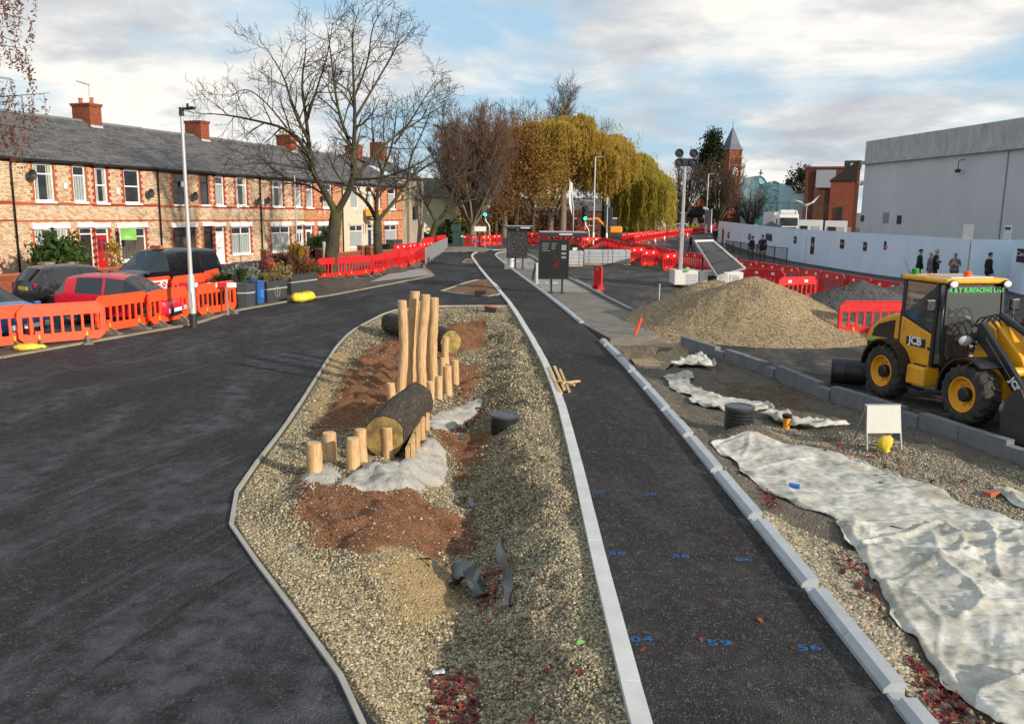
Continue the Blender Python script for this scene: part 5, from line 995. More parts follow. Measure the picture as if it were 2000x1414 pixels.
def van(L=4.6,Ht=1.82,W=.90):
    h=L/2; return [(-h,.3,.95,1.0,W*.93,W*.96,W*.80),(-h+.04,.24,1.02,1.35,W*.97,W*.98,W*.82),(-h+.28,.22,1.08,Ht-.05,W,W,W*.86),(-h+1.15,.22,1.06,Ht,W,W,W*.88),(-h+1.22,.22,1.06,Ht,W,W,W*.88),(.0,.22,1.04,Ht+.01,W,W,W*.88),(.08,.22,1.04,Ht+.01,W,W,W*.88),(.55,.22,1.02,Ht-.07,W,W,W*.85),(1.42,.22,1.03,1.08,W*.99,W*.96,W*.86),(h-.35,.24,.90,.95,W*.96,W*.93,W*.78),(h-.05,.3,.70,.74,W*.85,W*.84,W*.66),(h,.34,.56,.6,W*.75,W*.76,W*.6)]
tcx=G(322,577); tx=car('taxi_cab','black taxi van with roof sign parked beyond the red hatchback',(tcx.x,tcx.y,0),R(-114),'car_navy',van(),1.0,2.1,(-1.45,1.45),.33,pillars=(2,4,6),plate_front='plate_yellow')
b=MB(); b.box((.25,0,1.90),(.2,.62,.13),0,0,.8,.9); b.build('roof_sign','terracotta',tx,bevel=.03)
# ---------------------------------------------------------------- terrace of brick houses
TO=Vector((-22.75,38.9,0)); TD=Vector((math.sin(R(20.2)),math.cos(R(20.2)),0)); TA=math.atan2(TD.y,TD.x)
TN=Vector((-TD.y,TD.x,0))
def tl(u,y=0,z=0): return TO+TD*u+TN*y+Vector((0,0,z-.008*u))
def holed(b,x0,x1,z0,z1,holes,y=0,depth=.12,mi=0):
    X=sorted({x0,x1}|{h for q in holes for h in q[:2]}); Z=sorted({z0,z1}|{h for q in holes for h in q[2:]})
    for i in range(len(X)-1):
        for j in range(len(Z)-1):
            cx=(X[i]+X[i+1])/2; cz=(Z[j]+Z[j+1])/2
            if any(q[0]<cx<q[1] and q[2]<cz<q[3] for q in holes): continue
            b.add([(X[i],y,Z[j]),(X[i+1],y,Z[j]),(X[i+1],y,Z[j+1]),(X[i],y,Z[j+1])],[(0,1,2,3)],mi)
    for (a,c,d,e) in holes: b.add([(a,y,d),(c,y,d),(c,y,e),(a,y,e),(a,y+depth,d),(c,y+depth,d),(c,y+depth,e),(a,y+depth,e)],[(0,1,5,4),(1,2,6,5),(2,3,7,6),(3,0,4,7)],mi)
def window(parent,x0,x1,z0,z1,frame_m='upvc',style='top',curt='net_curtain',sill='stone_lintel',y=.07,glassm='window_glass',name='window'):
    w_=x1-x0; h=z1-z0; t=.065; b=MB(); b.box(((x0+x1)/2,y,z0+t/2),(w_,.07,t)); b.box(((x0+x1)/2,y,z1-t/2),(w_,.07,t)); b.box((x0+t/2,y,(z0+z1)/2),(t,.07,h-2*t)); b.box((x1-t/2,y,(z0+z1)/2),(t,.07,h-2*t)); bars=[]; panes=[]
    zt=z1-h*(.27 if style in('top','top2') else .5)
    b.box(((x0+x1)/2,y-.004,zt),(w_-2*t,.075,t)); 
    if style=='top2': b.box(((x0+x1)/2,y-.004,(zt+z1)/2),(t,.075,z1-zt-t))
    o=b.build(name,frame_m,parent,bevel=.006)
    segs=[(x0+t,x1-t,z0+t,zt-t/2)]+([(x0+t,x1-t,zt+t/2,z1-t)] if style!='top2' else [(x0+t,(x0+x1)/2-t/2,zt+t/2,z1-t),((x0+x1)/2+t/2,x1-t,zt+t/2,z1-t)])
    for (a,c,d,e) in segs: q=MB(); q.box(((a+c)/2,y+.01,(d+e)/2),(c-a,.012,e-d)); q.build('pane',glassm,o)
    if curt:
        k=MB(); n=max(6,int(w_/.09)); 
        for s0,s1 in (((0,1.),) if curt!='curtain' else ((0,.25),(.72,1.))):
            vs=[]; m=max(3,int(n*(s1-s0)))
            for i in range(m+1):
                xx=x0+t+(w_-2*t)*(s0+(s1-s0)*i/m); yy=y+.016+.0*(i%2); vs+=[(xx,y-.001+(.003 if i%2 else 0),z0+t),(xx,y-.001+(.003 if i%2 else 0),(zt if curt!='curtain' else z1-t))]
            vs=[(v_[0],y+.0012 if False else v_[1]+.0025,v_[2]) for v_ in vs]
            k.add(vs,[(2*i,2*i+2,2*i+3,2*i+1) for i in range(m)])
        k.build('curtain',curt,o)
    if sill: q=MB(); q.box(((x0+x1)/2,-.035,z0-.055),(w_+.12,.16,.11)); q.build('sill',sill,o,bevel=.008)
    return o
def quoins(b,x,z0,z1,s_,mi=0):
    z=z0; k=0
    while z<z1-.02: w_=.12 if k%2 else .235; e=min(z1,z+.166); b.box((x+s_*w_/2,-.002,(z+e)/2),(w_,.008,e-z-.002)); z=e; k+=1
def house(u,wd,mir,wall,dress,label,frame='upvc',door='door_white',doorstyle='panel',sillm='stone_lintel',curt=('net_curtain','net_curtain','net_curtain'),upstyle='top',lint='stone_lintel',pipe=False,chim=False,glassd='window_glass',pots=2,potm='terracotta',soffit=False):
    p_=tl(u); o=T('terraced_house',label,'house',(p_.x,p_.y,p_.z),TA,'brick terrace beside the side street'); k=wd/4.5
    def mx(a,c): a*=k; c*=k; return (wd-c,wd-a) if mir else (a,c)
    W1=mx(1.25,2.31)+(3.62,5.34); W2=mx(3.46,4.2)+(3.62,5.34); W3=mx(1.05,2.9)+(.62,2.32); D=mx(3.6,4.4)+(.12,2.36)
    holes=[W1,W2,W3,D]; b=MB(); holed(b,.0,wd,-.4,5.5,holes); b.bb((0,.13,-.4),(wd,.3,.0)) if False else None
    b.add([(0,0,-.4),(0,10,-.4),(0,10,5.5),(0,0,5.5),(wd,0,-.4),(wd,10,-.4),(wd,10,5.5),(wd,0,5.5),(0,5,8.02),(wd,5,8.02)],[(0,1,2,8,3),(4,7,9,6,5),(1,5,6,2)]); wl=b.build('wall',wall,o)
    b=MB()
    for (a,c,d,e) in holes: quoins(b,a,d,e,-1); quoins(b,c,d,e,1)
    b.box((wd/2,-.002,3.50),(wd,.010,.15)); b.box((wd/2,-.002,2.70),(wd,.010,.075)); b.box((wd/2,-.002,5.40),(wd,.010,.12)); b.build('brick_dressing',dress,wl)
    for (a,c,d,e),zl,hh in ((W3,2.32,.27),(D,2.36,.23)):
        b=MB(); b.box(((a+c)/2,-.035,zl+hh/2),(c-a+.28,.11,hh)); b.build('lintel',lint,o,bevel=.01)
    for (a,c,d,e) in (W1,W2):
        b=MB(); n=8; pts=[(a,-.01,e-.002)]+[(a+(c-a)*i/n,-.01,e+.09*math.sin(PI*i/n)) for i in range(n+1)]+[(c,-.01,e-.002)]; b.prism(pts[1:-1],(0,.09,0)); b.build('arch_head','upvc' if frame=='upvc' else dress,o)
    window(o,*W1,frame,upstyle,curt[0],sillm); window(o,*W2,frame,upstyle,curt[1],sillm); window(o,*W3,frame,'top2',curt[2],'upvc' if frame=='upvc' else sillm)
    a,c,d,e=D; b=MB(); t=.06
    b.box((a+t/2,.08,(d+e)/2),(t,.08,e-d)); b.box((c-t/2,.08,(d+e)/2),(t,.08,e-d)); b.box(((a+c)/2,.08,e-t/2),(c-a,.08,t)); b.box(((a+c)/2,.08,2.03),(c-a,.08,t)); fr=b.build('door_frame','upvc' if door!='door_black' else 'door_black',o)
    b=MB(); b.box(((a+c)/2,.10,1.07),(c-a-2*t,.05,1.88)); dr=b.build('door',door,o)
    b=MB(); b.box(((a+c)/2,.09,2.17),(c-a-2*t,.02,.22)); b.build('fanlight','window_glass',fr)
    mid=(a+c)/2
    if doorstyle=='panel':
        for s_ in (-.15,.15):
            b=MB(); b.box((mid+s_,.072,1.5),(.14,.012,.62)); b.build('door_light','window_glass',dr); b=MB(); b.box((mid+s_,.073,.7),(.16,.01,.5)); b.build('door_panel',door,dr,bevel=.004)
    elif doorstyle=='glazed': b=MB(); b.box((mid,.072,1.3),(.42,.012,1.2)); b.build('door_light','window_glass',dr)
    else:
        b=MB(); b.lathe([(.15,.0),(.15,.01),(.001,.01)],12,(mid,.07,1.62),axis='Y'); b.build('door_light','window_glass',dr); b=MB(); b.box((mid,.073,.75),(.45,.01,.55)); b.build('door_panel',door,dr,bevel=.004)
    b=MB(); b.box((mid,.068,1.05),(.24,.02,.05)); b.build('letter_box','chrome',dr); b=MB(); b.box((mid+.28,.06,1.08),(.03,.04,.12)); b.build('handle','chrome',dr)
    b=MB(); b.box((mid,-.16,.05),(c-a+.2,.42,.16)); b.build('door_step','stone_lintel',o)
    # roof
    b=MB(); b.add([(0,-.28,5.58),(wd,-.28,5.58),(wd,5,8.13),(0,5,8.13),(wd,10.25,5.58),(0,10.25,5.58),(0,-.28,5.50),(wd,-.28,5.50),(wd,5,8.05),(0,5,8.05),(wd,10.25,5.5),(0,10.25,5.5)],[(0,1,2,3),(3,2,4,5),(7,6,9,8),(8,9,11,10),(0,6,7,1),(5,4,10,11)]); rf=b.build('roof','slate',o)
    n=int(wd/.45)
    for i in range(n):
        b=MB(); b.tube([(wd*i/n+.01,5,8.10),(wd*(i+1)/n-.01,5,8.10)],.11,8); b.build('ridge_tile','kerb_dark',rf,True,flat_angle=50)
    b=MB(); b.box((wd/2,-.26,5.48),(wd,.13,.13)); gt=b.build('gutter','gutter_black',o,bevel=.02); b=MB(); b.box((wd/2,-.10,5.46),(wd,.16,.14)); b.build('fascia','gutter_black' if not soffit else 'upvc',o)
    if pipe:
        b=MB(); b.tube([(.05,-.24,5.45),(.05,-.10,5.25),(.05,-.08,5.1),(.05,-.08,-.2)],.045,8); dp=b.build('downpipe','gutter_black',o,True)
        for z in (4.4,3.2,2.0,.9): b=MB(); b.box((.05,-.07,z),(.13,.09,.05)); b.build('bracket','gutter_black',dp)
    for xx in (wd*.47,wd*.6): b=MB(); b.box((xx if not mir else wd-xx,-.006,3.3),(.22,.02,.22)); b.build('air_vent','vent_grey',o)
    if chim:
        b=MB(); b.bb((wd-.02,4.35,7.4),(wd+.80,5.65,9.05)); ch=b.build('chimney','brick_red',rf); b=MB(); b.bb((wd-.06,4.30,8.92),(wd+.84,5.70,9.0)); b.bb((wd-.09,4.27,9.0),(wd+.87,5.73,9.08)); b.build('chimney_cap','brick_red',ch)
        b=MB(); b.add([(wd-.05,4.3,7.74),(wd+.83,4.3,7.74),(wd+.83,4.34,7.9),(wd-.05,4.34,7.9)],[(0,1,2,3)]); 
        for i in range(6):
            zz=7.76+i*.07; b.bb((wd-.03,4.33+.12*i,zz-.1),(wd-.024,4.45+.12*i,zz+.06))
        b.build('flashing','kerb_grey',ch)
        for i in range(pots):
            yy=4.6+.8*i/max(1,pots-1); b=MB(); b.lathe([(.13,9.06),(.15,9.1),(.115,9.14),(.105,9.34),(.13,9.37),(.13,9.41),(.09,9.41)],12,(wd+.4,yy,0)); b.build('chimney_pot',potm,ch,True,flat_angle=40)
    return o
BB='brick_buff'; BO='brick_orange'; DR='brick_dressing'; DO='brick_dressing_orange'
house(-4.5,4.5,True,BB,DR,'buff brick terraced house with creeper stems on its upper wall',chim=True)
H1=house(0,4.5,False,BB,DO,'buff brick terraced house with dark brown door and orange window surrounds',door='door_brown',doorstyle='glazed',pipe=True,curt=('curtain','net_curtain','curtain'))
H2=house(4.5,4.5,True,BB,DR,'buff brick terraced house with bright red front door',door='door_red',upstyle='half',curt=(None,'curtain','blind_dark'),chim=True)
H3=house(9,4.5,False,BB,DO,'buff brick terraced house with dark brown window frames and black door',frame='frame_brown',door='door_black',doorstyle='glazed',pipe=True,curt=(None,None,'blind_dark'))
H4=house(13.5,4.5,True,BB,DR,'buff brick terraced house with white arched panel door',door='door_white',doorstyle='arch',curt=('curtain','net_curtain','net_curtain'),chim=True,pots=0)
H5=house(18,5,False,BB,DR,'buff brick terraced house behind the clipped green shrubs',curt=('curtain','net_curtain','net_curtain'),pipe=True)
H6=house(23,5,True,BO,DR,'orange brick terraced house with glazed white door behind the low hedge',door='door_white',doorstyle='glazed',chim=True,pots=4,potm='pot_cream')
H7=house(28,4.8,False,'brick_cream','brick_cream','cream painted terraced house with grey door behind the bare tree',door='door_blue',doorstyle='glazed',pipe=True,lint='brick_cream',sillm=None)
H8=house(32.8,5.2,True,BO,DR,'orange brick end terrace house with white eaves board',door='door_white',soffit=True,chim=True,pots=1)
def dish(h,x,z,m='steel_dark'):
    b=MB(); b.lathe([(.001,0),(.15,.03),(.24,.09),(.25,.09),(.15,.02),(.001,-.01)],14); b.v=[(v_[0]+x,-v_[2]-.22,v_[1]+z) for v_ in b.v]; o=b.build('satellite_dish',m,h,True); b=MB(); b.tube([(x,-.02,z-.18),(x,-.18,z-.1),(x,-.22,z)],.02,6); b.tube([(x,-.22,z-.2),(x,-.45,z-.02)],.012,5); b.build('bracket',m,o)
dish(H1,.95,4.8); dish(H2,3.75,4.15); dish(H3,2.7,4.1); dish(H4,4.1,3.9); dish(H5,.55,4.0); dish(H6,2.2,4.3)
for h,x,z in ((H1,2.95,4.35),(H2,1.7,4.2),(H3,1.95,4.75),(H4,2.3,3.6),(H5,.4,3.9)):
    b=MB(); b.box((x,-.04,z),(.2,.08,.3)); b.build('alarm_box','render_white',h,bevel=.02)
# aerial
b=MB(); b.tube([(4.4,4.2,9.2),(4.4,4.2,10.1)],.02,6); b.tube([(4.4,4.2,10.0),(3.0,3.6,10.05)],.012,5)
for i in range(8): b.tube([(4.3-.16*i,4.15-.07*i-.2,10.0),(4.3-.16*i,4.15-.07*i+.2,10.02)],.006,4)
b.build('aerial','steel_grey',H2)
# agents boards
def board(u,y,z,label,m1,m2,words,w_=.75,h=.62):
    p_=tl(u,y,z); o=T('agent_board',label,'sign',p_,TA+R(-55)); b=MB(); b.box((0,0,0),(w_,.02,h)); b.build('board',m1,o); b=MB(); b.box((0,-.012,-h*.28 if m2!='none' else 0),(w_*.98,.006,h*.4)); b.build('panel',m2,o)
    text_mesh('lettering',words,.13,'white_clean',o,axes((0,-.018,-h*.28),(1,0,0),(0,0,1),(0,-1,0)),.001,.003); b=MB(); b.box((-w_/2-.03,.0,-.45),(.05,.05,h+1.1)); b.build('pole','white_clean' if m1=='sign_green' else 'sign_black',o)
board(6.0,-.75,2.05,'green agent board on a white pole beside the red door','sign_green','sign_green','SOLD')
board(31.5,-.75,3.15,'orange and black to let board on the cream painted house','sign_orange','sign_black','TO LET',1.2,.95)
# tan gable block and cream house past the terrace
p_=tl(38.05); o=T('rendered_building','tan rendered gable wall with pilasters at the terrace end','building',(p_.x,p_.y,p_.z),TA); b=MB(); b.bb((0,.8,-.4),(5.2,9,6.4)); b.build('wall','render_tan',o)
for x in (.25,2.4,4.9): b=MB(); b.bb((x-.22,.55,-.4),(x+.22,.797,6.2)); b.build('pilaster','render_tan',o)
b=MB(); b.add([(-.2,.5,6.38),(5.4,.5,6.38),(5.4,5,8.3),(-.2,5,8.3),(5.4,9.4,6.38),(-.2,9.4,6.38)],[(0,1,2,3),(3,2,4,5)]); rf=b.build('roof','slate',o); b=MB(); b.bb((4.2,4.4,7.6),(5.1,5.6,9.7)); b.build('chimney','brick_red',rf)
b=MB(); b.box((3.6,.53,3.4),(.7,.06,1.2)); b.build('window','window_glass',o)
q=VY(843,460,88); o=T('cream_house','cream rendered house wall behind the leaning dark tree','house',(q.x,88,0),R(8)); b=MB(); b.bb((-2.2,0,-.3),(2.6,8,4.6)); b.build('wall','render_cream',o); b=MB(); b.add([(-2.5,-.3,4.6),(2.9,-.3,4.6),(2.9,4,6.6),(-2.5,4,6.6),(2.9,8.3,4.6),(-2.5,8.3,4.6)],[(0,1,2,3),(3,2,4,5)]); b.build('roof','slate',o); b=MB(); b.box((-1.2,-.03,1.9),(.5,.06,.9)); b.build('window','window_glass',o); b=MB(); b.box((1.6,-.03,1.9),(.5,.06,.9)); b.build('window','window_glass',o)
# ---------------------------------------------------------------- garden walls
def gwall(u0,u1,y,h,label,rail=False,cop='terracotta'):
    p_=tl(u0,y); o=T('garden_wall',label,'wall',(p_.x,p_.y,p_.z),TA,'low brick garden walls'); w_=u1-u0; b=MB(); b.bb((0,0,-.3),(w_,.22,h)); b.build('wall','brick_red',o)
    n=int(w_/.5)
    for i in range(n): b=MB(); b.bb((w_*i/n+.004,-.03,h),(w_*(i+1)/n-.004,.25,h+.07)); b.build('coping_stone',cop,o)
    for x in (0,w_): b=MB(); b.bb((x-.19,-.08,-.3),(x+.19,.3,h+.35)); q=b.build('pillar','brick_red',o); b=MB(); b.bb((x-.23,-.12,h+.35),(x+.23,.34,h+.43)); b.build('cap','edging_dirty',q)
    if rail:
        b=MB(); b.tube([(.2,.1,h+.45),(w_-.2,.1,h+.45)],.015,6); b.tube([(.2,.1,h+.15),(w_-.2,.1,h+.15)],.015,6); r=b.build('railing','gutter_black',o)
        for i in range(int(w_/.16)): b=MB(); x=.2+.16*i; b.tube([(x,.1,h+.07),(x,.1,h+.55),(x,.1,h+.62)],[.01,.01,.002],5); b.build('spike','gutter_black',r)
GY=-4.4
gwall(-7,-2.2,GY,.62,'low brick garden wall beneath the large green shrub'); gwall(-1.0,3.6,GY,.62,'low brick garden wall beside the black hatchback'); gwall(12.6,16.6,GY,.72,'low brick garden wall with spiked black railing behind the taxi',True); gwall(18.2,23.4,GY,.6,'low brick garden wall behind the spiky plant'); gwall(24.6,29.5,GY,.55,'low brick garden wall below the dark clipped hedge'); gwall(30.6,35.5,GY,.5,'low brick garden wall in front of the cream house')
for u,lab in ((17.2,'weathered timber gate post beside the garden wall'),(18.0,'rounded pale timber post next to the clipped shrub')):
    p_=tl(u,GY-.9); o=T('gate_post',lab,'post',(p_.x,p_.y,-.05)); b=MB(); b.tube([(0,0,0),(0,0,.9),(0,0,1.35),(0,0,1.42)],[.11,.11,.105,.06],10); b.build('shaft','edging',o,True,flat_angle=50); b=MB(); b.box((0,0,.8),(.02,.26,.05)); b.build('strap','steel_dark',o)
p_=tl(17.6,GY-.85); b=MB(); b.box((0,0,.5),(.7,.05,1.0)); 
for i in range(5): b.box((-.28+.14*i,-.03,.5),(.11,.02,.95))
o=b.build('garden_gate','door_brown',loc=(p_.x,p_.y,0),rz=TA); tag(o,'brown timber garden gate between two posts','gate')
# picket fence near red door
p_=tl(4.2,-2.6); o=T('picket_fence','low white picket fence below the green agent board','fence',(p_.x,p_.y,0),TA)
for i in range(22): b=MB(); b.prism([(.17*i,0,.0),(.17*i+.09,0,.0),(.17*i+.09,0,.9),(.17*i+.045,0,1.0),(.17*i,0,.9)],(0,.02,0)); b.build('picket','white_paint',o)
b=MB(); b.box((1.85,.035,.3),(3.75,.03,.07)); b.box((1.85,.035,.75),(3.75,.03,.07)); b.build('rail','white_paint',o)
# wheelie bins near the far houses
for px,m,lab in (((655,505),'black_plastic','dark wheeled bin in front of the cream painted house'),((762,497),'black_plastic','black wheeled bin beside the tan gable wall'),((778,496),'membrane','grey wheeled bin next to the black bin at the gable')):
    q=G(*px); o=T('wheeled_bin',lab,'bin',(q.x,q.y,0),.3,'wheeled bins at the terrace end'); b=MB(); b.box((0,0,.55),(.48,.55,.95),0,0,1.18,1.15); b.build('body',m,o,bevel=.02); b=MB(); b.box((0,-.02,1.06),(.6,.68,.07)); b.build('lid',m,o,bevel=.02); b=MB(); b.cyl((-.28,.25,.1),(.28,.25,.1),.1); b.build('wheel','tyre',o)
# ---------------------------------------------------------------- trees
class TB:
    """collects tapered tubes and leaf cards into numpy-friendly lists"""
    def __init__(s): s.t=MB(); s.w=MB()
def wander(a,d,length,n,up,rnd,droop=0.):
    pts=[Vector(a)]; d=Vector(d).normalized()
    for i in range(n):
        d=(d+Vector((random.gauss(0,rnd),random.gauss(0,rnd),random.gauss(0,rnd)*.7+up-droop*i/n))).normalized(); pts.append(pts[-1]+d*(length/n))
    return pts
def grow(tb,pts,r0,r1,level,spec):
    """spec: list per level (count per metre, length range, angle, radius ratio, upward pull, twist)"""
    n=len(pts); rad=[r0+(r1-r0)*i/(n-1) for i in range(n)]
    tgt=tb.t if r0>spec['split'] else tb.w
    tgt.tube(pts,rad,8 if r0>.12 else (5 if r0>.035 else 3),caps=False)
    if level>=len(spec['lv']): return
    cnt,l0,l1,ang,up,rn=spec['lv'][level]; L_=sum((pts[i+1]-pts[i]).length for i in range(n-1)); m=max(1,int(cnt*L_+random.random()))
    for i in range(m):
        t=spec.get('from',.2)+(1-spec.get('from',.2))*(i+random.random())/m if level>0 else .25+.75*(i+random.random())/m
        k=min(n-2,int(t*(n-1))); f=t*(n-1)-k; p_=pts[k]+(pts[k+1]-pts[k])*f; d=(pts[k+1]-pts[k]).normalized(); rr=rad[k]+(rad[k+1]-rad[k])*f
        ax=Vector((random.gauss(0,1),random.gauss(0,1),random.gauss(0,1))); ax=(ax-d*ax.dot(d)).normalized(); a=R(ang)*random.uniform(.7,1.3); nd_=d*math.cos(a)+ax*math.sin(a); ln=random.uniform(l0,l1)*(1.15-.6*t)
        c0=min(rr*.7,max(spec['min'],rr*.62)); grow(tb,wander(p_,nd_,ln,4 if ln>.8 else 3,up,rn,spec.get('droop',0)),max(spec['min'],c0),spec['min'],level+1,spec)
def fin_tree(name,label,base,tb,mt,mw,group=None,leafmesh=None,cat='tree'):
    o=T(name,label,cat,base,0,group); inv=Matrix.Translation((-base[0],-base[1],-base[2]))
    for q,nm,m in ((tb.t,'trunk',mt),(tb.w,'crown',mw)):
        if not q.v: continue
        me=bpy.data.meshes.new(nm); me.from_pydata(q.v,[],q.f); me.materials.append(M[m]); me.transform(inv); me.polygons.foreach_set('use_smooth',[True]*len(me.polygons)); x=bpy.data.objects.new(nm,me); COL.objects.link(x); x.parent=o
    return o
def limb_px(px,Y,dy=0.,n=3):
    P=[VY(x,y,Y+dy*i/(len(px)-1)) for i,(x,y) in enumerate(px)]; return smoothpl(P,2)
def bare_by_px(label,base,Y,trunk,limbs,spec,mt,mw,group,name='bare_tree'):
    tb=TB(); g=VY(*trunk[0],Y); P=[Vector((g.x,Y,-.1))]+[VY(x,y,Y) for x,y in trunk[1:]]; P=smoothpl(P,2); r=spec['r']
    tb.t.tube(P,[r*(1.35 if i==0 else (1.1-.25*i/len(P))) for i in range(len(P))],14,caps=False)
    for px,dy,r0,r1 in limbs: grow(tb,limb_px(px,Y,dy),r0,r1,0,spec)
    return fin_tree(name,label,(g.x,Y,0),tb,mt,mw,group)
random.seed(11)
SP1=dict(split=.028,min=.0085,r=.33,lv=[(1.9,1.1,2.9,48,.05,.17),(3.2,.6,1.5,46,.045,.2),(5.0,.25,.7,42,.04,.22)],droop=0)
bare_by_px('large bare tree with forked mossy trunk and wide crown over the terrace',None,41.9,[(645,547),(647,500),(652,455),(657,415)],[
 ([(657,418),(632,370),(608,332),(604,290),(598,230),(588,165),(598,95)],1.0,.20,.02),([(657,418),(690,358),(690,300),(694,230),(690,150),(688,60)],-.6,.19,.02),([(604,300),(562,252),(505,237),(450,226),(405,222)],1.5,.10,.015),([(690,352),(722,312),(762,272),(812,240),(868,205)],2.,.11,.015),([(600,270),(572,215),(556,150),(520,95)],-2.,.085,.012),([(693,232),(730,170),(765,110),(785,70)],1.2,.08,.012),([(608,332),(572,325),(520,318),(462,322)],-1.5,.07,.012),([(690,300),(660,220),(650,140),(640,60)],-2.6,.10,.012),([(640,385),(600,360),(560,355),(500,300)],2.5,.07,.012),([(690,350),(740,350),(800,330),(850,300)],-2.,.075,.012),([(600,235),(620,170),(640,110),(650,45)],2.2,.07,.012),([(692,190),(720,120),(725,60),(740,30)],-2.,.06,.012),([(560,250),(520,200),(480,170),(450,190)],1.,.05,.01)],SP1,'bark_tree','twig_dark','bare street trees')
SP2=dict(SP1); SP2['r']=.27
bare_by_px('smaller bare tree with low spreading fork and mossy trunk',None,51.,[(740,523),(738,480),(737,432)],[
 ([(737,432),(716,392),(680,366),(655,338),(640,300)],1.,.15,.015),([(737,432),(734,392),(746,340),(768,282),(775,215)],-1.,.15,.015),([(737,432),(770,395),(796,352),(836,322),(876,300)],1.5,.14,.015),([(734,392),(722,368),(700,340),(690,300)],-1.,.08,.012),([(746,340),(730,280),(725,230),(735,190)],1.,.08,.012),([(796,352),(800,310),(830,250),(845,200)],-1.,.08,.012),([(770,282),(800,240),(830,190),(850,160)],.5,.07,.012),([(680,366),(650,360),(620,350),(590,352)],.5,.06,.01),([(796,352),(840,355),(870,350)],.5,.06,.01)],SP2,'bark_tree','twig_dark','bare street trees')
SP3=dict(split=.04,min=.012,r=.26,lv=[(2.0,1.0,2.6,50,.10,.2),(3.4,.7,1.5,48,.09,.22),(4.2,.35,.8,40,.07,.2)],droop=0)
bare_by_px('purple grey bare tree with curved leaning trunk beside the green cabinet',None,78.,[(838,466),(848,445),(853,432)],[([(852,434),(835,405),(822,380),(812,340)],1,.16,.02),([(853,432),(875,415),(905,395),(930,370)],1,.17,.02),([(860,428),(880,395),(890,350),(905,310)],-1,.13,.02),([(835,405),(850,370),(860,320)],-1.5,.1,.02),([(822,380),(800,365),(780,340)],0,.07,.015),([(905,395),(945,385),(980,378)],1,.08,.015),([(890,350),(920,335),(955,330)],2,.07,.015)],SP3,'bark_tree','twig_plum','bare trees at the junction')
# procedural far trees
def fan_tree(label,px,Y,h,spread,nl,mt,mw,twist=.1,seed=0,group='autumn trees beyond the junction',start=.18,min_=.016,dens=(1.5,2.4,2.6),upr=.12,name='upright_tree'):
    random.seed(seed); tb=TB(); g=VY(px,460,Y); B=Vector((g.x,Y,-.1)); H0=h*start; tb.t.tube([B,B+Vector((0,0,H0*.5)),B+Vector((.1,0,H0))],[h*.028,h*.022,h*.02],10,caps=False)
    sp=dict(split=.05,min=min_,lv=[(dens[0],h*.10,h*.22,30,upr,.13),(dens[1],h*.05,h*.12,34,upr,.15),(dens[2],h*.03,h*.07,34,upr,.15)])
    for i in range(nl):
        a=2*PI*(i*.382)+random.random()*.5; k=math.sqrt((i+.5)/nl); d=Vector((math.cos(a)*k*spread,math.sin(a)*k*spread,1)); L_=h*(1-start)*(1-.16*k*k)*random.uniform(.9,1.03)/math.sqrt(1+(k*spread*.55)**2)
        p0=B+Vector((0,0,H0*random.uniform(.6,1.1))); grow(tb,wander(p0,d,L_,7,.10,.08),h*.012,min_,0,sp)
    return fin_tree(name,label,(B.x,Y,0),tb,mt,mw,group)
fan_tree('rounded reddish bare tree with dense upright branches',922,86,13.6,.85,36,'trunk_pale','twig_red',seed=3,dens=(2.2,3.4,3.6),min_=.014)
fan_tree('tall brown bare tree behind the yellow foliage',1075,112,18.5,.55,12,'trunk_pale','twig_brown',seed=5)
fan_tree('thin bare tree rising behind the reddish tree',985,104,15.2,.5,9,'trunk_pale','twig_brown',seed=6)
fan_tree('broad bare tree left of the clock tower',1400,150,13.5,1.0,24,'bark_tree','twig_brown',seed=8,start=.15,group='bare trees below the clock tower',min_=.022,name='bare_tree')
fan_tree('low spreading bare tree before the glass dome',1462,128,8.6,1.35,24,'bark_tree','twig_brown',seed=9,start=.2,upr=.04,group='bare trees below the clock tower',min_=.02,name='bare_tree')
fan_tree('dark bare tree behind the lighting mast',1335,160,13.8,.8,12,'bark_tree','twig_plum',seed=12,group='bare trees below the clock tower',min_=.025,name='bare_tree')
fan_tree('dense bare tree behind the black lighting mast head',1298,158,9.5,1.0,11,'bark_tree','twig_plum',seed=14,group='bare trees below the clock tower',min_=.025,name='bare_tree')
def cards(c,size,up=None,droop=0.,asp=2.2):
    n=len(c); a=RNG.normal(size=(n,3)); a[:,2]-=droop*1.5; a/=np.linalg.norm(a,axis=1)[:,None]; b_=np.cross(a,RNG.normal(size=(n,3))); b_/=np.linalg.norm(b_,axis=1)[:,None]; s_=size*(RNG.random((n,1))*.8+.6)
    A=a*s_*asp/2; Bv=b_*s_/2; v=np.stack([c-A,c+Bv,c+A,c-Bv],1).reshape(-1,3); return v,np.arange(4*n).reshape(-1,4)
def clump_pts(ells,ncl,per,sig,shell=.55):
    out=[]; vol=np.array([e[3]*e[4]*e[5] for e in ells]); pr=vol/vol.sum()
    for e,k in zip(ells,RNG.multinomial(ncl,pr)):
        d=RNG.normal(size=(k,3)); d/=np.linalg.norm(d,axis=1)[:,None]; r=(shell+(1-shell)*RNG.random((k,1)))**.8; c=np.array(e[:3])+d*r*np.array(e[3:]); c=c+RNG.normal(0,.12,(k,3))*np.array(e[3:])
        p_=np.repeat(c,per,0)+RNG.normal(0,sig,(k*per,3)); out.append(p_)
    return np.concatenate(out)
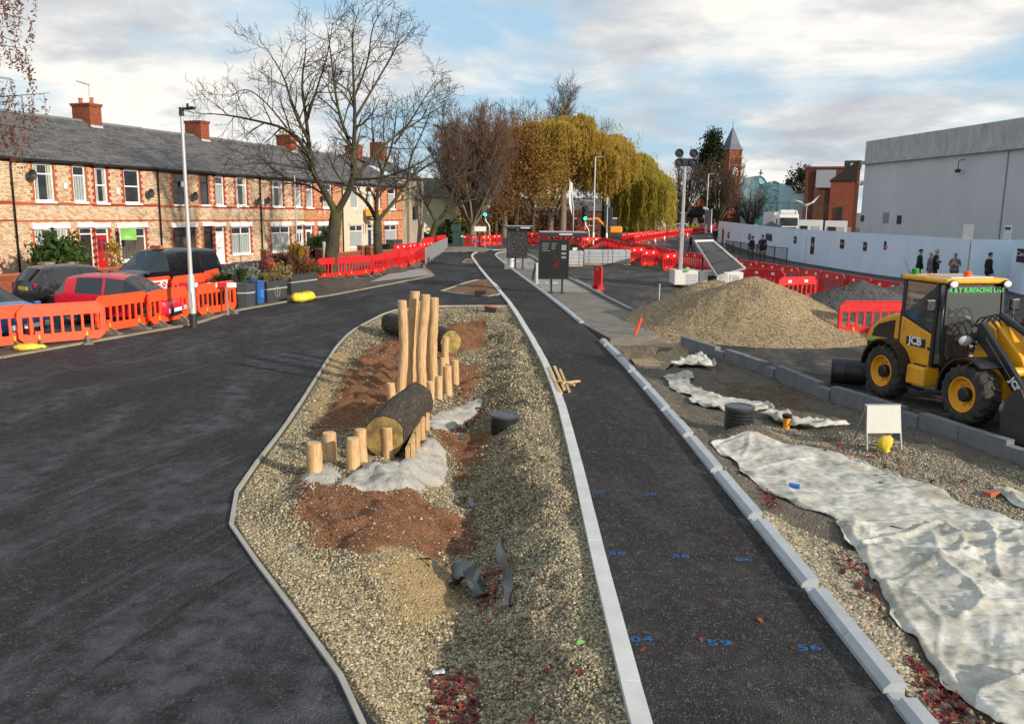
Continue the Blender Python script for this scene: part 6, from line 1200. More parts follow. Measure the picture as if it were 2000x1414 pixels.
def lobes(ells,n=9):
    out=[]
    for e in ells:
        for i in range(n):
            d=RNG.normal(size=3); d/=np.linalg.norm(d); d[2]=abs(d[2])*.9-.15; k=RNG.uniform(.45,.72); r=RNG.uniform(.34,.6); out.append((e[0]+d[0]*e[3]*k,e[1]+d[1]*e[4]*k,e[2]+d[2]*e[5]*k,e[3]*r,e[4]*r,e[5]*r*RNG.uniform(.8,1.2)))
        out.append((e[0],e[1],e[2],e[3]*.6,e[4]*.6,e[5]*.75))
    return out
def leafy(label,px,Y,ells,mt,ml,ncl,per,sig,size,trunk_r=.25,droop=0,group='autumn trees beyond the junction',name='leafy_tree',base_y=458,strands=None,asp=2.2,limbs=7,cat='tree',z0=0.,twm=None):
    ells=lobes(ells) if strands else ells; g=VY(px,base_y,Y); B=Vector((g.x,Y,z0)); o=T(name,label,cat,(B.x,B.y,z0),0,group)
    E_=[(B.x+e[0],Y+e[1],e[2],e[3],e[4],e[5]) for e in ells]
    if trunk_r:
        tb=MB(); top=max(ells,key=lambda e:e[2]); hh=max(1.5,min(e[2]-e[5]*.4 for e in ells)); tb.tube([(0,0,-.1),(.1*trunk_r,0,hh*.5),(0,.1,hh)],[trunk_r*1.2,trunk_r,trunk_r*.8],10,caps=False)
        for e in ells:
            for i in range(limbs if not strands else 1):
                d=np.array([random.gauss(0,.5)*e[3],random.gauss(0,.5)*e[4],random.uniform(-.2,.75)*e[5]]); q=Vector((e[0]+d[0],e[1]+d[1],e[2]+d[2])); m_=Vector((q.x*.45,q.y*.45,hh+(q.z-hh)*.6)); tb.tube(smoothpl([Vector((0,0,hh*.85)),m_,q],1),[trunk_r*.45,trunk_r*.3,trunk_r*.25,trunk_r*.15,trunk_r*.1,trunk_r*.05][:len(smoothpl([Vector((0,0,0)),m_,q],1))],6,caps=False)
        tb.build('trunk',mt,o,True)
    pts=clump_pts([(e[0],e[1],e[2]-z0,e[3],e[4],e[5]) for e in ells],ncl,per,sig)
    if strands:
        ns,ln,zmin=strands; S_=[]
        for e in ells:
            k=int(ns/len(ells)); th=RNG.random(k)*6.283; ph=RNG.random(k)**.7; x=e[0]+e[3]*np.cos(th)*ph*1.02; y=e[1]+e[4]*np.sin(th)*ph*1.02; z=e[2]+e[5]*np.sqrt(np.clip(1-ph**2,0,1))*.95; m=40
            L_=ln*(RNG.random(k)*.7+.5)*(.35+.65*ph); t=RNG.random((k,m)); out=1+.10*t; X=e[0]+(x-e[0])[:,None]*out+RNG.normal(0,.09,(k,m)); Yy=e[1]+(y-e[1])[:,None]*out+RNG.normal(0,.09,(k,m)); Z=np.maximum(z[:,None]-t*L_[:,None],zmin+RNG.random((k,m))*.6); S_.append(np.stack([X,Yy,Z],-1).reshape(-1,3))
        pts=np.concatenate([pts]+S_)
    v,f=cards(pts,size,None,droop,asp); q=mesh_np('crown',v,f,ml); q.parent=o
    return o
leafy('weeping willow with long yellow green strands hanging to the ground',1238,108,[(0,0,6.2,4.3,4.2,4.2)],'bark_tree','leaf_willow_green',120,16,.45,.085,.3,2.6,strands=(2600,6.5,.9),asp=6,name='willow_tree')
leafy('tall golden willow with broad rounded crown',1098,100,[(0,0,10.6,5.4,4.5,4.6),(3.6,1,8.6,4.8,4.2,4.2),(-2.8,.5,9.2,3.8,4,4.)],'trunk_pale','leaf_willow',620,20,.75,.095,.4,1.6,strands=(2600,3.2,2.4),asp=5,name='willow_tree')
leafy('olive gold willow between the two larger willows',1178,111,[(0,0,8.4,4.8,4.2,5.0)],'bark_tree','leaf_willow',300,20,.65,.09,.3,2.,strands=(1900,4.5,1.6),asp=5.5,name='willow_tree')
leafy('rust brown tree with sparse clinging leaves',1008,97,[(0,0,7.2,3.1,3,4.2),(.4,0,10.4,2.4,2.4,2.6)],'bark_tree','leaf_rust',520,15,.6,.14,.26,.2,name='rust_tree')
leafy('dull ochre tree between the rust tree and the golden willow',1040,98,[(0,0,9.2,3.4,3,4.2),(-1,0,6,2.8,2.6,3),(1.5,-1,8,3,3,4)],'bark_tree','leaf_ochre',760,18,.6,.11,.26,.3,name='rust_tree')
leafy('small rust leaved tree beside the traffic signal',968,92,[(0,0,5.4,2.1,2,3.0)],'bark_tree','leaf_rust',200,14,.5,.13,.2,.2,name='rust_tree')
leafy('dark evergreen pine standing beside the clock tower spire',1388,182,[(-.4,0,17.4,1.5,1.5,2.6),(-.8,0,14.6,2.1,2,2.6),(-1.6,0,12.2,2.2,2,2.4)],'bark_tree','leaf_conifer',420,20,.6,.26,.4,group='trees near the clock tower',name='pine_tree')
leafy('dark conifer behind the brick theatre block',1555,205,[(0,0,9.5,3,3,4.5)],'bark_tree','leaf_conifer',160,18,.7,.3,.35,group='trees near the clock tower',name='pine_tree')
# trunks below the willows
random.seed(21)
# undergrowth and hedges
def shrub(label,px,py,w_,h,ml,n=40,per=22,size=.09,sig=None,name='shrub',depth=None,zb=0.,stems=True,group='garden shrubs'):
    q=G(px,py); o=T(name,label,'shrub',(q.x,q.y,zb),0,group); d=depth or w_; p_=clump_pts([(0,0,h*.5,w_/2*.85,d/2*.85,h*.46)],n,per,sig or w_*.1,.35); p_=p_[p_[:,2]>.0]; v,f=cards(p_,size); c=mesh_np('foliage',v,f,ml); c.parent=o
    if stems:
        b=MB()
        for i in range(6): b.tube([(random.gauss(0,.04),random.gauss(0,.04),0),(random.gauss(0,w_*.12),random.gauss(0,d*.12),h*.4),(random.gauss(0,w_*.25),random.gauss(0,d*.25),h*.8)],[.02,.014,.006],5,caps=False)
        b.build('stems','bark_tree',o)
    return o
def terr_shrub(u,y): 
    q=tl(u,y); return q
def shrub_at(label,pos,w_,h,ml,**k):
    px=k.pop('name','shrub'); o=shrub(label,1000,700,w_,h,ml,name=px,**k); o.location=(pos.x,pos.y,pos.z); return o
shrub_at('large dark green leafy shrub behind the low garden wall',tl(-.6,GY+1.0),2.3,2.1,'leaf_green',n=130,per=26,size=.12)
shrub_at('thin yellow leaved sapling in front of the bay window',tl(2.7,GY+1.4),1.0,2.2,'leaf_yellow',n=26,per=16,size=.08)
shrub_at('rounded clipped green shrub beside the timber post',tl(19.0,GY+.8),1.7,1.9,'leaf_topiary',n=190,per=40,size=.05,sig=.07,name='topiary')
shrub_at('taller clipped green shrub behind the spiky plant',tl(20.6,GY+1.0),1.6,2.3,'leaf_topiary',n=190,per=40,size=.05,sig=.07,name='topiary')
for i,(u0,u1,lab) in enumerate(((24.8,29.3,'low dark clipped hedge in front of the orange brick house'),)):
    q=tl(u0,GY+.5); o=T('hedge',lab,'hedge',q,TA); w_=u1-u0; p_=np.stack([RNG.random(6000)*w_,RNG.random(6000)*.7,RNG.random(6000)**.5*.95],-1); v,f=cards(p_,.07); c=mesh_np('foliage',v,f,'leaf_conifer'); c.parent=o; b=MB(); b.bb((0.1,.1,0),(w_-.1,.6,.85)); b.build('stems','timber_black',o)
shrub('tangle of green and amber undergrowth beside the green cabinet',905,470,6.5,2.6,'leaf_ochre',n=120,per=24,size=.16,group='roadside shrubs')
shrub('green bramble clump beneath the leaning dark tree',885,474,4.0,2.0,'leaf_green',n=70,per=24,size=.16,group='roadside shrubs')
shrub('brown leafless thicket below the rust trees',985,462,10,2.6,'leaf_brown',n=150,per=22,size=.18,depth=3,group='roadside shrubs')
shrub('dark thicket at the feet of the golden willow',1085,458,12,2.8,'leaf_brown',n=170,per=22,size=.18,depth=3,group='roadside shrubs')
shrub('dark thicket beneath the weeping willow',1225,453,13,2.6,'leaf_conifer',n=170,per=22,size=.2,depth=3,group='roadside shrubs')
shrub('dead brush along the far side of the hoarding',1450,446,16,2.8,'leaf_brown',n=190,per=22,size=.2,depth=3,group='roadside shrubs')
# drooping larch branches entering from outside the view on the left
random.seed(31)
tb=TB(); lb=Vector((-19.9,28.5,0)); tb.t.tube([lb,lb+Vector((.1,0,6)),lb+Vector((0,0,12)),lb+Vector((0,.2,17))],[.32,.26,.16,.05],10,caps=False); LP=[]
for i in range(46):
    z=5.2+10.5*(i/46); a=random.uniform(-.9,1.4); L_=random.uniform(2.6,5.6)*(1-.35*i/46); d=Vector((math.cos(a),math.sin(a)*.8-.2,.12)); P=wander(lb+Vector((0,0,z)),d,L_,6,-.05,.09); tb.t.tube(P,[.045,.038,.03,.024,.018,.013,.008],5,caps=False)
    for k in range(int(L_*5)):
        t=random.random(); j=min(5,int(t*6)); q=P[j]+(P[j+1]-P[j])*(t*6-j); dl=random.uniform(.5,1.5); W_=wander(q,Vector((random.gauss(0,.25),random.gauss(0,.25),-1)),dl,4,-.1,.1); tb.w.tube(W_,[.011,.009,.007,.006,.005],3,caps=False)
        for s_ in W_[1:]:
            for _ in range(7): LP.append((s_.x+random.gauss(0,.07),s_.y+random.gauss(0,.07),s_.z+random.gauss(0,.14)))
o=fin_tree('larch_tree','tree with drooping rust coloured branches hanging in from beside the terrace',lb,tb,'bark_tree','twig_red'); LP=np.array(LP); LP-=np.array(lb); v,f=cards(LP,.05,None,.6,2.6); c=mesh_np('needles',v,f,'leaf_larch'); c.parent=o
# ---------------------------------------------------------------- planters beside the left edging
def planter(label,px,poly,h,mat,z=.0,rz=0,band=True):
    q=G(*px); o=T('planter',label,'planter',(q.x,q.y,z),rz,'dark planters along the verge'); b=MB(); n=len(poly); b.prism([(x*.94,y*.94,0) for x,y in poly],(0,0,.001)) if False else None
    b.add([(x*.92,y*.92,0) for x,y in poly]+[(x,y,h) for x,y in poly]+[(x*.88,y*.88,h) for x,y in poly]+[(x*.86,y*.86,h-.12) for x,y in poly],[tuple(range(n))[::-1]]+[(k*n+i,k*n+(i+1)%n,(k+1)*n+(i+1)%n,(k+1)*n+i) for k in range(3) for i in range(n)]); b.build('box',mat,o,bevel=.012)
    b=MB(); b.poly([(x*.87,y*.87,h-.1) for x,y in poly]); b.build('soil','verge',o)
    if band:
        b=MB(); k=.965
        b.add([(x*k*1.012,y*k*1.012,h*.60) for x,y in poly]+[(x*k*1.014,y*k*1.014,h*.66) for x,y in poly],[(i,(i+1)%n,n+(i+1)%n,n+i) for i in range(n)]); b.build('band','edging',o)
    return o
octo=[(.43*math.cos(PI/8+i*PI/4),.43*math.sin(PI/8+i*PI/4)) for i in range(8)]
rect=lambda w_,d:[(-w_/2,-d/2),(w_/2,-d/2),(w_/2,d/2),(-w_/2,d/2)]
EA=math.atan2((G(650,577)-G(460,608)).y,(G(650,577)-G(460,608)).x)
planter('round faceted dark planter at the end of the orange barriers',(477,600),octo,.85,'membrane',rz=.2)
planter('long dark box planter with pale leaf emblem',(527,588),rect(1.25,.75),.78,'membrane',rz=EA)
planter('long dark box planter with pale rail beside the yellow sack',(580,572),rect(1.9,.8),.80,'membrane',rz=EA)
q=G(500,594); o=T('grit_bin','blue plastic bin standing between the dark planters','bin',(q.x,q.y,0),EA); b=MB(); b.box((0,0,.4),(.36,.5,.78),0,0,1.1,1.05); b.build('body','car_blue',o,bevel=.03); b=MB(); b.box((0,0,.83),(.44,.58,.08)); b.build('lid','car_blue',o,bevel=.03); b=MB(); b.box((0,-.275,.4),(.2,.02,.3)); b.build('panel','blue_paint',o)
q=G(527,588); b=MB(); p_=Vector((math.cos(EA),math.sin(EA),0)); n_=Vector((math.sin(EA),-math.cos(EA),0)); o=T('leaf_emblem','pale outlined leaf emblem on the dark box planter','emblem',q+n_*.36+Vector((0,0,.40)),EA); pts=[Vector((.16*math.sin(a)*(1 if abs(a)<2.6 else .8),0,.17*math.cos(a)+(.0 if abs(a)<2 else -.05))) for a in [-PI+2*PI*i/16 for i in range(17)]]; b.tube(pts,.009,5); b.build('outline','edging',o); b=MB(); b.tube([(0,0,-.18),(0,0,.1)],.007,5); b.tube([(0,0,-.05),(.07,0,.03)],.006,5); b.tube([(0,0,-.05),(-.07,0,.03)],.006,5); b.build('veins','edging',o)
def tuft(label,px,py,z,h,n,ml,spread=.6,w_=.012,name='grass_plant'):
    q=G(px,py); o=T(name,label,'plant',(q.x,q.y,z),0,'plants in the dark planters'); b=MB()
    for i in range(n):
        a=random.random()*6.28; s_=spread*random.random()**.6; d=Vector((math.cos(a),math.sin(a),0)); p0=d*random.random()*.06; p1=p0+d*s_*h*.4+Vector((0,0,h*.7)); p2=p0+d*s_*h*1.0+Vector((0,0,h*(.95-.5*s_))); sd=Vector((-d.y,d.x,0))*w_
        b.add([p0-sd,p0+sd,p1+sd*.8,p1-sd*.8,p2],[(0,1,2,3),(3,2,4)])
    c=b.build('blades',ml,o); b=MB(); b.lathe([(.05,-.03),(.06,.03),(.03,.07)],8); b.build('crown_base','bark_tree',o); return o
random.seed(41)
tuft('green grass tuft in the round faceted planter',474,596,.75,.75,160,'leaf_green',.75); tuft('straw coloured grass spilling over the leaf emblem planter',520,590,.68,.6,200,'leaf_straw',1.3)
tuft('bronze spiky cordyline with radiating sword leaves',560,578,.72,1.3,80,'leaf_purple',1.15,.035,'spiky_plant'); tuft('green yellow spiky yucca behind the cordyline',583,572,.75,1.7,60,'leaf_yellow',.8,.035,'spiky_plant')
for (lab,px,py,w_,h,ml,z) in (('silver grey lavender mound over the round planter',484,592,.9,.55,'leaf_grey',.8),('dusky purple heather mound by the box planter',515,588,1.0,.8,'leaf_purple',.7),('dry straw coloured seed heads in the box planter',545,583,1.2,.6,'leaf_straw',.72),('brown green bushy plant in the long planter',590,572,1.3,.9,'leaf_brown',.75),('low green plant at the planter end by the big tree',612,566,1.0,.5,'leaf_green',.6),('dark green bush behind the orange barrier end',432,590,1.1,1.1,'leaf_green',.0),('silvery bush between the bush and the round planter',462,585,1.2,1.2,'leaf_grey',.1),('dry reddish bush behind the striped plank',418,596,1.0,.9,'leaf_purple',.0),('green fringe of plants behind the planters',545,570,2.2,1.0,'leaf_green',.1)):
    shrub(lab,px,py,w_,h,ml,n=46,per=26,size=.045,zb=z,group='plants in the dark planters',name='bushy_plant')
# yellow sacks
def sack(label,px,w_,d,h,rz,seed,z=0.):
    q=G(*px); o=T('yellow_sack',label,'sack',(q.x,q.y,z),rz,'yellow sacks'); b=MB(); n=22; m=9
    for i in range(m+1):
        ph=-PI/2+PI*i/m
        for j in range(n):
            th=2*PI*j/n; c=math.cos(ph)**.5 if math.cos(ph)>0 else 0; k=1+.16*mnoise.noise(Vector((math.cos(th)*1.5+seed,math.sin(th)*1.5,ph*1.3))); b.v.append((w_/2*math.cos(th)*c*k,d/2*math.sin(th)*c*k,max(-.02,h*.5+h*.5*math.sin(ph)*k+.09*h*mnoise.noise(Vector((math.cos(th)*4,math.sin(th)*4+seed,ph*3))))))
    b.f=[(i*n+j,i*n+(j+1)%n,(i+1)*n+(j+1)%n,(i+1)*n+j) for i in range(m) for j in range(n)]; b.m=[0]*len(b.f); b.build('bag','sandbag_yellow',o,True); return o
s1=sack('bulging yellow sack with open neck beside the long planter',(592,589),1.3,.62,.34,EA,1.)
for nm,c_,d_,sd in (('upper_fold',(.26,0,.2),(.62,.46,.26),7.),('neck',(-.36,0,.2),(.42,.4,.24),12.)):
    b=MB(); n=18; m=8
    for i in range(m+1):
        ph=-PI/2+PI*i/m
        for j in range(n):
            th=2*PI*j/n; c=max(0,math.cos(ph))**.6; k=1+.38*mnoise.noise(Vector((math.cos(th)*1.7+sd,math.sin(th)*1.7,ph*1.4))); b.v.append((c_[0]+d_[0]/2*math.cos(th)*c*k,c_[1]+d_[1]/2*math.sin(th)*c*k,c_[2]+d_[2]*.5*math.sin(ph)*k+.07*mnoise.noise(Vector((math.cos(th)*3,math.sin(th)*3+sd,ph*2)))+.05*math.cos(th)*(1 if nm=='neck' else -.3)*-1))
    b.f=[(i*n+j,i*n+(j+1)%n,(i+1)*n+(j+1)%n,(i+1)*n+j) for i in range(m) for j in range(n)]; b.m=[0]*len(b.f); b.build(nm,'sandbag_yellow',s1,True)
s2=sack('flat yellow sandbag lying at the orange barrier foot',(52,684),.55,.32,.16,.35,4.); b=MB(); b.tube([(.22,0,.07),(.32,.03,.08),(.4,.05,.05)],[.08,.04,.05],8); b.build('neck','sandbag_yellow',s2,True)
# soil mounds around tree feet
def vmound(label,px,r,h,mat,seed):
    q=G(*px); P=[Vector((q.x+r[0]*math.cos(a)*(1+.15*math.sin(3*a+seed)),q.y+r[1]*math.sin(a)*(1+.15*math.cos(2*a+seed)),0)) for a in [2*PI*i/24 for i in range(24)]]
    o=terrain_grid('soil_mound',P,lambda x,y:.0+h*np.clip(1-((x-q.x)/r[0])**2-((y-q.y)/r[1])**2,0,1)+fbm(x*4,y*4,3,seed)*.12,lambda x,y:(x*0,x*0,x*0),mat,.09,0); tag(o,label,'mound')
vmound('dark soil mound at the foot of the large bare tree',(655,556),(1.6,2.0),.34,'verge',3); vmound('mossy soil mound at the foot of the smaller bare tree',(742,530),(1.6,2.4),.36,'verge',8); vmound('pale rubble strip in front of the green cabinet',(895,489),(3.2,5.),.28,'platform',12)
# ---------------------------------------------------------------- hoarding
def lineplane(A,B):
    n=Vector((B.y-A.y,-(B.x-A.x),0)).normalized()
    if n.dot(Vector((0,0,0))-A)<0: n=-n
    def f(px,py):
        d=_F+_R*((px-1000)/FP)+_U*((707-py)/FP); o_=Vector((0,0,CH)); t=(A-o_).dot(n)/d.dot(n); return o_+d*t
    return f,n
HB=[G(*q,.1) for q in ((1402,471),(1450,486),(1500,500),(1556,512),(1600,519),(1700,535),(1748,541),(1888,561))]
ho=T('hoarding','long pale blue painted site hoarding along the pavement','hoarding',(HB[0].x,HB[0].y,0))
INV=Matrix.Translation((-HB[0].x,-HB[0].y,0))
def par(o,p_): o.parent=p_; o.matrix_parent_inverse=Matrix.Translation(-Vector(p_.location)); return o
def hpanels(pl,h,root,step=2.44):
    pts=resample(pl,step)+[pl[-1]]
    for a,c in zip(pts[:-1],pts[1:]):
        d=c-a
        if d.length<.1: continue
        u=d.normalized(); n=Vector((u.y,-u.x,0)); a2=a+u*.004; c2=c-u*.004; b=MB(); b.prism([a2+Vector((0,0,-.1)),c2+Vector((0,0,-.1)),c2+Vector((0,0,h)),a2+Vector((0,0,h))],-n*.04); par(b.build('hoarding_panel','hoarding_paint'),root)
        b=MB(); b.prism([a2+Vector((0,0,h+.002)),c2+Vector((0,0,h+.002)),c2+Vector((0,0,h+.05)),a2+Vector((0,0,h+.05))],-n*.07); par(b.build('capping','hoarding_paint'),root)
        b=MB(); b.bar(a-n*.12+Vector((0,0,-.1)),a-n*.12+Vector((0,0,h-.1)),.09,.09); par(b.build('back_post','cut_timber'),root)
hpanels(HB,2.22,ho)
def on_line(pl,px,y0,y1,w_,mat,root,name='poster',text=None,th=.012,off=.004):
    best=None
    for A,B in zip(pl[:-1],pl[1:]):
        f,n=lineplane(A,B); q=f(px,(y0+y1)/2); t=(q-A).dot(B-A)/(B-A).length_squared
        if -.02<=t<=1.02: best=(f,n,(B-A).normalized()); break
    if best is None: return
    f,n,u=best; T_=f(px,y0); Bm=f(px,y1); hh=(T_.z-Bm.z); a=f(px-w_/2,(y0+y1)/2); c=f(px+w_/2,(y0+y1)/2); b=MB(); o_=n*off; q=[a,c]
    z0=(T_.z+Bm.z)/2-hh/2; z1=z0+hh; b.prism([Vector((a.x,a.y,z0))+o_,Vector((c.x,c.y,z0))+o_,Vector((c.x,c.y,z1))+o_,Vector((a.x,a.y,z1))+o_],n*th); p_=par(b.build(name,mat),root); return Vector(((a.x+c.x)/2,(a.y+c.y)/2,(z0+z1)/2))+n*(off+th+.002),u,n,(c-a).length,hh
for px,y0,y1,w_ in ((1423,453,466,4),(1464,457,469,5),(1553,462,476,5),(1587,463,497,7),(1645,468,486,8),(1689,473,490,6)):
    on_line(HB,px,y0,y1,w_,'poster_navy',ho); on_line(HB,px,y0+(y1-y0)*.35,y0+(y1-y0)*.55,w_*.7,'poster_orange',ho,'poster_print',off=.018,th=.003)
on_line(HB,1501,457,470,11,'poster_navy',ho); on_line(HB,1736,472,489,19,'poster_navy',ho); on_line(HB,1736,481,486,15,'poster_orange',ho,'poster_print',off=.018,th=.003)
on_line(HB,1568,460,513,12,'hoarding_paint',ho,'hoarding_door',th=.03); on_line(HB,1412,447,482,3,'burgundy',ho,'painted_post',th=.05)
# second run of hoarding nearer the loader
A=G(1938,569,.1); HB2=[A,Vector((A.x+2.9,A.y-8.,.1)),Vector((A.x+3.4,A.y-16,.1))]; h2=T('hoarding','nearer run of pale blue hoarding stepping out beyond the loader','hoarding',(A.x,A.y,0)); hpanels([Vector((A.x+3.2,A.y+1.2,.1))]+HB2,2.25,h2)
h3=T('hoarding','short return of pale blue hoarding in the recess','hoarding',(HB[-1].x,HB[-1].y,0)); hpanels([HB[-1],HB[-1]+Vector((2.9,-.9,0)),Vector((A.x+3.2,A.y+1.2,.1))],2.22,h3)
r=on_line(HB2,1996,486,513,20,'poster_navy',h2)
if r: c,u,n,w_,hh=r; q=text_mesh('lettering','Cade',hh*.45,'white_clean',None,axes(c+Vector((0,0,hh*.12)),-u if (-u).x>0 else u,(0,0,1),n),.002); par(q,h2)
def notice(px,y0,y1,pl,label,w_,lines):
    f,n=lineplane(pl[-2],pl[-1]); b_=f(px,y1); t_=f(px,y0); o=T('notice_board',label,'sign',(b_.x,b_.y,0),0,'white notices above the hoarding'); u=Vector((n.y,-n.x,0)); 
    if u.x<0: u=-u
    o.rotation_euler[2]=math.atan2(u.y,u.x); hh=t_.z-b_.z; b=MB(); b.box((0,.06,b_.z+hh/2),(w_,.03,hh)); b.build('board','white_clean',o)
    for i in range(lines): q=MB(); q.box((0,.04,t_.z-hh*(.2+.16*i)),(w_*.8,.008,hh*(.16 if i==0 else .03))); q.build('print','sign_black' if i==0 else 'vent_grey',o)
    b=MB(); b.box((0,.1,b_.z*.5+.2),(.08,.06,b_.z+.6)); b.build('pole','steel_galv',o)
notice(1887,438,469,HB,'blank white double notice on a post above the hoarding corner',.75,0); notice(1964,440,472,HB2,'white notice with black heading above the nearer hoarding',.55,6)
# ---------------------------------------------------------------- big clad building
BA=Vector((28.3,70.,0)); BD=Vector((.087,-.996,0)).normalized(); BLn=58.; bo=T('clad_building','large windowless pale grey building with concrete parapet behind the hoarding','building',(BA.x,BA.y,0),math.atan2(BD.y,BD.x))
for i,(a,c) in enumerate(((0,17.6),(17.6,27.6),(27.6,40),(40,BLn))): b=MB(); b.bb((a+.02,0,-.2),(c-.02,24,7.35)); b.build('wall_panel','cladding',bo); 
for i in (17.6,27.6,40): b=MB(); b.bb((i-.05,-.05,0),(i+.05,.02,7.3)); b.build('downpipe','steel_grey',bo)
b=MB(); b.bb((-.25,-.25,7.35),(BLn,24.2,7.62)); b.build('cornice','parapet',bo); b=MB(); b.bb((.05,-.08,7.62),(BLn,24,9.15)); b.build('parapet','parapet',bo)
fB,nB=lineplane(BA,BA+BD*10)
for (x0,x1,y0,y1,m) in ((1682,1687,421,433,'sign_black'),(1726,1735,415,436,'steel_grey'),(1753,1760,421,438,'sign_black')):
    a=fB(x0,y0); c=fB(x1,y1); la=(a-BA).dot(BD); lc=(c-BA).dot(BD); b=MB(); b.bb((la,-.04,c.z),(lc,.03,a.z)); b.build('window',m,bo)
a=fB(1881,330); la=(a-BA).dot(BD); b=MB(); b.tube([(la,0,a.z+.6),(la,-.35,a.z+.5),(la,-.35,a.z)],.03,6); b.lathe([(.02,0),(.18,-.05),(.2,-.15),(.12,-.25)],10,(la,-.35,a.z)); b.build('wall_lamp','steel_dark',bo)
a=fB(1661,358); o=b=MB(); b.tube([(-.02,.2,a.z),(-.7,.2,a.z+.15)],.05,6); b.lathe([(.12,.15),(.2,.05),(.2,-.1),(.12,-.22),(.01,-.25)],12,(-.75,.2,a.z)); b.build('security_camera','white_clean',bo,True)
# ---------------------------------------------------------------- far buildings
def blk(name,label,cat,px0,px1,ytop,Y,depth,mat,ybase=None,rz=0):
    a=VY(px0,430,Y); c=VY(px1,430,Y); z=hgt((px0+px1)/2,ytop,Y); rz=rz or -math.atan(((px0+px1)/2-1000)/FP); o=T(name,label,cat,((a.x+c.x)/2,Y,0),rz); w_=(c.x-a.x)*math.cos(rz); b=MB(); b.bb((-w_/2,0,-.3),(w_/2,depth,z)); b.build('wall',mat,o); return o,w_,z
o,w_,z=blk('brick_block','large dark brick theatre block behind the aqua wall','building',1566,1672,330,150,20,'brick_far'); b=MB(); b.bb((-w_/2-.1,-.1,z),(w_/2+.1,20,z+.4)); b.build('parapet','brick_far',o); b=MB(); b.bb((-w_/2+1.8,-.35,z-3.2),(-w_/2+5,-.02,z-.2)); b.build('vent_panel','steel_galv',o); b=MB(); b.bb((2.8,-.3,z-2.2),(3.8,-.02,z+.9)); b.build('flue','white_paint',o); b=MB(); b.bb((1.8,.5,z+.4),(4.6,3,z+1.4)); b.build('plant_room','steel_dark',o)
for x in (-2.5,.2): b=MB(); b.bb((x-.35,-.25,0),(x+.35,-.01,z-.2)); b.build('brick_pier','brick_far',o)
o,w_,z=blk('brick_block','orange red brick building with sloping black roof beside the clad building','building',1617,1664,353,112,14,'brick_red'); b=MB(); b.add([(-w_/2-.2,-.2,z),(w_/2+.2,-.2,z+.0),(w_/2+.2,-.2,z+2.6),(-w_/2-.2,14,z),(w_/2+.2,14,z),(w_/2+.2,14,z+2.6)],[(0,1,2),(3,5,4),(0,2,5,3),(0,3,4,1),(1,4,5,2)]); b.build('roof','timber_black',o); b=MB(); b.bb((-.6,-.12,0),(.2,-.02,4.2)); b.build('door','timber_black',o); b=MB(); b.bb((-w_/2,-.1,0),(w_/2,-.02,1.6)); b.build('plinth','render_tan',o)
# clock tower with slate spire
Yc=190; cx=VY(1423,400,Yc).x; o=T('clock_tower','red brick clock tower with tall slate spire','tower',(cx,Yc,0),R(22)); zt=hgt(1423,294,Yc); za=hgt(1423,247,Yc); b=MB(); b.bb((-1.38,-1.38,-.3),(1.38,1.38,zt-1.6)); tw=b.build('tower_shaft','brick_red',o)
for z in (zt-1.6,zt-3.4,zt-6.4): b=MB(); b.bb((-1.55,-1.55,z),(1.55,1.55,z+.3)); b.build('string_course','brick_dressing_orange',tw)
b=MB(); b.bb((-1.45,-1.45,zt-1.25),(1.45,1.45,zt)); b.build('belfry','brick_red',o)
for s_ in (-1,1):
    for t_ in (-1,1): b=MB(); b.bb((s_*1.5-.14,t_*1.5-.14,zt-6),(s_*1.5+.14,t_*1.5+.14,zt+.1)); b.build('corner_pier','brick_dressing_orange',tw)
    for k in range(3):
        b=MB(); b.bb((-1.0+.7*k,-1.42,zt-3.0),(-.6+.7*k,-1.385,zt-1.8)); b.build('louvre','window_glass',tw) if s_>0 else None
for ax in (0,1):
    b=MB(); b.lathe([(.95,.0),(.95,.08),(.85,.1),(.001,.1)],24); b.v=[(v_[0],-1.39-v_[2],v_[1]+zt-4.7) if ax==0 else (1.39+v_[2],v_[0],v_[1]+zt-4.7) for v_ in b.v]; ck=b.build('clock_face','white_clean',o,True,flat_angle=40)
    b=MB(); 
    if ax==0: b.box((0,-1.52,zt-4.4),(.1,.03,.6)); b.box((.2,-1.52,zt-4.7),(.4,.03,.1))
    else: b.box((1.52,0,zt-4.4),(.03,.1,.6)); b.box((1.52,.2,zt-4.7),(.03,.4,.1))
    b.build('clock_hands','sign_black',ck)
b=MB(); e=1.78; b.add([(-e,-e,zt),(e,-e,zt),(e,e,zt),(-e,e,zt),(-1.25,-1.25,zt+1.2),(1.25,-1.25,zt+1.2),(1.25,1.25,zt+1.2),(-1.25,1.25,zt+1.2),(0,0,za)],[(3,2,1,0)]+[(i,(i+1)%4,4+(i+1)%4,4+i) for i in range(4)]+[(4+i,4+(i+1)%4,8) for i in range(4)]); b.build('spire','spire_slate',o); b=MB(); b.cyl((0,0,za-.1),(0,0,za+1.6),.06,.02,6); b.build('finial','steel_dark',o)
o,w_,z=blk('church','red brick church body with steep roof beneath the clock tower','building',1430,1492,385,188,14,'brick_red'); b=MB(); b.add([(-w_/2,-.4,z),(w_/2,-.4,z),(w_/2,7,z+3),(-w_/2,7,z+3),(w_/2,14.4,z),(-w_/2,14.4,z)],[(0,1,2,3),(3,2,4,5),(1,4,2),(0,3,5)]); b.build('roof','spire_slate',o)
for k in range(4): b=MB(); b.bb((-w_/2+.8+1.6*k,-.05,1.5),(-w_/2+1.5+1.6*k,.02,z-1)); b.build('window','window_glass',o)
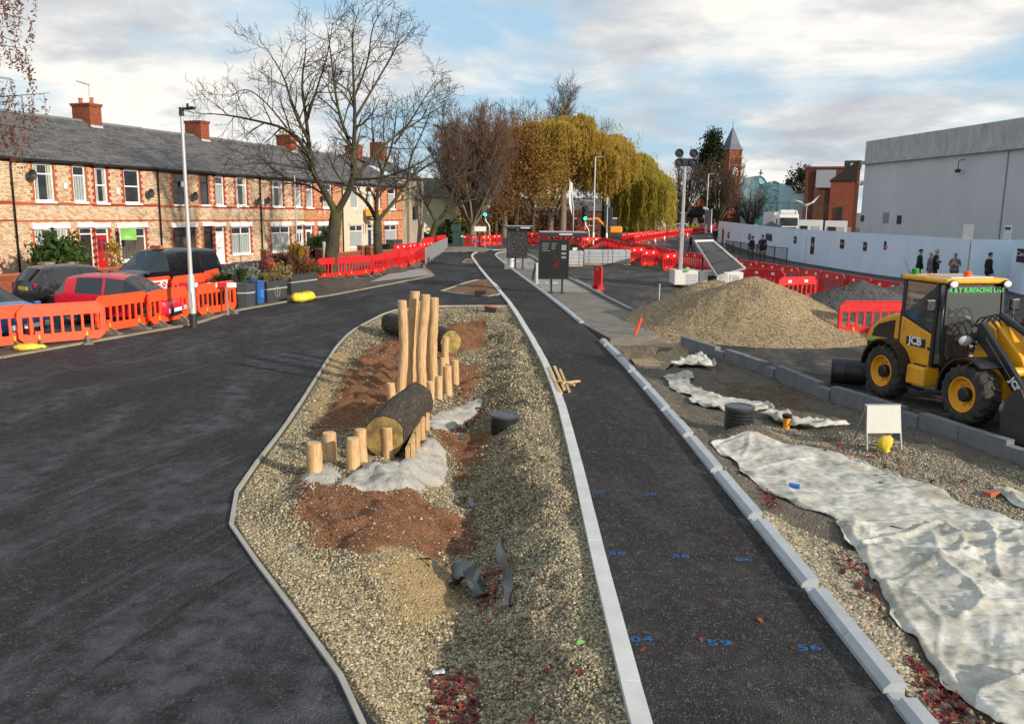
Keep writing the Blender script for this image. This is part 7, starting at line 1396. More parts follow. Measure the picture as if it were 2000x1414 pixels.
q=VY(1482,400,180); zt=hgt(1482,352,180); o=T('church_turret','small brick turret topped by a stone cross','turret',(q.x,180,0)); b=MB(); b.bb((-.85,-.85,0),(.85,.85,zt-3)); b.build('shaft','brick_red',o); b=MB(); b.lathe([(1.0,zt-3),(1.1,zt-2.6),(.7,zt-2.2),(.25,zt-.2),(.35,zt),(.1,zt+.2)],8); b.build('pinnacle','render_tan',o); b=MB(); b.box((0,0,zt+1.1),(.22,.2,2.0)); b.box((0,0,zt+1.4),(.95,.2,.22)); b.build('cross','steel_dark',o)
# half timbered building and long dark roof
o,w_,z=blk('timbered_building','dark half timbered building with gable behind the willow','building',1284,1372,404,172,10,'brick_far'); b=MB(); b.bb((-w_/2-.4,-1.2,2.7),(w_/2+.4,.0,3.9)); b.build('canopy','timber_black',o)
for k,x in enumerate((-3.2,0.6,4.0)):
    b=MB(); b.prism([(x-1.6,-.3,z),(x+1.6,-.3,z),(x,-.3,z+2.2)],(0,8,0)); g=b.build('gable','brick_dressing_orange',o); b=MB()
    for t_ in (-.8,0,.8): b.box((x+t_,-.34,z+.5),(.14,.06,1.0+(.6 if t_==0 else 0)))
    b.bar((x-1.7,-.34,z),(x,-.34,z+2.3),.06,.2); b.bar((x+1.7,-.34,z),(x,-.34,z+2.3),.06,.2); b.build('timber_frame','timber_black',g)
for k in range(7): b=MB(); b.bb((-w_/2+.6+1.3*k,-.06,.9),(-w_/2+1.4+1.3*k,.0,2.1)); b.build('window','white_paint' if k%2 else 'window_glass',o)
# brick houses through the tree trunks
for (x0,x1,yt,Y,lab) in ((893,952,398,118,'red brick house with white windows behind the traffic signal'),(962,1040,415,125,'low red brick house seen between the bare trunks'),(1050,1180,412,132,'long red brick terrace hidden behind the willow trunks')):
    o,w_,z=blk('brick_house',lab,'house',x0,x1,yt,Y,8,'brick_far'); b=MB(); b.add([(-w_/2-.3,-.3,z),(w_/2+.3,-.3,z),(w_/2+.3,4,z+2),(-w_/2-.3,4,z+2),(w_/2+.3,8.3,z),(-w_/2-.3,8.3,z)],[(0,1,2,3),(3,2,4,5)]); b.build('roof','slate',o)
    for k in range(max(2,int(w_/2.4))):
        for zz in ((1.0,2.2),(3.2,4.4)):
            if zz[1]<z: b=MB(); xx=-w_/2+1+2.3*k; b.bb((xx,-.05,zz[0]),(xx+.75,.02,zz[1])); q=b.build('window','upvc',o); b=MB(); b.bb((xx+.1,-.07,zz[0]+.1),(xx+.65,-.051,zz[1]-.1)); b.build('pane','window_glass',q)
# tall red brick wall side roof near signal
# glass vault and aqua wall
Yg=158; o=T('glass_vault','aqua barrel vaulted glass hall with curved ribs','building',(VY(1520,412,Yg).x,Yg,0)); 
def vault(px0,px1,yt,y0,y1,nm,mat,rib=True):
    a=VY(px0,412,Yg).x-o.location.x; c=VY(px1,412,Yg).x-o.location.x; z=hgt(px0,yt,Yg); n=14; b=MB(); P=[(a,0.)]+[(a+(c-a)*math.sin(PI/2*i/n),z*math.cos(PI/2*i/n)**.8 if i<n else 0.) for i in range(n+1)]; b.prism([(x,y0,zz) for x,zz in P],(0,y1-y0,0)); q=b.build(nm,mat,o,True,flat_angle=25)
    if rib:
        for yy in (y0-.12,):
            for k_ in (1.0,.86,.72):
                r_=MB(); r_.tube([(a+(x-a)*k_,yy,zz*k_) for x,zz in P[1:]],.16,6); r_.build('rib','aqua_panel',q,True)
vault(1497,1527,341,6,18,'vault','teal_glass'); vault(1512,1552,354,2,6,'vault','teal_glass'); vault(1524,1566,360,0,2,'end_wall','aqua_panel',False)
o,w_,z=blk('aqua_wall','flat pale aqua panel wall joined to the glass vault','building',1541,1618,380,154,3,'aqua_panel'); b=MB(); b.bb((-w_/2,-.3,-.2),(w_/2,-.02,2.0)); b.build('plinth','timber_black',o); b=MB(); b.bb((-w_/2,-.1,z),(w_/2,3,z+.15)); b.build('coping','kerb_light',o)
q=VY(1575,412,140); o=T('bird_sculpture','pale metal bird sculpture with raised wings on a pole','sculpture',(q.x,140,0)); z=hgt(1575,399,140); b=MB(); b.cyl((0,0,0),(0,0,z),.09,.06,8); b.build('pole','steel_galv',o)
for s_ in (-1,1): b=MB(); b.add([(0,0,z-.2),(s_*1.0,.1,z+.5),(s_*2.1,.2,z+1.5 if s_>0 else z+.7),(s_*1.2,.15,z+.25),(0,.05,z-.2),(s_*1.0,.15,z+.5),(s_*2.1,.25,z+1.5 if s_>0 else z+.7),(s_*1.2,.2,z+.25)],[(0,1,2,3),(7,6,5,4),(0,1,5,4),(1,2,6,5),(2,3,7,6),(3,0,4,7)]); b.build('wing','kerb_light',o)
b=MB(); b.tube([(-.6,0,z-.4),(0,0,z-.15),(.5,0,z+.1),(.8,0,z+.1)],[.03,.22,.16,.03],8); b.build('body','kerb_light',o,True)
# compound behind hoarding: lorry, cabins, gazebo, railings
q=VY(1535,450,104); o=T('lorry','white lorry cab with dark windscreen parked behind the hoarding','lorry',(q.x,104,0),R(-4)); b=MB(); b.box((0,0,1.9),(2.5,2.2,2.7),0,0,.94,.9); b.build('cab','car_white',o,bevel=.12); b=MB(); b.box((0,-1.08,2.35),(2.1,.06,.95),rx=-.08); b.build('windscreen','window_glass',o); b=MB(); b.box((0,-.4,3.5),(2.2,1.4,.5),0,0,.85,.7); b.build('roof_deflector','car_white',o,bevel=.1); b=MB(); b.box((0,-1.16,1.3),(1.9,.05,.8)); b.build('grille','steel_dark',o); b=MB(); b.box((0,4.2,2.2),(2.5,6.,2.6)); b.build('body','car_white',o,bevel=.04)
for s_ in (-1,1): b=MB(); b.box((s_*1.4,-1.0,2.4),(.14,.14,.6)); b.build('mirror','black_plastic',o); b=MB(); b.box((s_*.95,-1.15,.85),(.4,.06,.25)); b.build('headlight','lamp_clear',o)
for x in (-1,1):
    for y in (-.3,4,5.4): b=MB(); b.lathe([(.2,-.15),(.48,-.15),(.5,0),(.48,.15),(.2,.15)],16,(y*0+0,0,0)); b.v=[(v_[1]+x,v_[0]+y,v_[2]+.5) for v_ in b.v]; b.build('wheel','tyre',o,True)
for i,(x0,x1,yt,Y,m,lab) in enumerate(((1558,1608,430,96,'car_white','white site cabin beside the lorry'),(1612,1656,432,92,'white_paint','white site cabin against the clad building'),(1430,1437,441,96,'blue_paint','blue container end showing above the hoarding'),(1452,1480,440,98,'hoarding_paint','pale blue site cabin behind the hoarding start'))):
    o,w_,z=blk('site_cabin',lab,'cabin',x0,x1,yt,Y,2.4,m); b=MB(); b.bb((-w_/2+.3,-.05,1.1),(-w_/2+1.1,-.01,2.0)); b.build('window','window_glass',o); b=MB(); b.bb((w_/2-1.1,-.05,.1),(w_/2-.3,-.01,2.0)); b.build('door','vent_grey',o)
q=VY(1505,450,88); o=T('gazebo','black peaked gazebo roof showing above the hoarding','gazebo',(q.x,88,0)); z=hgt(1505,434,88); b=MB(); b.add([(-1.6,-1.6,z-.9),(1.6,-1.6,z-.9),(1.6,1.6,z-.9),(-1.6,1.6,z-.9),(0,0,z+.1),(-1.6,-1.6,z-1.15),(1.6,-1.6,z-1.15),(1.6,1.6,z-1.15),(-1.6,1.6,z-1.15)],[(0,1,4),(1,2,4),(2,3,4),(3,0,4),(0,5,6,1),(1,6,7,2),(2,7,8,3),(3,8,5,0)]); b.build('canopy','sign_black',o)
for x in (-1.5,1.5):
    for y in (-1.5,1.5): b=MB(); b.cyl((x,y,0),(x,y,z-1.),.04,n=6); b.build('leg','steel_grey',o)
def railing(name,label,pl,h,mat,z=0.,step=1.9,bars=.11,group=None):
    pts=resample(pl,step); o=T(name,label,'railing',(pts[0].x,pts[0].y,0),0,group)
    for a,c in zip(pts[:-1],pts[1:]):
        up=Vector((0,0,1)); b=MB(); b.bar(a+up*z,a+up*(z+h+.03),.05,.05); par(b.build('post',mat),o); b=MB(); b.bar(a+up*(z+h),c+up*(z+h),.045,.045); b.bar(a+up*(z+.14),c+up*(z+.14),.03,.03); par(b.build('rail',mat),o); b=MB(); n=int(step/bars)
        for i in range(1,n): q=a+(c-a)*(i/n); b.bar(q+up*(z+.14),q+up*(z+h),.014,.014)
        x=par(b.build('infill_bars',mat),o); x['kind']='stuff'
    b=MB(); b.bar(pts[-1]+Vector((0,0,z)),pts[-1]+Vector((0,0,z+h+.03)),.05,.05); par(b.build('post',mat),o)
railing('guard_rail','black pedestrian guard rail on the pavement before the hoarding',[G(1417,497,.1),G(1470,507,.1),G(1512,515,.1),G(1558,522,.1)],1.0,'steel_dark',.1)
railing('guard_rail','galvanised grey guard rail at the bend of the new road',[G(831,519),G(845,508),G(860,498),G(876,488)],1.05,'steel_galv')
railing('guard_rail','black railing on the raised walkway behind the hoarding',[VY(1440,452,90)*1,VY(1656,458,86)*1],1.1,'steel_dark',0.0)
for o in [q for q in COL.objects if q.get('label')=='black railing on the raised walkway behind the hoarding']:
    o.location.z=2.2-.3
# ---------------------------------------------------------------- lamps, signals, flag
def lamp(label,px,top,mat,heads,r=.09,black=True,basez=1.2,name='street_lamp',baseband=False):
    B=G(*px); h=hgt(top[0],top[1],B.y); o=T(name,label,'lamp post',(B.x,B.y,0),0,'street lamps'); b=MB(); b.tube([(0,0,-.05),(0,0,basez),(0,0,basez+.06)],[r*1.45,r*1.4,r],14); b.build('base_shaft',mat,o,True,flat_angle=40); b=MB(); b.cyl((0,0,basez+.05),(0,0,h),r*.92,r*.6,12); b.build('column',mat,o,True,flat_angle=40)
    if baseband: b=MB(); b.cyl((0,0,-.03),(0,0,.42),r*1.5,r*1.5,14); b.build('base_sleeve','steel_dark',o,True,flat_angle=40); b=MB(); b.box((0,-r*1.42,.8),(.11,.02,.45)); b.build('access_door',mat,o)
    for (hx,hz,ln,m) in heads:
        d=Vector((hx,0,0)); b=MB(); z=h+hz; b.bar((0,0,z),(hx*.4,0,z+.03),.06,.05); 
        if ln: b.prism([(hx*.3,-.11,z-.02),(hx,-.13,z+.02),(hx,.13,z+.02),(hx*.3,.11,z-.02)],(0,0,.06))
        q=b.build('lantern',m,o,bevel=.012)
        if m=='black_plastic': b=MB(); b.cyl((0,0,h-.18),(0,0,h+.05),r*.95,r*.95,12); b.box((hx*.5,0,z+.1),(.05,.05,.12)); b.build('bracket',m,o)
    return o
lamp('tall white lamp post with black lantern beside the orange barriers',(378,640),(357,214),'lamp_grey',[(.36,0,True,'black_plastic')],.07,basez=1.5,baseband=True)
lamp('slim grey lamp post before the terrace with double lantern arm',(581,520),(577,337),'steel_galv',[(1.0,0,True,'steel_galv'),(-.5,0,True,'steel_galv')],.06)
lamp('white lamp post with low side arm standing at the junction',(1158,478),(1163,307),'lamp_grey',[(.8,0,True,'lamp_grey'),(-1.4,-4.3,True,'lamp_grey')],.10)
lamp('distant lamp post before the bare trees on the curve',(1378,457),(1383,340),'lamp_grey',[(.9,0,True,'lamp_grey')],.12)
lamp('short grey sign post among the junction barriers',(1184,480),(1186,403),'steel_galv',[],.08,name='sign_post')
lamp('grey sign post with dark board back near the distant carriageway',(1388,455),(1390,408),'steel_galv',[],.12,name='sign_post')
for px,Yp,lab in (((1378,410,1388,437),118,'dark back of a road sign on the distant post'),((1180,405,1196,440),88,'dark backs of traffic signal boards at the junction')):
    a=VY(px[0],px[1],Yp); c=VY(px[2],px[3],Yp); o=T('road_sign',lab,'sign',((a.x+c.x)/2,Yp,0)); w_=c.x-a.x; b=MB(); b.bb((-w_/2,-.05,c.z),(w_/2,.05,a.z)); b.build('board','sign_black',o,bevel=.05); b=MB(); b.cyl((0,.12,0),(0,.12,a.z),.06,n=8); b.build('pole','steel_dark',o)
def signal(label,base,head,Yo=0):
    B=G(*base); t_=VY(head[0],head[1],B.y); o=T('traffic_signal',label,'traffic light',(B.x,B.y,0),0,'temporary traffic signals'); dx=t_.x-B.x; b=MB(); b.tube(smoothpl([Vector((0,0,0)),Vector((0,0,t_.z-2.3)),Vector((-.05,0,t_.z-1.5)),Vector((dx,0,t_.z-1.1)),Vector((dx,0,t_.z-.6))],2),.075,8); b.build('pole','steel_galv',o,True); b=MB(); b.cyl((0,0,0),(0,0,max(.8,t_.z-2.5)),.14,.13,10); b.build('base_sleeve','peg_yellow',o,True)
    b=MB(); b.box((dx,0,t_.z),(.66,.06,1.6)); b.build('backing_board','sign_black',o,bevel=.06); b=MB(); b.box((dx,-.14,t_.z),(.42,.26,1.35)); hd=b.build('signal_head','black_plastic',o,bevel=.05)
    for k,(zz,m) in enumerate(((.44,'steel_dark'),(0,'steel_dark'),(-.44,'signal_green'))):
        b=MB(); b.lathe([(.19,0),(.17,.03),(.001,.06)],16); b.v=[(v_[0]+dx,-.275-v_[2],v_[1]+t_.z+zz) for v_ in b.v]; b.build('signal_lens',m,hd,True); b=MB(); b.tube([(dx-.2,-.28,t_.z+zz+.02),(dx-.15,-.42,t_.z+zz+.15),(dx,-.45,t_.z+zz+.21),(dx+.15,-.42,t_.z+zz+.15),(dx+.2,-.28,t_.z+zz+.02)],.03,5); b.build('visor','black_plastic',hd)
t=NT('signal_green'); t.set('Base Color',(.02,.5,.3)).set('Emission Color',(.05,1.,.55)).set('Emission Strength',2.2)
signal('temporary traffic signal showing green on a curved pole by the cabinet',(956,474),(948,411)); signal('temporary traffic signal showing green among the junction barriers',(1150,480),(1143,418))
B=G(1119,486); o=T('feather_flag','tall white feather flag on a pole at the junction','flag',(B.x,B.y,0)); t_=VY(1113,350,B.y); h=t_.z; b=MB(); b.tube([(0,0,0),(-.05,0,h*.6),(t_.x-B.x,0,h)],[.06,.05,.02],8); b.build('pole','lamp_grey',o,True); b=MB(); P=[(t_.x-B.x-.02,0,h-.1)]+[(-.15-.32*math.sin(PI*min(1,k/5)),.06*math.sin(k*1.7),h-.4-k*h*.09) for k in range(6)]+[(-.06,0,h*.42)]; b.prism([(p_[0],p_[1],p_[2]) for p_ in P],(.0,.02,0)); b.build('banner','white_paint',o)
B=G(895,488); o=T('green_cabinet','dark green roadside utility cabinet beside the guard rail','cabinet',(B.x,B.y,0)); b=MB(); b.box((0,0,.75),(.95,.6,1.5)); b.build('body','cab_green',o,bevel=.03) if 'cab_green' in M else (paint('cab_green',(.02,.055,.045),.5),b.build('body','cab_green',o,bevel=.03)); b=MB(); b.box((0,0,1.53),(1.05,.7,.07)); b.build('lid','cab_green',o,bevel=.02); b=MB(); b.box((.2,-.31,.8),(.03,.03,1.2)); b.build('door_seam','sign_black',o); b=MB(); b.box((.35,-.31,1.15),(.2,.02,.12)); b.build('label','white_paint',o); b=MB(); b.box((-.2,-.1,1.85),(.8,.5,.55)); b.build('upper_box','cab_green',o,bevel=.03)
B=G(938,487); o=T('white_sign','small blank white sign board above the cabinet barriers','sign',(B.x,B.y,0)); b=MB(); b.box((0,0,1.75),(1.0,.04,.42)); b.build('board','white_paint',o)
for s_ in (-.4,.4): b=MB(); b.cyl((s_,.04,0),(s_,.04,1.7),.03,n=6); b.build('leg','steel_grey',o)
# ---------------------------------------------------------------- shelters
t=NT('map_print'); v=t.vec(); e=t.n('ShaderNodeTexVoronoi',feature='DISTANCE_TO_EDGE'); e.inputs['Scale'].default_value=8; t.l(v,e.inputs['Vector']); t.set('Base Color',t.ramp(e.outputs[0],[(.012,(.22,.22,.22)),(.04,(.012,.012,.013))])).set('Roughness',.3)
paint('shelter_glass',(.022,.026,.024),.12)
def shelter(label,pan,post_y,roof,mat,kind):
    B=G((pan[0]+pan[1])/2,post_y); Y=B.y; a=VY(pan[0],pan[2],Y); c=VY(pan[1],pan[3],Y); o=T('bus_shelter',label,'shelter',(B.x,B.y,.03),0,'dark shelter panels on the platform'); w_=c.x-a.x; b=MB(); b.bb((-w_/2,-.02,c.z),(w_/2,.03,a.z)); pn=b.build('panel',mat,o)
    b=MB()
    for x in (-w_/2,w_/2): b.bb((x-.025,-.035,c.z-.03),(x+.025,.045,a.z+.03))
    for z in (c.z,a.z): b.bb((-w_/2-.02,-.036,z-.03),(w_/2+.02,.046,z+.03))
    b.build('frame','sign_black',o)
    for x in (-w_/2*.12,w_/2*.62): b=MB(); b.bb((x-.04,.06,-.05),(x+.04,.14,a.z+.1)); q=b.build('post','sign_black',o); b=MB(); b.box((x,.1,.02),(.22,.22,.03)); b.build('foot_plate','steel_dark',q)
    r0=VY(roof[0],roof[2],Y); r1=VY(roof[1],roof[3],Y); b=MB(); b.bb((r0.x-B.x,-.25,r1.z),(r1.x-B.x,1.5,r0.z)); rf=b.build('roof','steel_dark',o,bevel=.02); b=MB(); b.bb((r0.x-B.x+.03,-.2,r0.z),(r1.x-B.x-.03,1.45,r0.z+.02)); b.build('roof_top','steel_galv',rf); b=MB(); b.bb((0.2,-.262,r1.z+.04),(.75,-.255,r0.z-.04)); b.build('roof_label','kerb_light',rf)
    if kind=='art':
        for k in range(5): b=MB(); b.bb((-w_/2+.12,-.026,a.z-.16-.075*k),(-w_/2+.12+.34*random.uniform(.7,1),-.022,a.z-.14-.075*k)); b.build('print_line','steel_grey',pn)
        for k in range(4): b=MB(); b.bb((-.1,-.026,a.z-.16-.075*k),(-.1+.3*random.uniform(.5,1),-.022,a.z-.14-.075*k)); b.build('print_line','steel_grey',pn)
        for z in (.2,.52,.68): b=MB(); b.bb((w_/2-.3,-.026,a.z-z-(.22 if z==.2 else .08)),(w_/2-.1,-.022,a.z-z)); b.build('print_block','steel_grey',pn)
        b=MB(); m=a.z-.95; pts=[(0.0,m+.3),(.24,m+.12),(.12,m+.06),(.2,m-.05),(0,m-.12),(.04,m-.2),(.2,m-.15),(.22,m+.02),(.1,m-.02),(-.05,m-.18)]; b.tube([(x,-.026,z) for x,z in pts],.012,5); b.build('red_scribble','lamp_red',pn)
    b=MB(); b.bb((-w_/2*.5,.1,.4),(w_/2*.3,.42,.46)); b.build('seat','kerb_light',o)
    return o
shelter('dark glass shelter panel with red line drawing on the platform',(1052,1108,470,546),574,(1053,1148,455,463),'shelter_glass','art'); shelter('dark shelter panel printed with a pale street map',(990,1028,453,505),526,(988,1042,443,449),'map_print','map')
for px,lab in (((993,524),'white plastic duct tube leaning by the map shelter'),((999,523),'second white duct tube propped beside the map shelter')):
    q=G(*px); b=MB(); b.tube([(0,0,.0),(.02,.03,1.05)],.12,10); o=b.build('duct_tube','white_paint',loc=(q.x,q.y,0)); tag(o,lab,'tube','white duct tubes')
q=G(1041,548); b=MB(); b.tube(smoothpl([Vector((0,0,0)),Vector((.02,0,.35)),Vector((.1,.0,.62)),Vector((.12,0,.8))],2),.06,8); o=b.build('bent_pipe','black_plastic',loc=(q.x,q.y,0)); tag(o,'bent black pipe sticking up beside the dark shelter panel','pipe')
q=G(1049,556); b=MB(); b.box((0,0,.5),(.14,.08,1.05)); o=b.build('concrete_post','kerb_light',loc=(q.x,q.y,0),bevel=.01); tag(o,'short pale concrete post beside the bent black pipe','post')
q=G(1240,655); b=MB(); b.tube(smoothpl([Vector((0,0,-.05)),Vector((.03,0,.15)),Vector((.14,0,.38)),Vector((.15,0,.5))],2),.045,10); o=b.build('cable_duct','orange_barrier',loc=(q.x,q.y,0),smooth=True); tag(o,'bright orange cable duct bending out of the ground','duct')
q=G(1287,587); b=MB(); b.cyl((0,0,-.1),(0,0,.62),.03,n=8); b.cyl((0,0,.62),(0,0,.66),.038,n=8); o=b.build('steel_pin','steel_galv',loc=(q.x,q.y,0)); tag(o,'short upright steel pin beside the gravel heap','pin')
# kerb pallets
def pallet(label,px,w_,rz,h=.92):
    q=G(*px); o=T('kerb_pallet',label,'pallet',(q.x,q.y,0),rz,'stacks of grey kerbs'); b=MB()
    for y in (-.4,0,.4): b.box((0,y,.05),(w_,.09,.09))
    b.build('bearers','cut_timber',o)
    for k in range(4):
        for j in range(5): b=MB(); b.box((random.uniform(-.015,.015),-.41+.205*j,.21+.215*k),(w_,.195,.205)); b.build('kerb_stone','kerb_grey',o,bevel=.012)
    for x in (-w_*.3,w_*.3): b=MB(); b.box((x,0,.53),(.02,1.04,.89)); b.build('strap','sign_black',o)
pallet('banded stack of grey kerbs half hidden by the dark shelter',(1116,520),1.3,.1); pallet('banded stack of grey kerbs between two other stacks',(1163,517),1.5,-.05); pallet('banded stack of grey kerbs beside the staggered red barriers',(1207,517),1.45,.02)
q=G(1122,500); o=T('blue_barrel','dark blue barrel with white label behind the kerb stacks','barrel',(q.x,q.y,0)); b=MB(); b.lathe([(.28,0),(.3,.05),(.3,.3),(.32,.32),(.3,.34),(.3,.6),(.32,.62),(.3,.64),(.3,.9),(.27,.93),(.001,.93)],20); b.build('drum','car_navy',o,True,flat_angle=40); b=MB(); b.box((0,-.305,.5),(.34,.01,.3)); b.build('label','white_paint',o)
q=G(955,478); o=T('pipe_coil','coil of cream pipe lying before the junction barriers','coil',(q.x,q.y,0)); b=MB(); pts=[(.55*math.cos(a),.55*math.sin(a),.12+.04*math.sin(3*a)) for a in [2*PI*i/20 for i in range(21)]]; b.tube(pts,.11,8); b.build('coil','pot_cream',o,True); b=MB(); b.tube([(-.8,.1,.25),(-1.5,.3,.3)],[.22,.18],8); b.build('wrapped_end','blue_paint',o,True)
# ---------------------------------------------------------------- lighting tower with solar panel
TWp=G(1338,562); tw=T('lighting_tower','mobile lighting tower trailer with tall mast and tilted solar panel','lighting tower',(TWp.x,TWp.y,0)); Yt=TWp.y
bx0=VY(1318,528,Yt); bx1=VY(1452,528,Yt); w0=bx0.x-TWp.x; w1=bx1.x-TWp.x; zb=bx0.z
b=MB(); b.bb((w0,0,.12),(w0+1.15,1.3,zb)); b.build('mast_cabinet','render_white',tw,bevel=.03); b=MB(); b.bb((w0+1.17,-.05,.25),(w1,1.35,zb-.06)); gb_=b.build('generator_box','render_white',tw,bevel=.03)
for k in range(7): b=MB(); b.box((w0+.8,-.012,zb-.2-.07*k),(.5,.02,.03)); b.build('louvre','kerb_grey',tw)
b=MB(); b.box((w0+1.75,-.06,zb-.38),(.42,.02,.3)); b.build('control_window','sign_black',gb_); 
for x in (w0+2.3,w0+2.75): b=MB(); b.box((x,-.06,zb-.42),(.38,.02,.5)); b.build('hatch','kerb_light',gb_,bevel=.005)
for k in range(5): b=MB(); b.box((w1-.32,-.075,zb-.3-.06*k),(.3,.01,.02)); b.build('vent_slot','steel_grey',gb_)
for x in (w0+.4,w1-.5): b=MB(); b.lathe([(.15,-.09),(.28,-.09),(.3,0),(.28,.09),(.15,.09)],18,(x,.1,.3),axis='Y'); b.build('wheel','tyre',tw,True)
mx_=VY(1333,500,Yt).x-TWp.x; zt=hgt(1343,322,Yt); z0_=.4; ms=MB(); 
for i,(za,zb_,r_) in enumerate(((.3,zt*.45,.105),(zt*.42,zt*.62,.092),(zt*.6,zt*.8,.08),(zt*.78,zt,.068))): b=MB(); b.box((mx_,.4,(za+zb_)/2),(r_*1.6,r_*1.6,zb_-za)); q=b.build('mast_section','steel_galv',tw,bevel=.015); b=MB(); b.box((mx_,.4,zb_-.04),(r_*2.1,r_*2.1,.09)); b.build('collar','steel_galv',q)
b=MB(); pts=[(mx_-.17+.04*math.sin(k*2.4),.33+.04*math.cos(k*2.4),.8+k*(zt-1.0)/60) for k in range(61)]; b.tube(pts,.018,5); b.build('coiled_cable','sign_black',tw,True)
b=MB(); b.box((mx_,.4,zt+.12),(.55,.2,.35)); hd=b.build('lamp_frame','sign_black',tw,bevel=.03)
for sx_ in (-.32,.34):
    for sz in (.1,.52): b=MB(); b.tube([(mx_+sx_,.25,zt+sz),(mx_+sx_+.05,.42,zt+sz+.04),(mx_+sx_+.06,.55,zt+sz+.05)],[.2,.17,.08],12); q=b.build('lamp_head','sign_black',hd,True,flat_angle=40); b=MB(); b.lathe([(.18,0),(.001,-.03)],12); b.v=[(v_[0]+mx_+sx_,.245+v_[2],v_[1]+zt+sz) for v_ in b.v]; b.build('lens','steel_dark',q)
pA=VY(1356,471,Yt+.2)-TWp; pB=VY(1392,470,Yt+1.5)-TWp; pC=VY(1455,524,Yt+.9)-TWp; pD=VY(1400,540,Yt-.5)-TWp
pl_=[pA,pB,pC,pD]; nn=(pB-pA).cross(pD-pA).normalized(); b=MB(); b.prism([Vector(q) for q in pl_],nn*.05); sp=b.build('solar_panel','steel_dark',tw)
for i in range(4): b=MB(); b.bar(pl_[i],pl_[(i+1)%4],.09,.08); b.build('panel_frame','render_white' if i in(0,1) else 'steel_galv',sp)
for t_ in (.33,.66): b=MB(); b.bar(pA+(pD-pA)*t_,pB+(pC-pB)*t_,.05,.04); b.build('panel_rail','steel_dark',sp)
for (a,t_) in ((pA+(pB-pA)*.5,0),(pC,0)): b=MB(); b.bar(a,Vector((a.x*.6+.3,.5,zb-.1)),.05,.05); b.build('strut','steel_dark',sp)
b=MB(); b.box((mx_+.25,-.05,zb+.05),(.16,.12,.2)); b.build('green_box','sign_green',tw,bevel=.02)
# ---------------------------------------------------------------- blank A-frame sign with sandbag
B=G(1720,872,-.1); o=T('frame_sign','blank white sign plate on a folding steel frame','sign',(B.x,B.y,-.12),.06)
for s_ in (-1,1):
    b=MB(); b.bar((s_*.28,-.12,0),(s_*.26,.05,.66),.03,.02); b.bar((s_*.26,.05,.66),(s_*.3,.32,0),.03,.02); b.build('leg','steel_grey',o)
b=MB(); b.prism([(-.29,-.075,.26),(.27,-.075,.26),(.28,.045,.68),(-.26,.045,.68)],(0,-.012,.003)); b.build('plate','sign_plate',o); b=MB(); b.bar((-.29,-.1,.12),(.29,-.1,.12),.025,.02); b.bar((-.29,.05,.685),(.29,.05,.685),.03,.03); b.build('cross_bar','steel_grey',o)
o=T('yellow_sandbag','yellow sandbag hung over the sign frame bar','sandbag',(B.x-.0,B.y-.16,-.12)); b=MB(); b.tube([(0,.03,.21),(0,0,.17),(-.01,-.01,.1),(.01,-.02,.04),(.015,-.03,0.),(.02,-.04,-.03)],[.07,.12,.125,.09,.04,.06],16); b.v=[(q[0]*(1+.3*mnoise.noise(Vector((q[0]*14,q[1]*14,q[2]*6)))),q[1]*.7,q[2]+.04*mnoise.noise(Vector((q[0]*11,q[1]*9,5)))) for q in b.v]; b.build('bag','sandbag_yellow',o,True)
# ---------------------------------------------------------------- distant plant and vehicles
q=VY(1197,452,104); o=T('mini_excavator','orange mini excavator working beneath the willow','excavator',(q.x,104,0)); b=MB(); b.box((.3,0,1.15),(1.5,1.4,.8)); b.build('engine_cover','sign_orange',o,bevel=.15); b=MB(); b.box((-.1,0,1.9),(1.0,1.2,1.1),0,0,.9,.9); b.build('cab','window_glass',o,bevel=.05); b=MB(); b.box((-.1,0,2.5),(1.1,1.25,.1)); b.build('cab_roof','white_paint',o)
for s_ in (-1,1): b=MB(); b.box((0,s_*.75,.35),(2.0,.38,.55)); b.build('track','tyre',o,bevel=.2)
b=MB(); b.bar((-.6,0,1.2),(-1.9,0,2.5),.2,.25); b.bar((-1.9,0,2.5),(-3.2,0,2.3),.18,.2); b.bar((-3.2,0,2.3),(-3.4,0,1.0),.16,.18); b.build('boom','sign_orange',o); b=MB(); b.prism([(-3.6,-.35,.5),(-3.2,-.35,.4),(-3.1,-.35,1.0),(-3.5,-.35,1.1)],(0,.7,0)); b.build('bucket','steel_dark',o)
q=VY(1284,445,128); o=T('welfare_van','white welfare trailer with sloping grey roof beside the willow','trailer',(q.x,128,0)); b=MB(); b.box((0,0,1.35),(1.9,3,1.7)); b.build('body','car_white',o,bevel=.05); b=MB(); b.prism([(-.95,-1.5,2.2),(.95,-1.5,2.2),(.6,-1.5,3.1),(-.6,-1.5,3.1)],(0,3,0)); b.build('roof','steel_grey',o); b=MB(); b.box((0.3,-1.52,1.5),(.5,.04,.6)); b.build('window','window_glass',o)
for s_ in (-1,1): b=MB(); b.lathe([(.2,-.1),(.34,-.1),(.35,.1),(.2,.1)],14,(s_*.85,0,.35)); b.v=[(v_[0],v_[1],v_[2]) for v_ in b.v]; b.build('wheel','tyre',o)
q=VY(1305,447,130); o=T('road_roller','grey paving machine parked beside the welfare trailer','roller',(q.x,130,0)); b=MB(); b.box((0,0,.95),(2.0,2.4,.8)); b.build('body','steel_grey',o,bevel=.1); b=MB(); b.box((0,.3,2.0),(1.4,1.2,.1)); b.build('canopy','steel_dark',o); b=MB(); b.lathe([(.001,-.8),(.5,-.8),(.5,.8),(.001,.8)],16); b.v=[(v_[2],v_[0]-1.2,v_[1]+.5) for v_ in b.v]; b.build('drum','steel_dark',o,True,flat_angle=40)
for s_ in (-.6,.6): b=MB(); b.cyl((s_,.3,1.3),(s_,.3,2.0),.05,n=6); b.build('canopy_post','steel_dark',o)
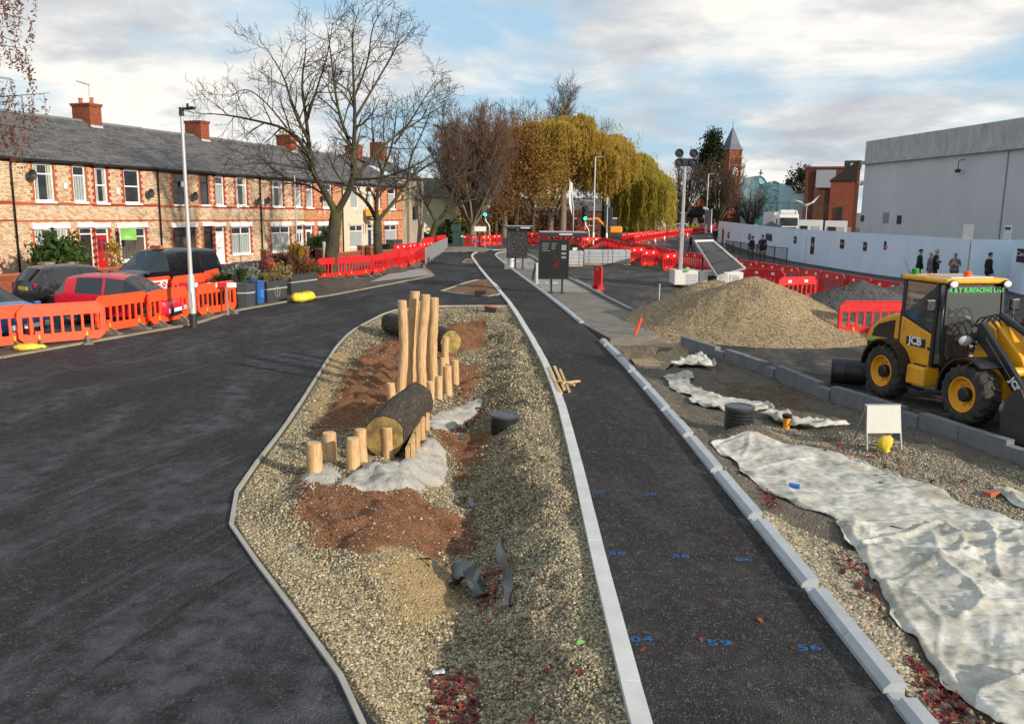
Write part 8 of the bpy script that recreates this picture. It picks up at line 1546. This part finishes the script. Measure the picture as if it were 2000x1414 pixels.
def simple_car(label,px,py,Y,rz,m): 
    q=VY(px,py,Y); car('parked_car',label,(q.x,Y,0),rz,m,hatch(4.1,1.48,.86,.95),.92,1.8,(-1.25,1.3),.32,pillars=(2,4),group='distant parked cars')
simple_car('red car far away behind the barrier curve',1372,440,140,R(170),'car_red'); simple_car('white car beyond the yellow jackets on the far road',1322,440,138,R(190),'car_white'); simple_car('dark car parked by the cream house',808,452,86,R(60),'car_black')
# ---------------------------------------------------------------- people
def person(label,loc,rz,h=1.75,pose='stand',coat='coat_black',leg='trouser_grey',hair='hair_dark',bag=None,cat='person',group='people on the far pavement',full_hand=True,bulk=1.):
    k=h/1.75; o=T('person',label,cat,loc,rz,group); V=[];E=[];Rd=[];Tg=[]
    def v(p_,r,t,par=None):
        V.append(Vector(p_)*k); Rd.append((r if isinstance(r,tuple) else (r,r))); Tg.append(t); i=len(V)-1
        if par is not None: E.append((par,i))
        return i
    b_=bulk
    pel=v((0,0,.93),(.155*b_,.115*b_),leg); wa=v((0,0,1.08),(.155*b_,.12*b_),coat,pel); ch=v((0,.01,1.28),(.175*b_,.13*b_),coat,wa); sh=v((0,.01,1.43),(.12,.095),coat,ch); nk=v((0,0,1.51),(.055,.055),'skin',sh); hd=v((0,-.02,1.60),(.078,.088),'skin',nk); hd2=v((0,-.012,1.69),(.072,.085),'skin',hd)
    nose=v((0,-.108,1.605),(.014,.014),'skin',hd)
    for s_ in (-1,1):
        st=.16 if pose=='walk' else .02; fy=-s_*st
        hip=v((s_*.095,0,.88),(.092,.095),leg,pel); kn=v((s_*.10,fy*.6-.02,.49),(.062,.066),leg,hip); an=v((s_*.105,fy*1.3+(.05 if fy>0 else 0),.09),(.042,.046),leg,kn); he=v((s_*.108,fy*1.3+.01,.04),(.045,.04),'shoe',an); to=v((s_*.12,fy*1.3-.15,.03),(.04,.03),'shoe',he)
        sx=v((s_*.18,.01,1.40),(.068,.07),coat,sh)
        if pose=='pocket': el=v((s_*.27,.07,1.15),(.05,.052),coat,sx); wr=v((s_*.17,-.09,.97),(.036,.036),coat,el); hnd=v((s_*.15,-.13,.93),(.03,.026),'skin',wr); fd=Vector((-s_*.1,-.3,-.9))
        elif pose=='fold': el=v((s_*.25,-.03,1.14),(.05,.052),coat,sx); wr=v((s_*.03,-.19,1.16+.03*s_),(.036,.036),coat,el); hnd=v((-s_*.05,-.20,1.18+.03*s_),(.03,.026),'skin',wr); fd=Vector((-s_*.9,-.1,.3))
        else: el=v((s_*.235,.03+fy*.2,1.13),(.05,.052),coat,sx); wr=v((s_*.25,-.06-fy*.5,.89),(.033,.034),coat,el); hnd=v((s_*.25,-.08-fy*.6,.83),(.032,.022),'skin',wr); fd=Vector((0,-.15,-1))
        fd.normalize(); sd=fd.cross(Vector((s_,0,.1))); sd=sd.normalized() if sd.length>.01 else Vector((0,1,0)); hp=V[hnd]/k
        for f in range(4):
            L_=(.065,.078,.074,.058)[f]; p0=hp+fd*.035+sd*(.026-.0175*f); m1=v(p0,.0092,'skin',hnd); m2=v(p0+fd*L_*.55+Vector((-s_*.006,0,0)),.0086,'skin',m1); v(p0+fd*L_*.9+Vector((-s_*.024,0,0)),.0075,'skin',m2)
        t1=v(hp+sd*.04+fd*.0,.0105,'skin',hnd); v(hp+sd*.055+fd*.04+Vector((-s_*.01,0,0)),.009,'skin',t1)
    me=bpy.data.meshes.new('body'); me.from_pydata(V,E,[]); ob=bpy.data.objects.new('body_c',me); COL.objects.link(ob); sk=ob.modifiers.new('skin','SKIN'); sk.use_smooth_shade=True
    for i,sv in enumerate(me.skin_vertices[0].data): sv.radius=(Rd[i][0]*k,Rd[i][1]*k); sv.use_root=(i==0)
    sb=ob.modifiers.new('sub','SUBSURF'); sb.levels=1; sb.render_levels=1
    dg=bpy.context.evaluated_depsgraph_get(); m2=bpy.data.meshes.new_from_object(ob.evaluated_get(dg)); bpy.data.objects.remove(ob)
    mats=[coat,leg,'skin','coat_black']; m2.materials.clear()
    for q in mats: m2.materials.append(M[q])
    ix={coat:0,leg:1,'skin':2,'shoe':3}; VP=np.array([tuple(q) for q in V]); mi=[]
    for p_ in m2.polygons:
        c=np.array(p_.center); d=((VP-c)**2).sum(1); t_=Tg[int(d.argmin())]; mi.append(ix[t_])
    m2.polygons.foreach_set('material_index',mi); m2.name='body'; bo_=bpy.data.objects.new('body',m2); COL.objects.link(bo_); bo_.parent=o
    # hair cap, eyes, ears, mouth, coat hem
    b=MB(); n=14
    for i in range(6):
        ph=PI/2-(PI*.58)*i/5
        for j in range(n): th=2*PI*j/n; fr=max(0,-math.sin(th)); z=1.665+.105*math.sin(ph)+.06*fr*(i/5); b.v.append((.088*math.cos(ph)*math.cos(th)*k,(-.005+.103*math.cos(ph)*math.sin(th))*k,z*k))
    b.f=[(i*n+j,(i+1)*n+j,(i+1)*n+(j+1)%n,i*n+(j+1)%n) for i in range(5) for j in range(n)]; b.m=[0]*len(b.f); b.build('hair',hair,o,True)
    b=MB()
    for s_ in (-1,1): b=MB(); b.lathe([(.001,0),(.008,.003),(.001,.006)],8,(s_*.03*k,0,0)); b.v=[(q[0],-.098*k-q[2]*.5,q[1]+1.63*k) for q in b.v]; b.build('eye','sign_black',o); b=MB(); b.box((s_*.082*k,0,1.625*k),(.014,.035,.055)); b.build('ear','skin',o,bevel=.006)
    b=MB(); b.box((0,-.097*k,1.565*k),(.04,.008,.008)); b.build('mouth','lamp_red',o)
    b=MB(); b.lathe([(.165*b_*k,1.1*k),(.185*b_*k,.95*k),(.20*b_*k,.82*k),(.19*b_*k,.82*k)],14); b.v=[(q[0],q[1]*.78,q[2]) for q in b.v]; b.build('coat_hem',coat,o,True)
    return o
pz=.1
def pp(px,py): q=G(px,py,pz); return (q.x,q.y,pz)
person('person in dark coat with hand on hip beside the guard rail',pp(1467,510),.6,1.72,'pocket','coat_navy','trouser_grey','hair_dark')
person('tall person in navy jacket and grey trousers carrying a khaki bag',pp(1487,513),-.3,1.86,'walk','coat_navy','trouser_grey','hair_dark')
q=pp(1479,515); o=T('shoulder_bag','khaki cloth bag carried by the person in navy jacket','bag',(q[0],q[1],.62)); b=MB(); b.tube([(0,0,.42),(0,0,.36),(0,0,.2),(0,0,.03),(0,0,0)],[.06,.13,.19,.17,.08],12); b.build('sack','bag_khaki',o,True); b=MB(); b.tube([(-.08,0,.4),(-.05,0,.62),(.05,0,.62),(.08,0,.4)],.012,5); b.build('strap','bag_khaki',o)
person('person in black hooded coat with pale sleeve leaning by the hoarding',pp(1792,558),1.3,1.74,'pocket','coat_black','trouser_dark','hair_dark',bulk=1.15)
person('person in grey jacket half hidden behind another at the hoarding',pp(1812,560),.8,1.62,'stand','coat_grey','trouser_dark','hair_grey')
person('grey haired person in bulky black coat at the hoarding',pp(1823,559),.9,1.76,'fold','coat_black','trouser_dark','hair_grey',bulk=1.2)
person('grey haired person in quilted grey jacket at the hoarding',pp(1860,564),-.5,1.66,'fold','coat_grey','trouser_dark','hair_grey',bulk=1.1)
person('person in black standing in the hoarding recess beyond the loader',pp(1926,570),1.6,1.74,'stand','coat_black','trouser_dark','hair_dark')
person('dark figure walking past the start of the hoarding',pp(1396,480),2.6,1.75,'walk','coat_black','trouser_dark','hair_dark')
q=G(1348,498); person('person in black standing over a bicycle behind the mast',(q.x,q.y,0),1.2,1.72,'walk','coat_black','trouser_dark','hair_dark')
o=T('bicycle','dark bicycle held by the person in black behind the mast','bicycle',(q.x+.45,q.y-.1,0),.35)
for x in (-.5,.5):
    w_=bpy.data.objects.new('wheel',None); COL.objects.link(w_); w_.parent=o; w_.location=(x,0,.34); b=MB(); b.tube([(.33*math.cos(a),0,.33*math.sin(a)) for a in [2*PI*i/20 for i in range(21)]],.02,6); b.build('tyre','tyre',w_); b=MB()
    for i in range(6): a=PI*i/6; b.bar((-.32*math.cos(a),0,-.32*math.sin(a)),(.32*math.cos(a),0,.32*math.sin(a)),.006,.006)
    x_=b.build('spokes','steel_grey',w_); x_['kind']='stuff'
b=MB(); F_=[((-.5,.34),(-.12,.32)),((-.12,.32),(-.22,.82)),((-.12,.32),(.34,.75)),((-.22,.72),(.34,.78)),((-.5,.34),(-.2,.7)),((.5,.34),(.34,.78)),((.34,.78),(.32,.95))]
for a,c in F_: b.cyl((a[0],0,a[1]),(c[0],0,c[1]),.018,n=6)
b.build('frame','steel_dark',o); b=MB(); b.box((-.23,0,.87),(.24,.12,.05)); b.build('saddle','sign_black',o,bevel=.02); b=MB(); b.tube([(.2,-.26,.97),(.32,-.2,.97),(.32,.2,.97),(.2,.26,.97)],.014,6); b.build('handlebar','steel_dark',o)
for px,lab in ((1344,'worker in yellow jacket next to the lighting mast line on the far road'),(1353,'worker in yellow jacket between two other workers'),(1362,'worker in yellow jacket beside the distant red car')):
    q=VY(px,450,136); person(lab,(q.x,136,0),random.uniform(-1,1),1.78,'stand','hivis_yellow','trouser_dark','hivis_white',group='workers on the far road',bulk=1.15)
q=VY(1316,450,132); person('worker in pale jacket beside the paving machine',(q.x,132,0),.4,1.76,'stand','hivis_white','trouser_dark','hivis_white',group='workers on the far road')
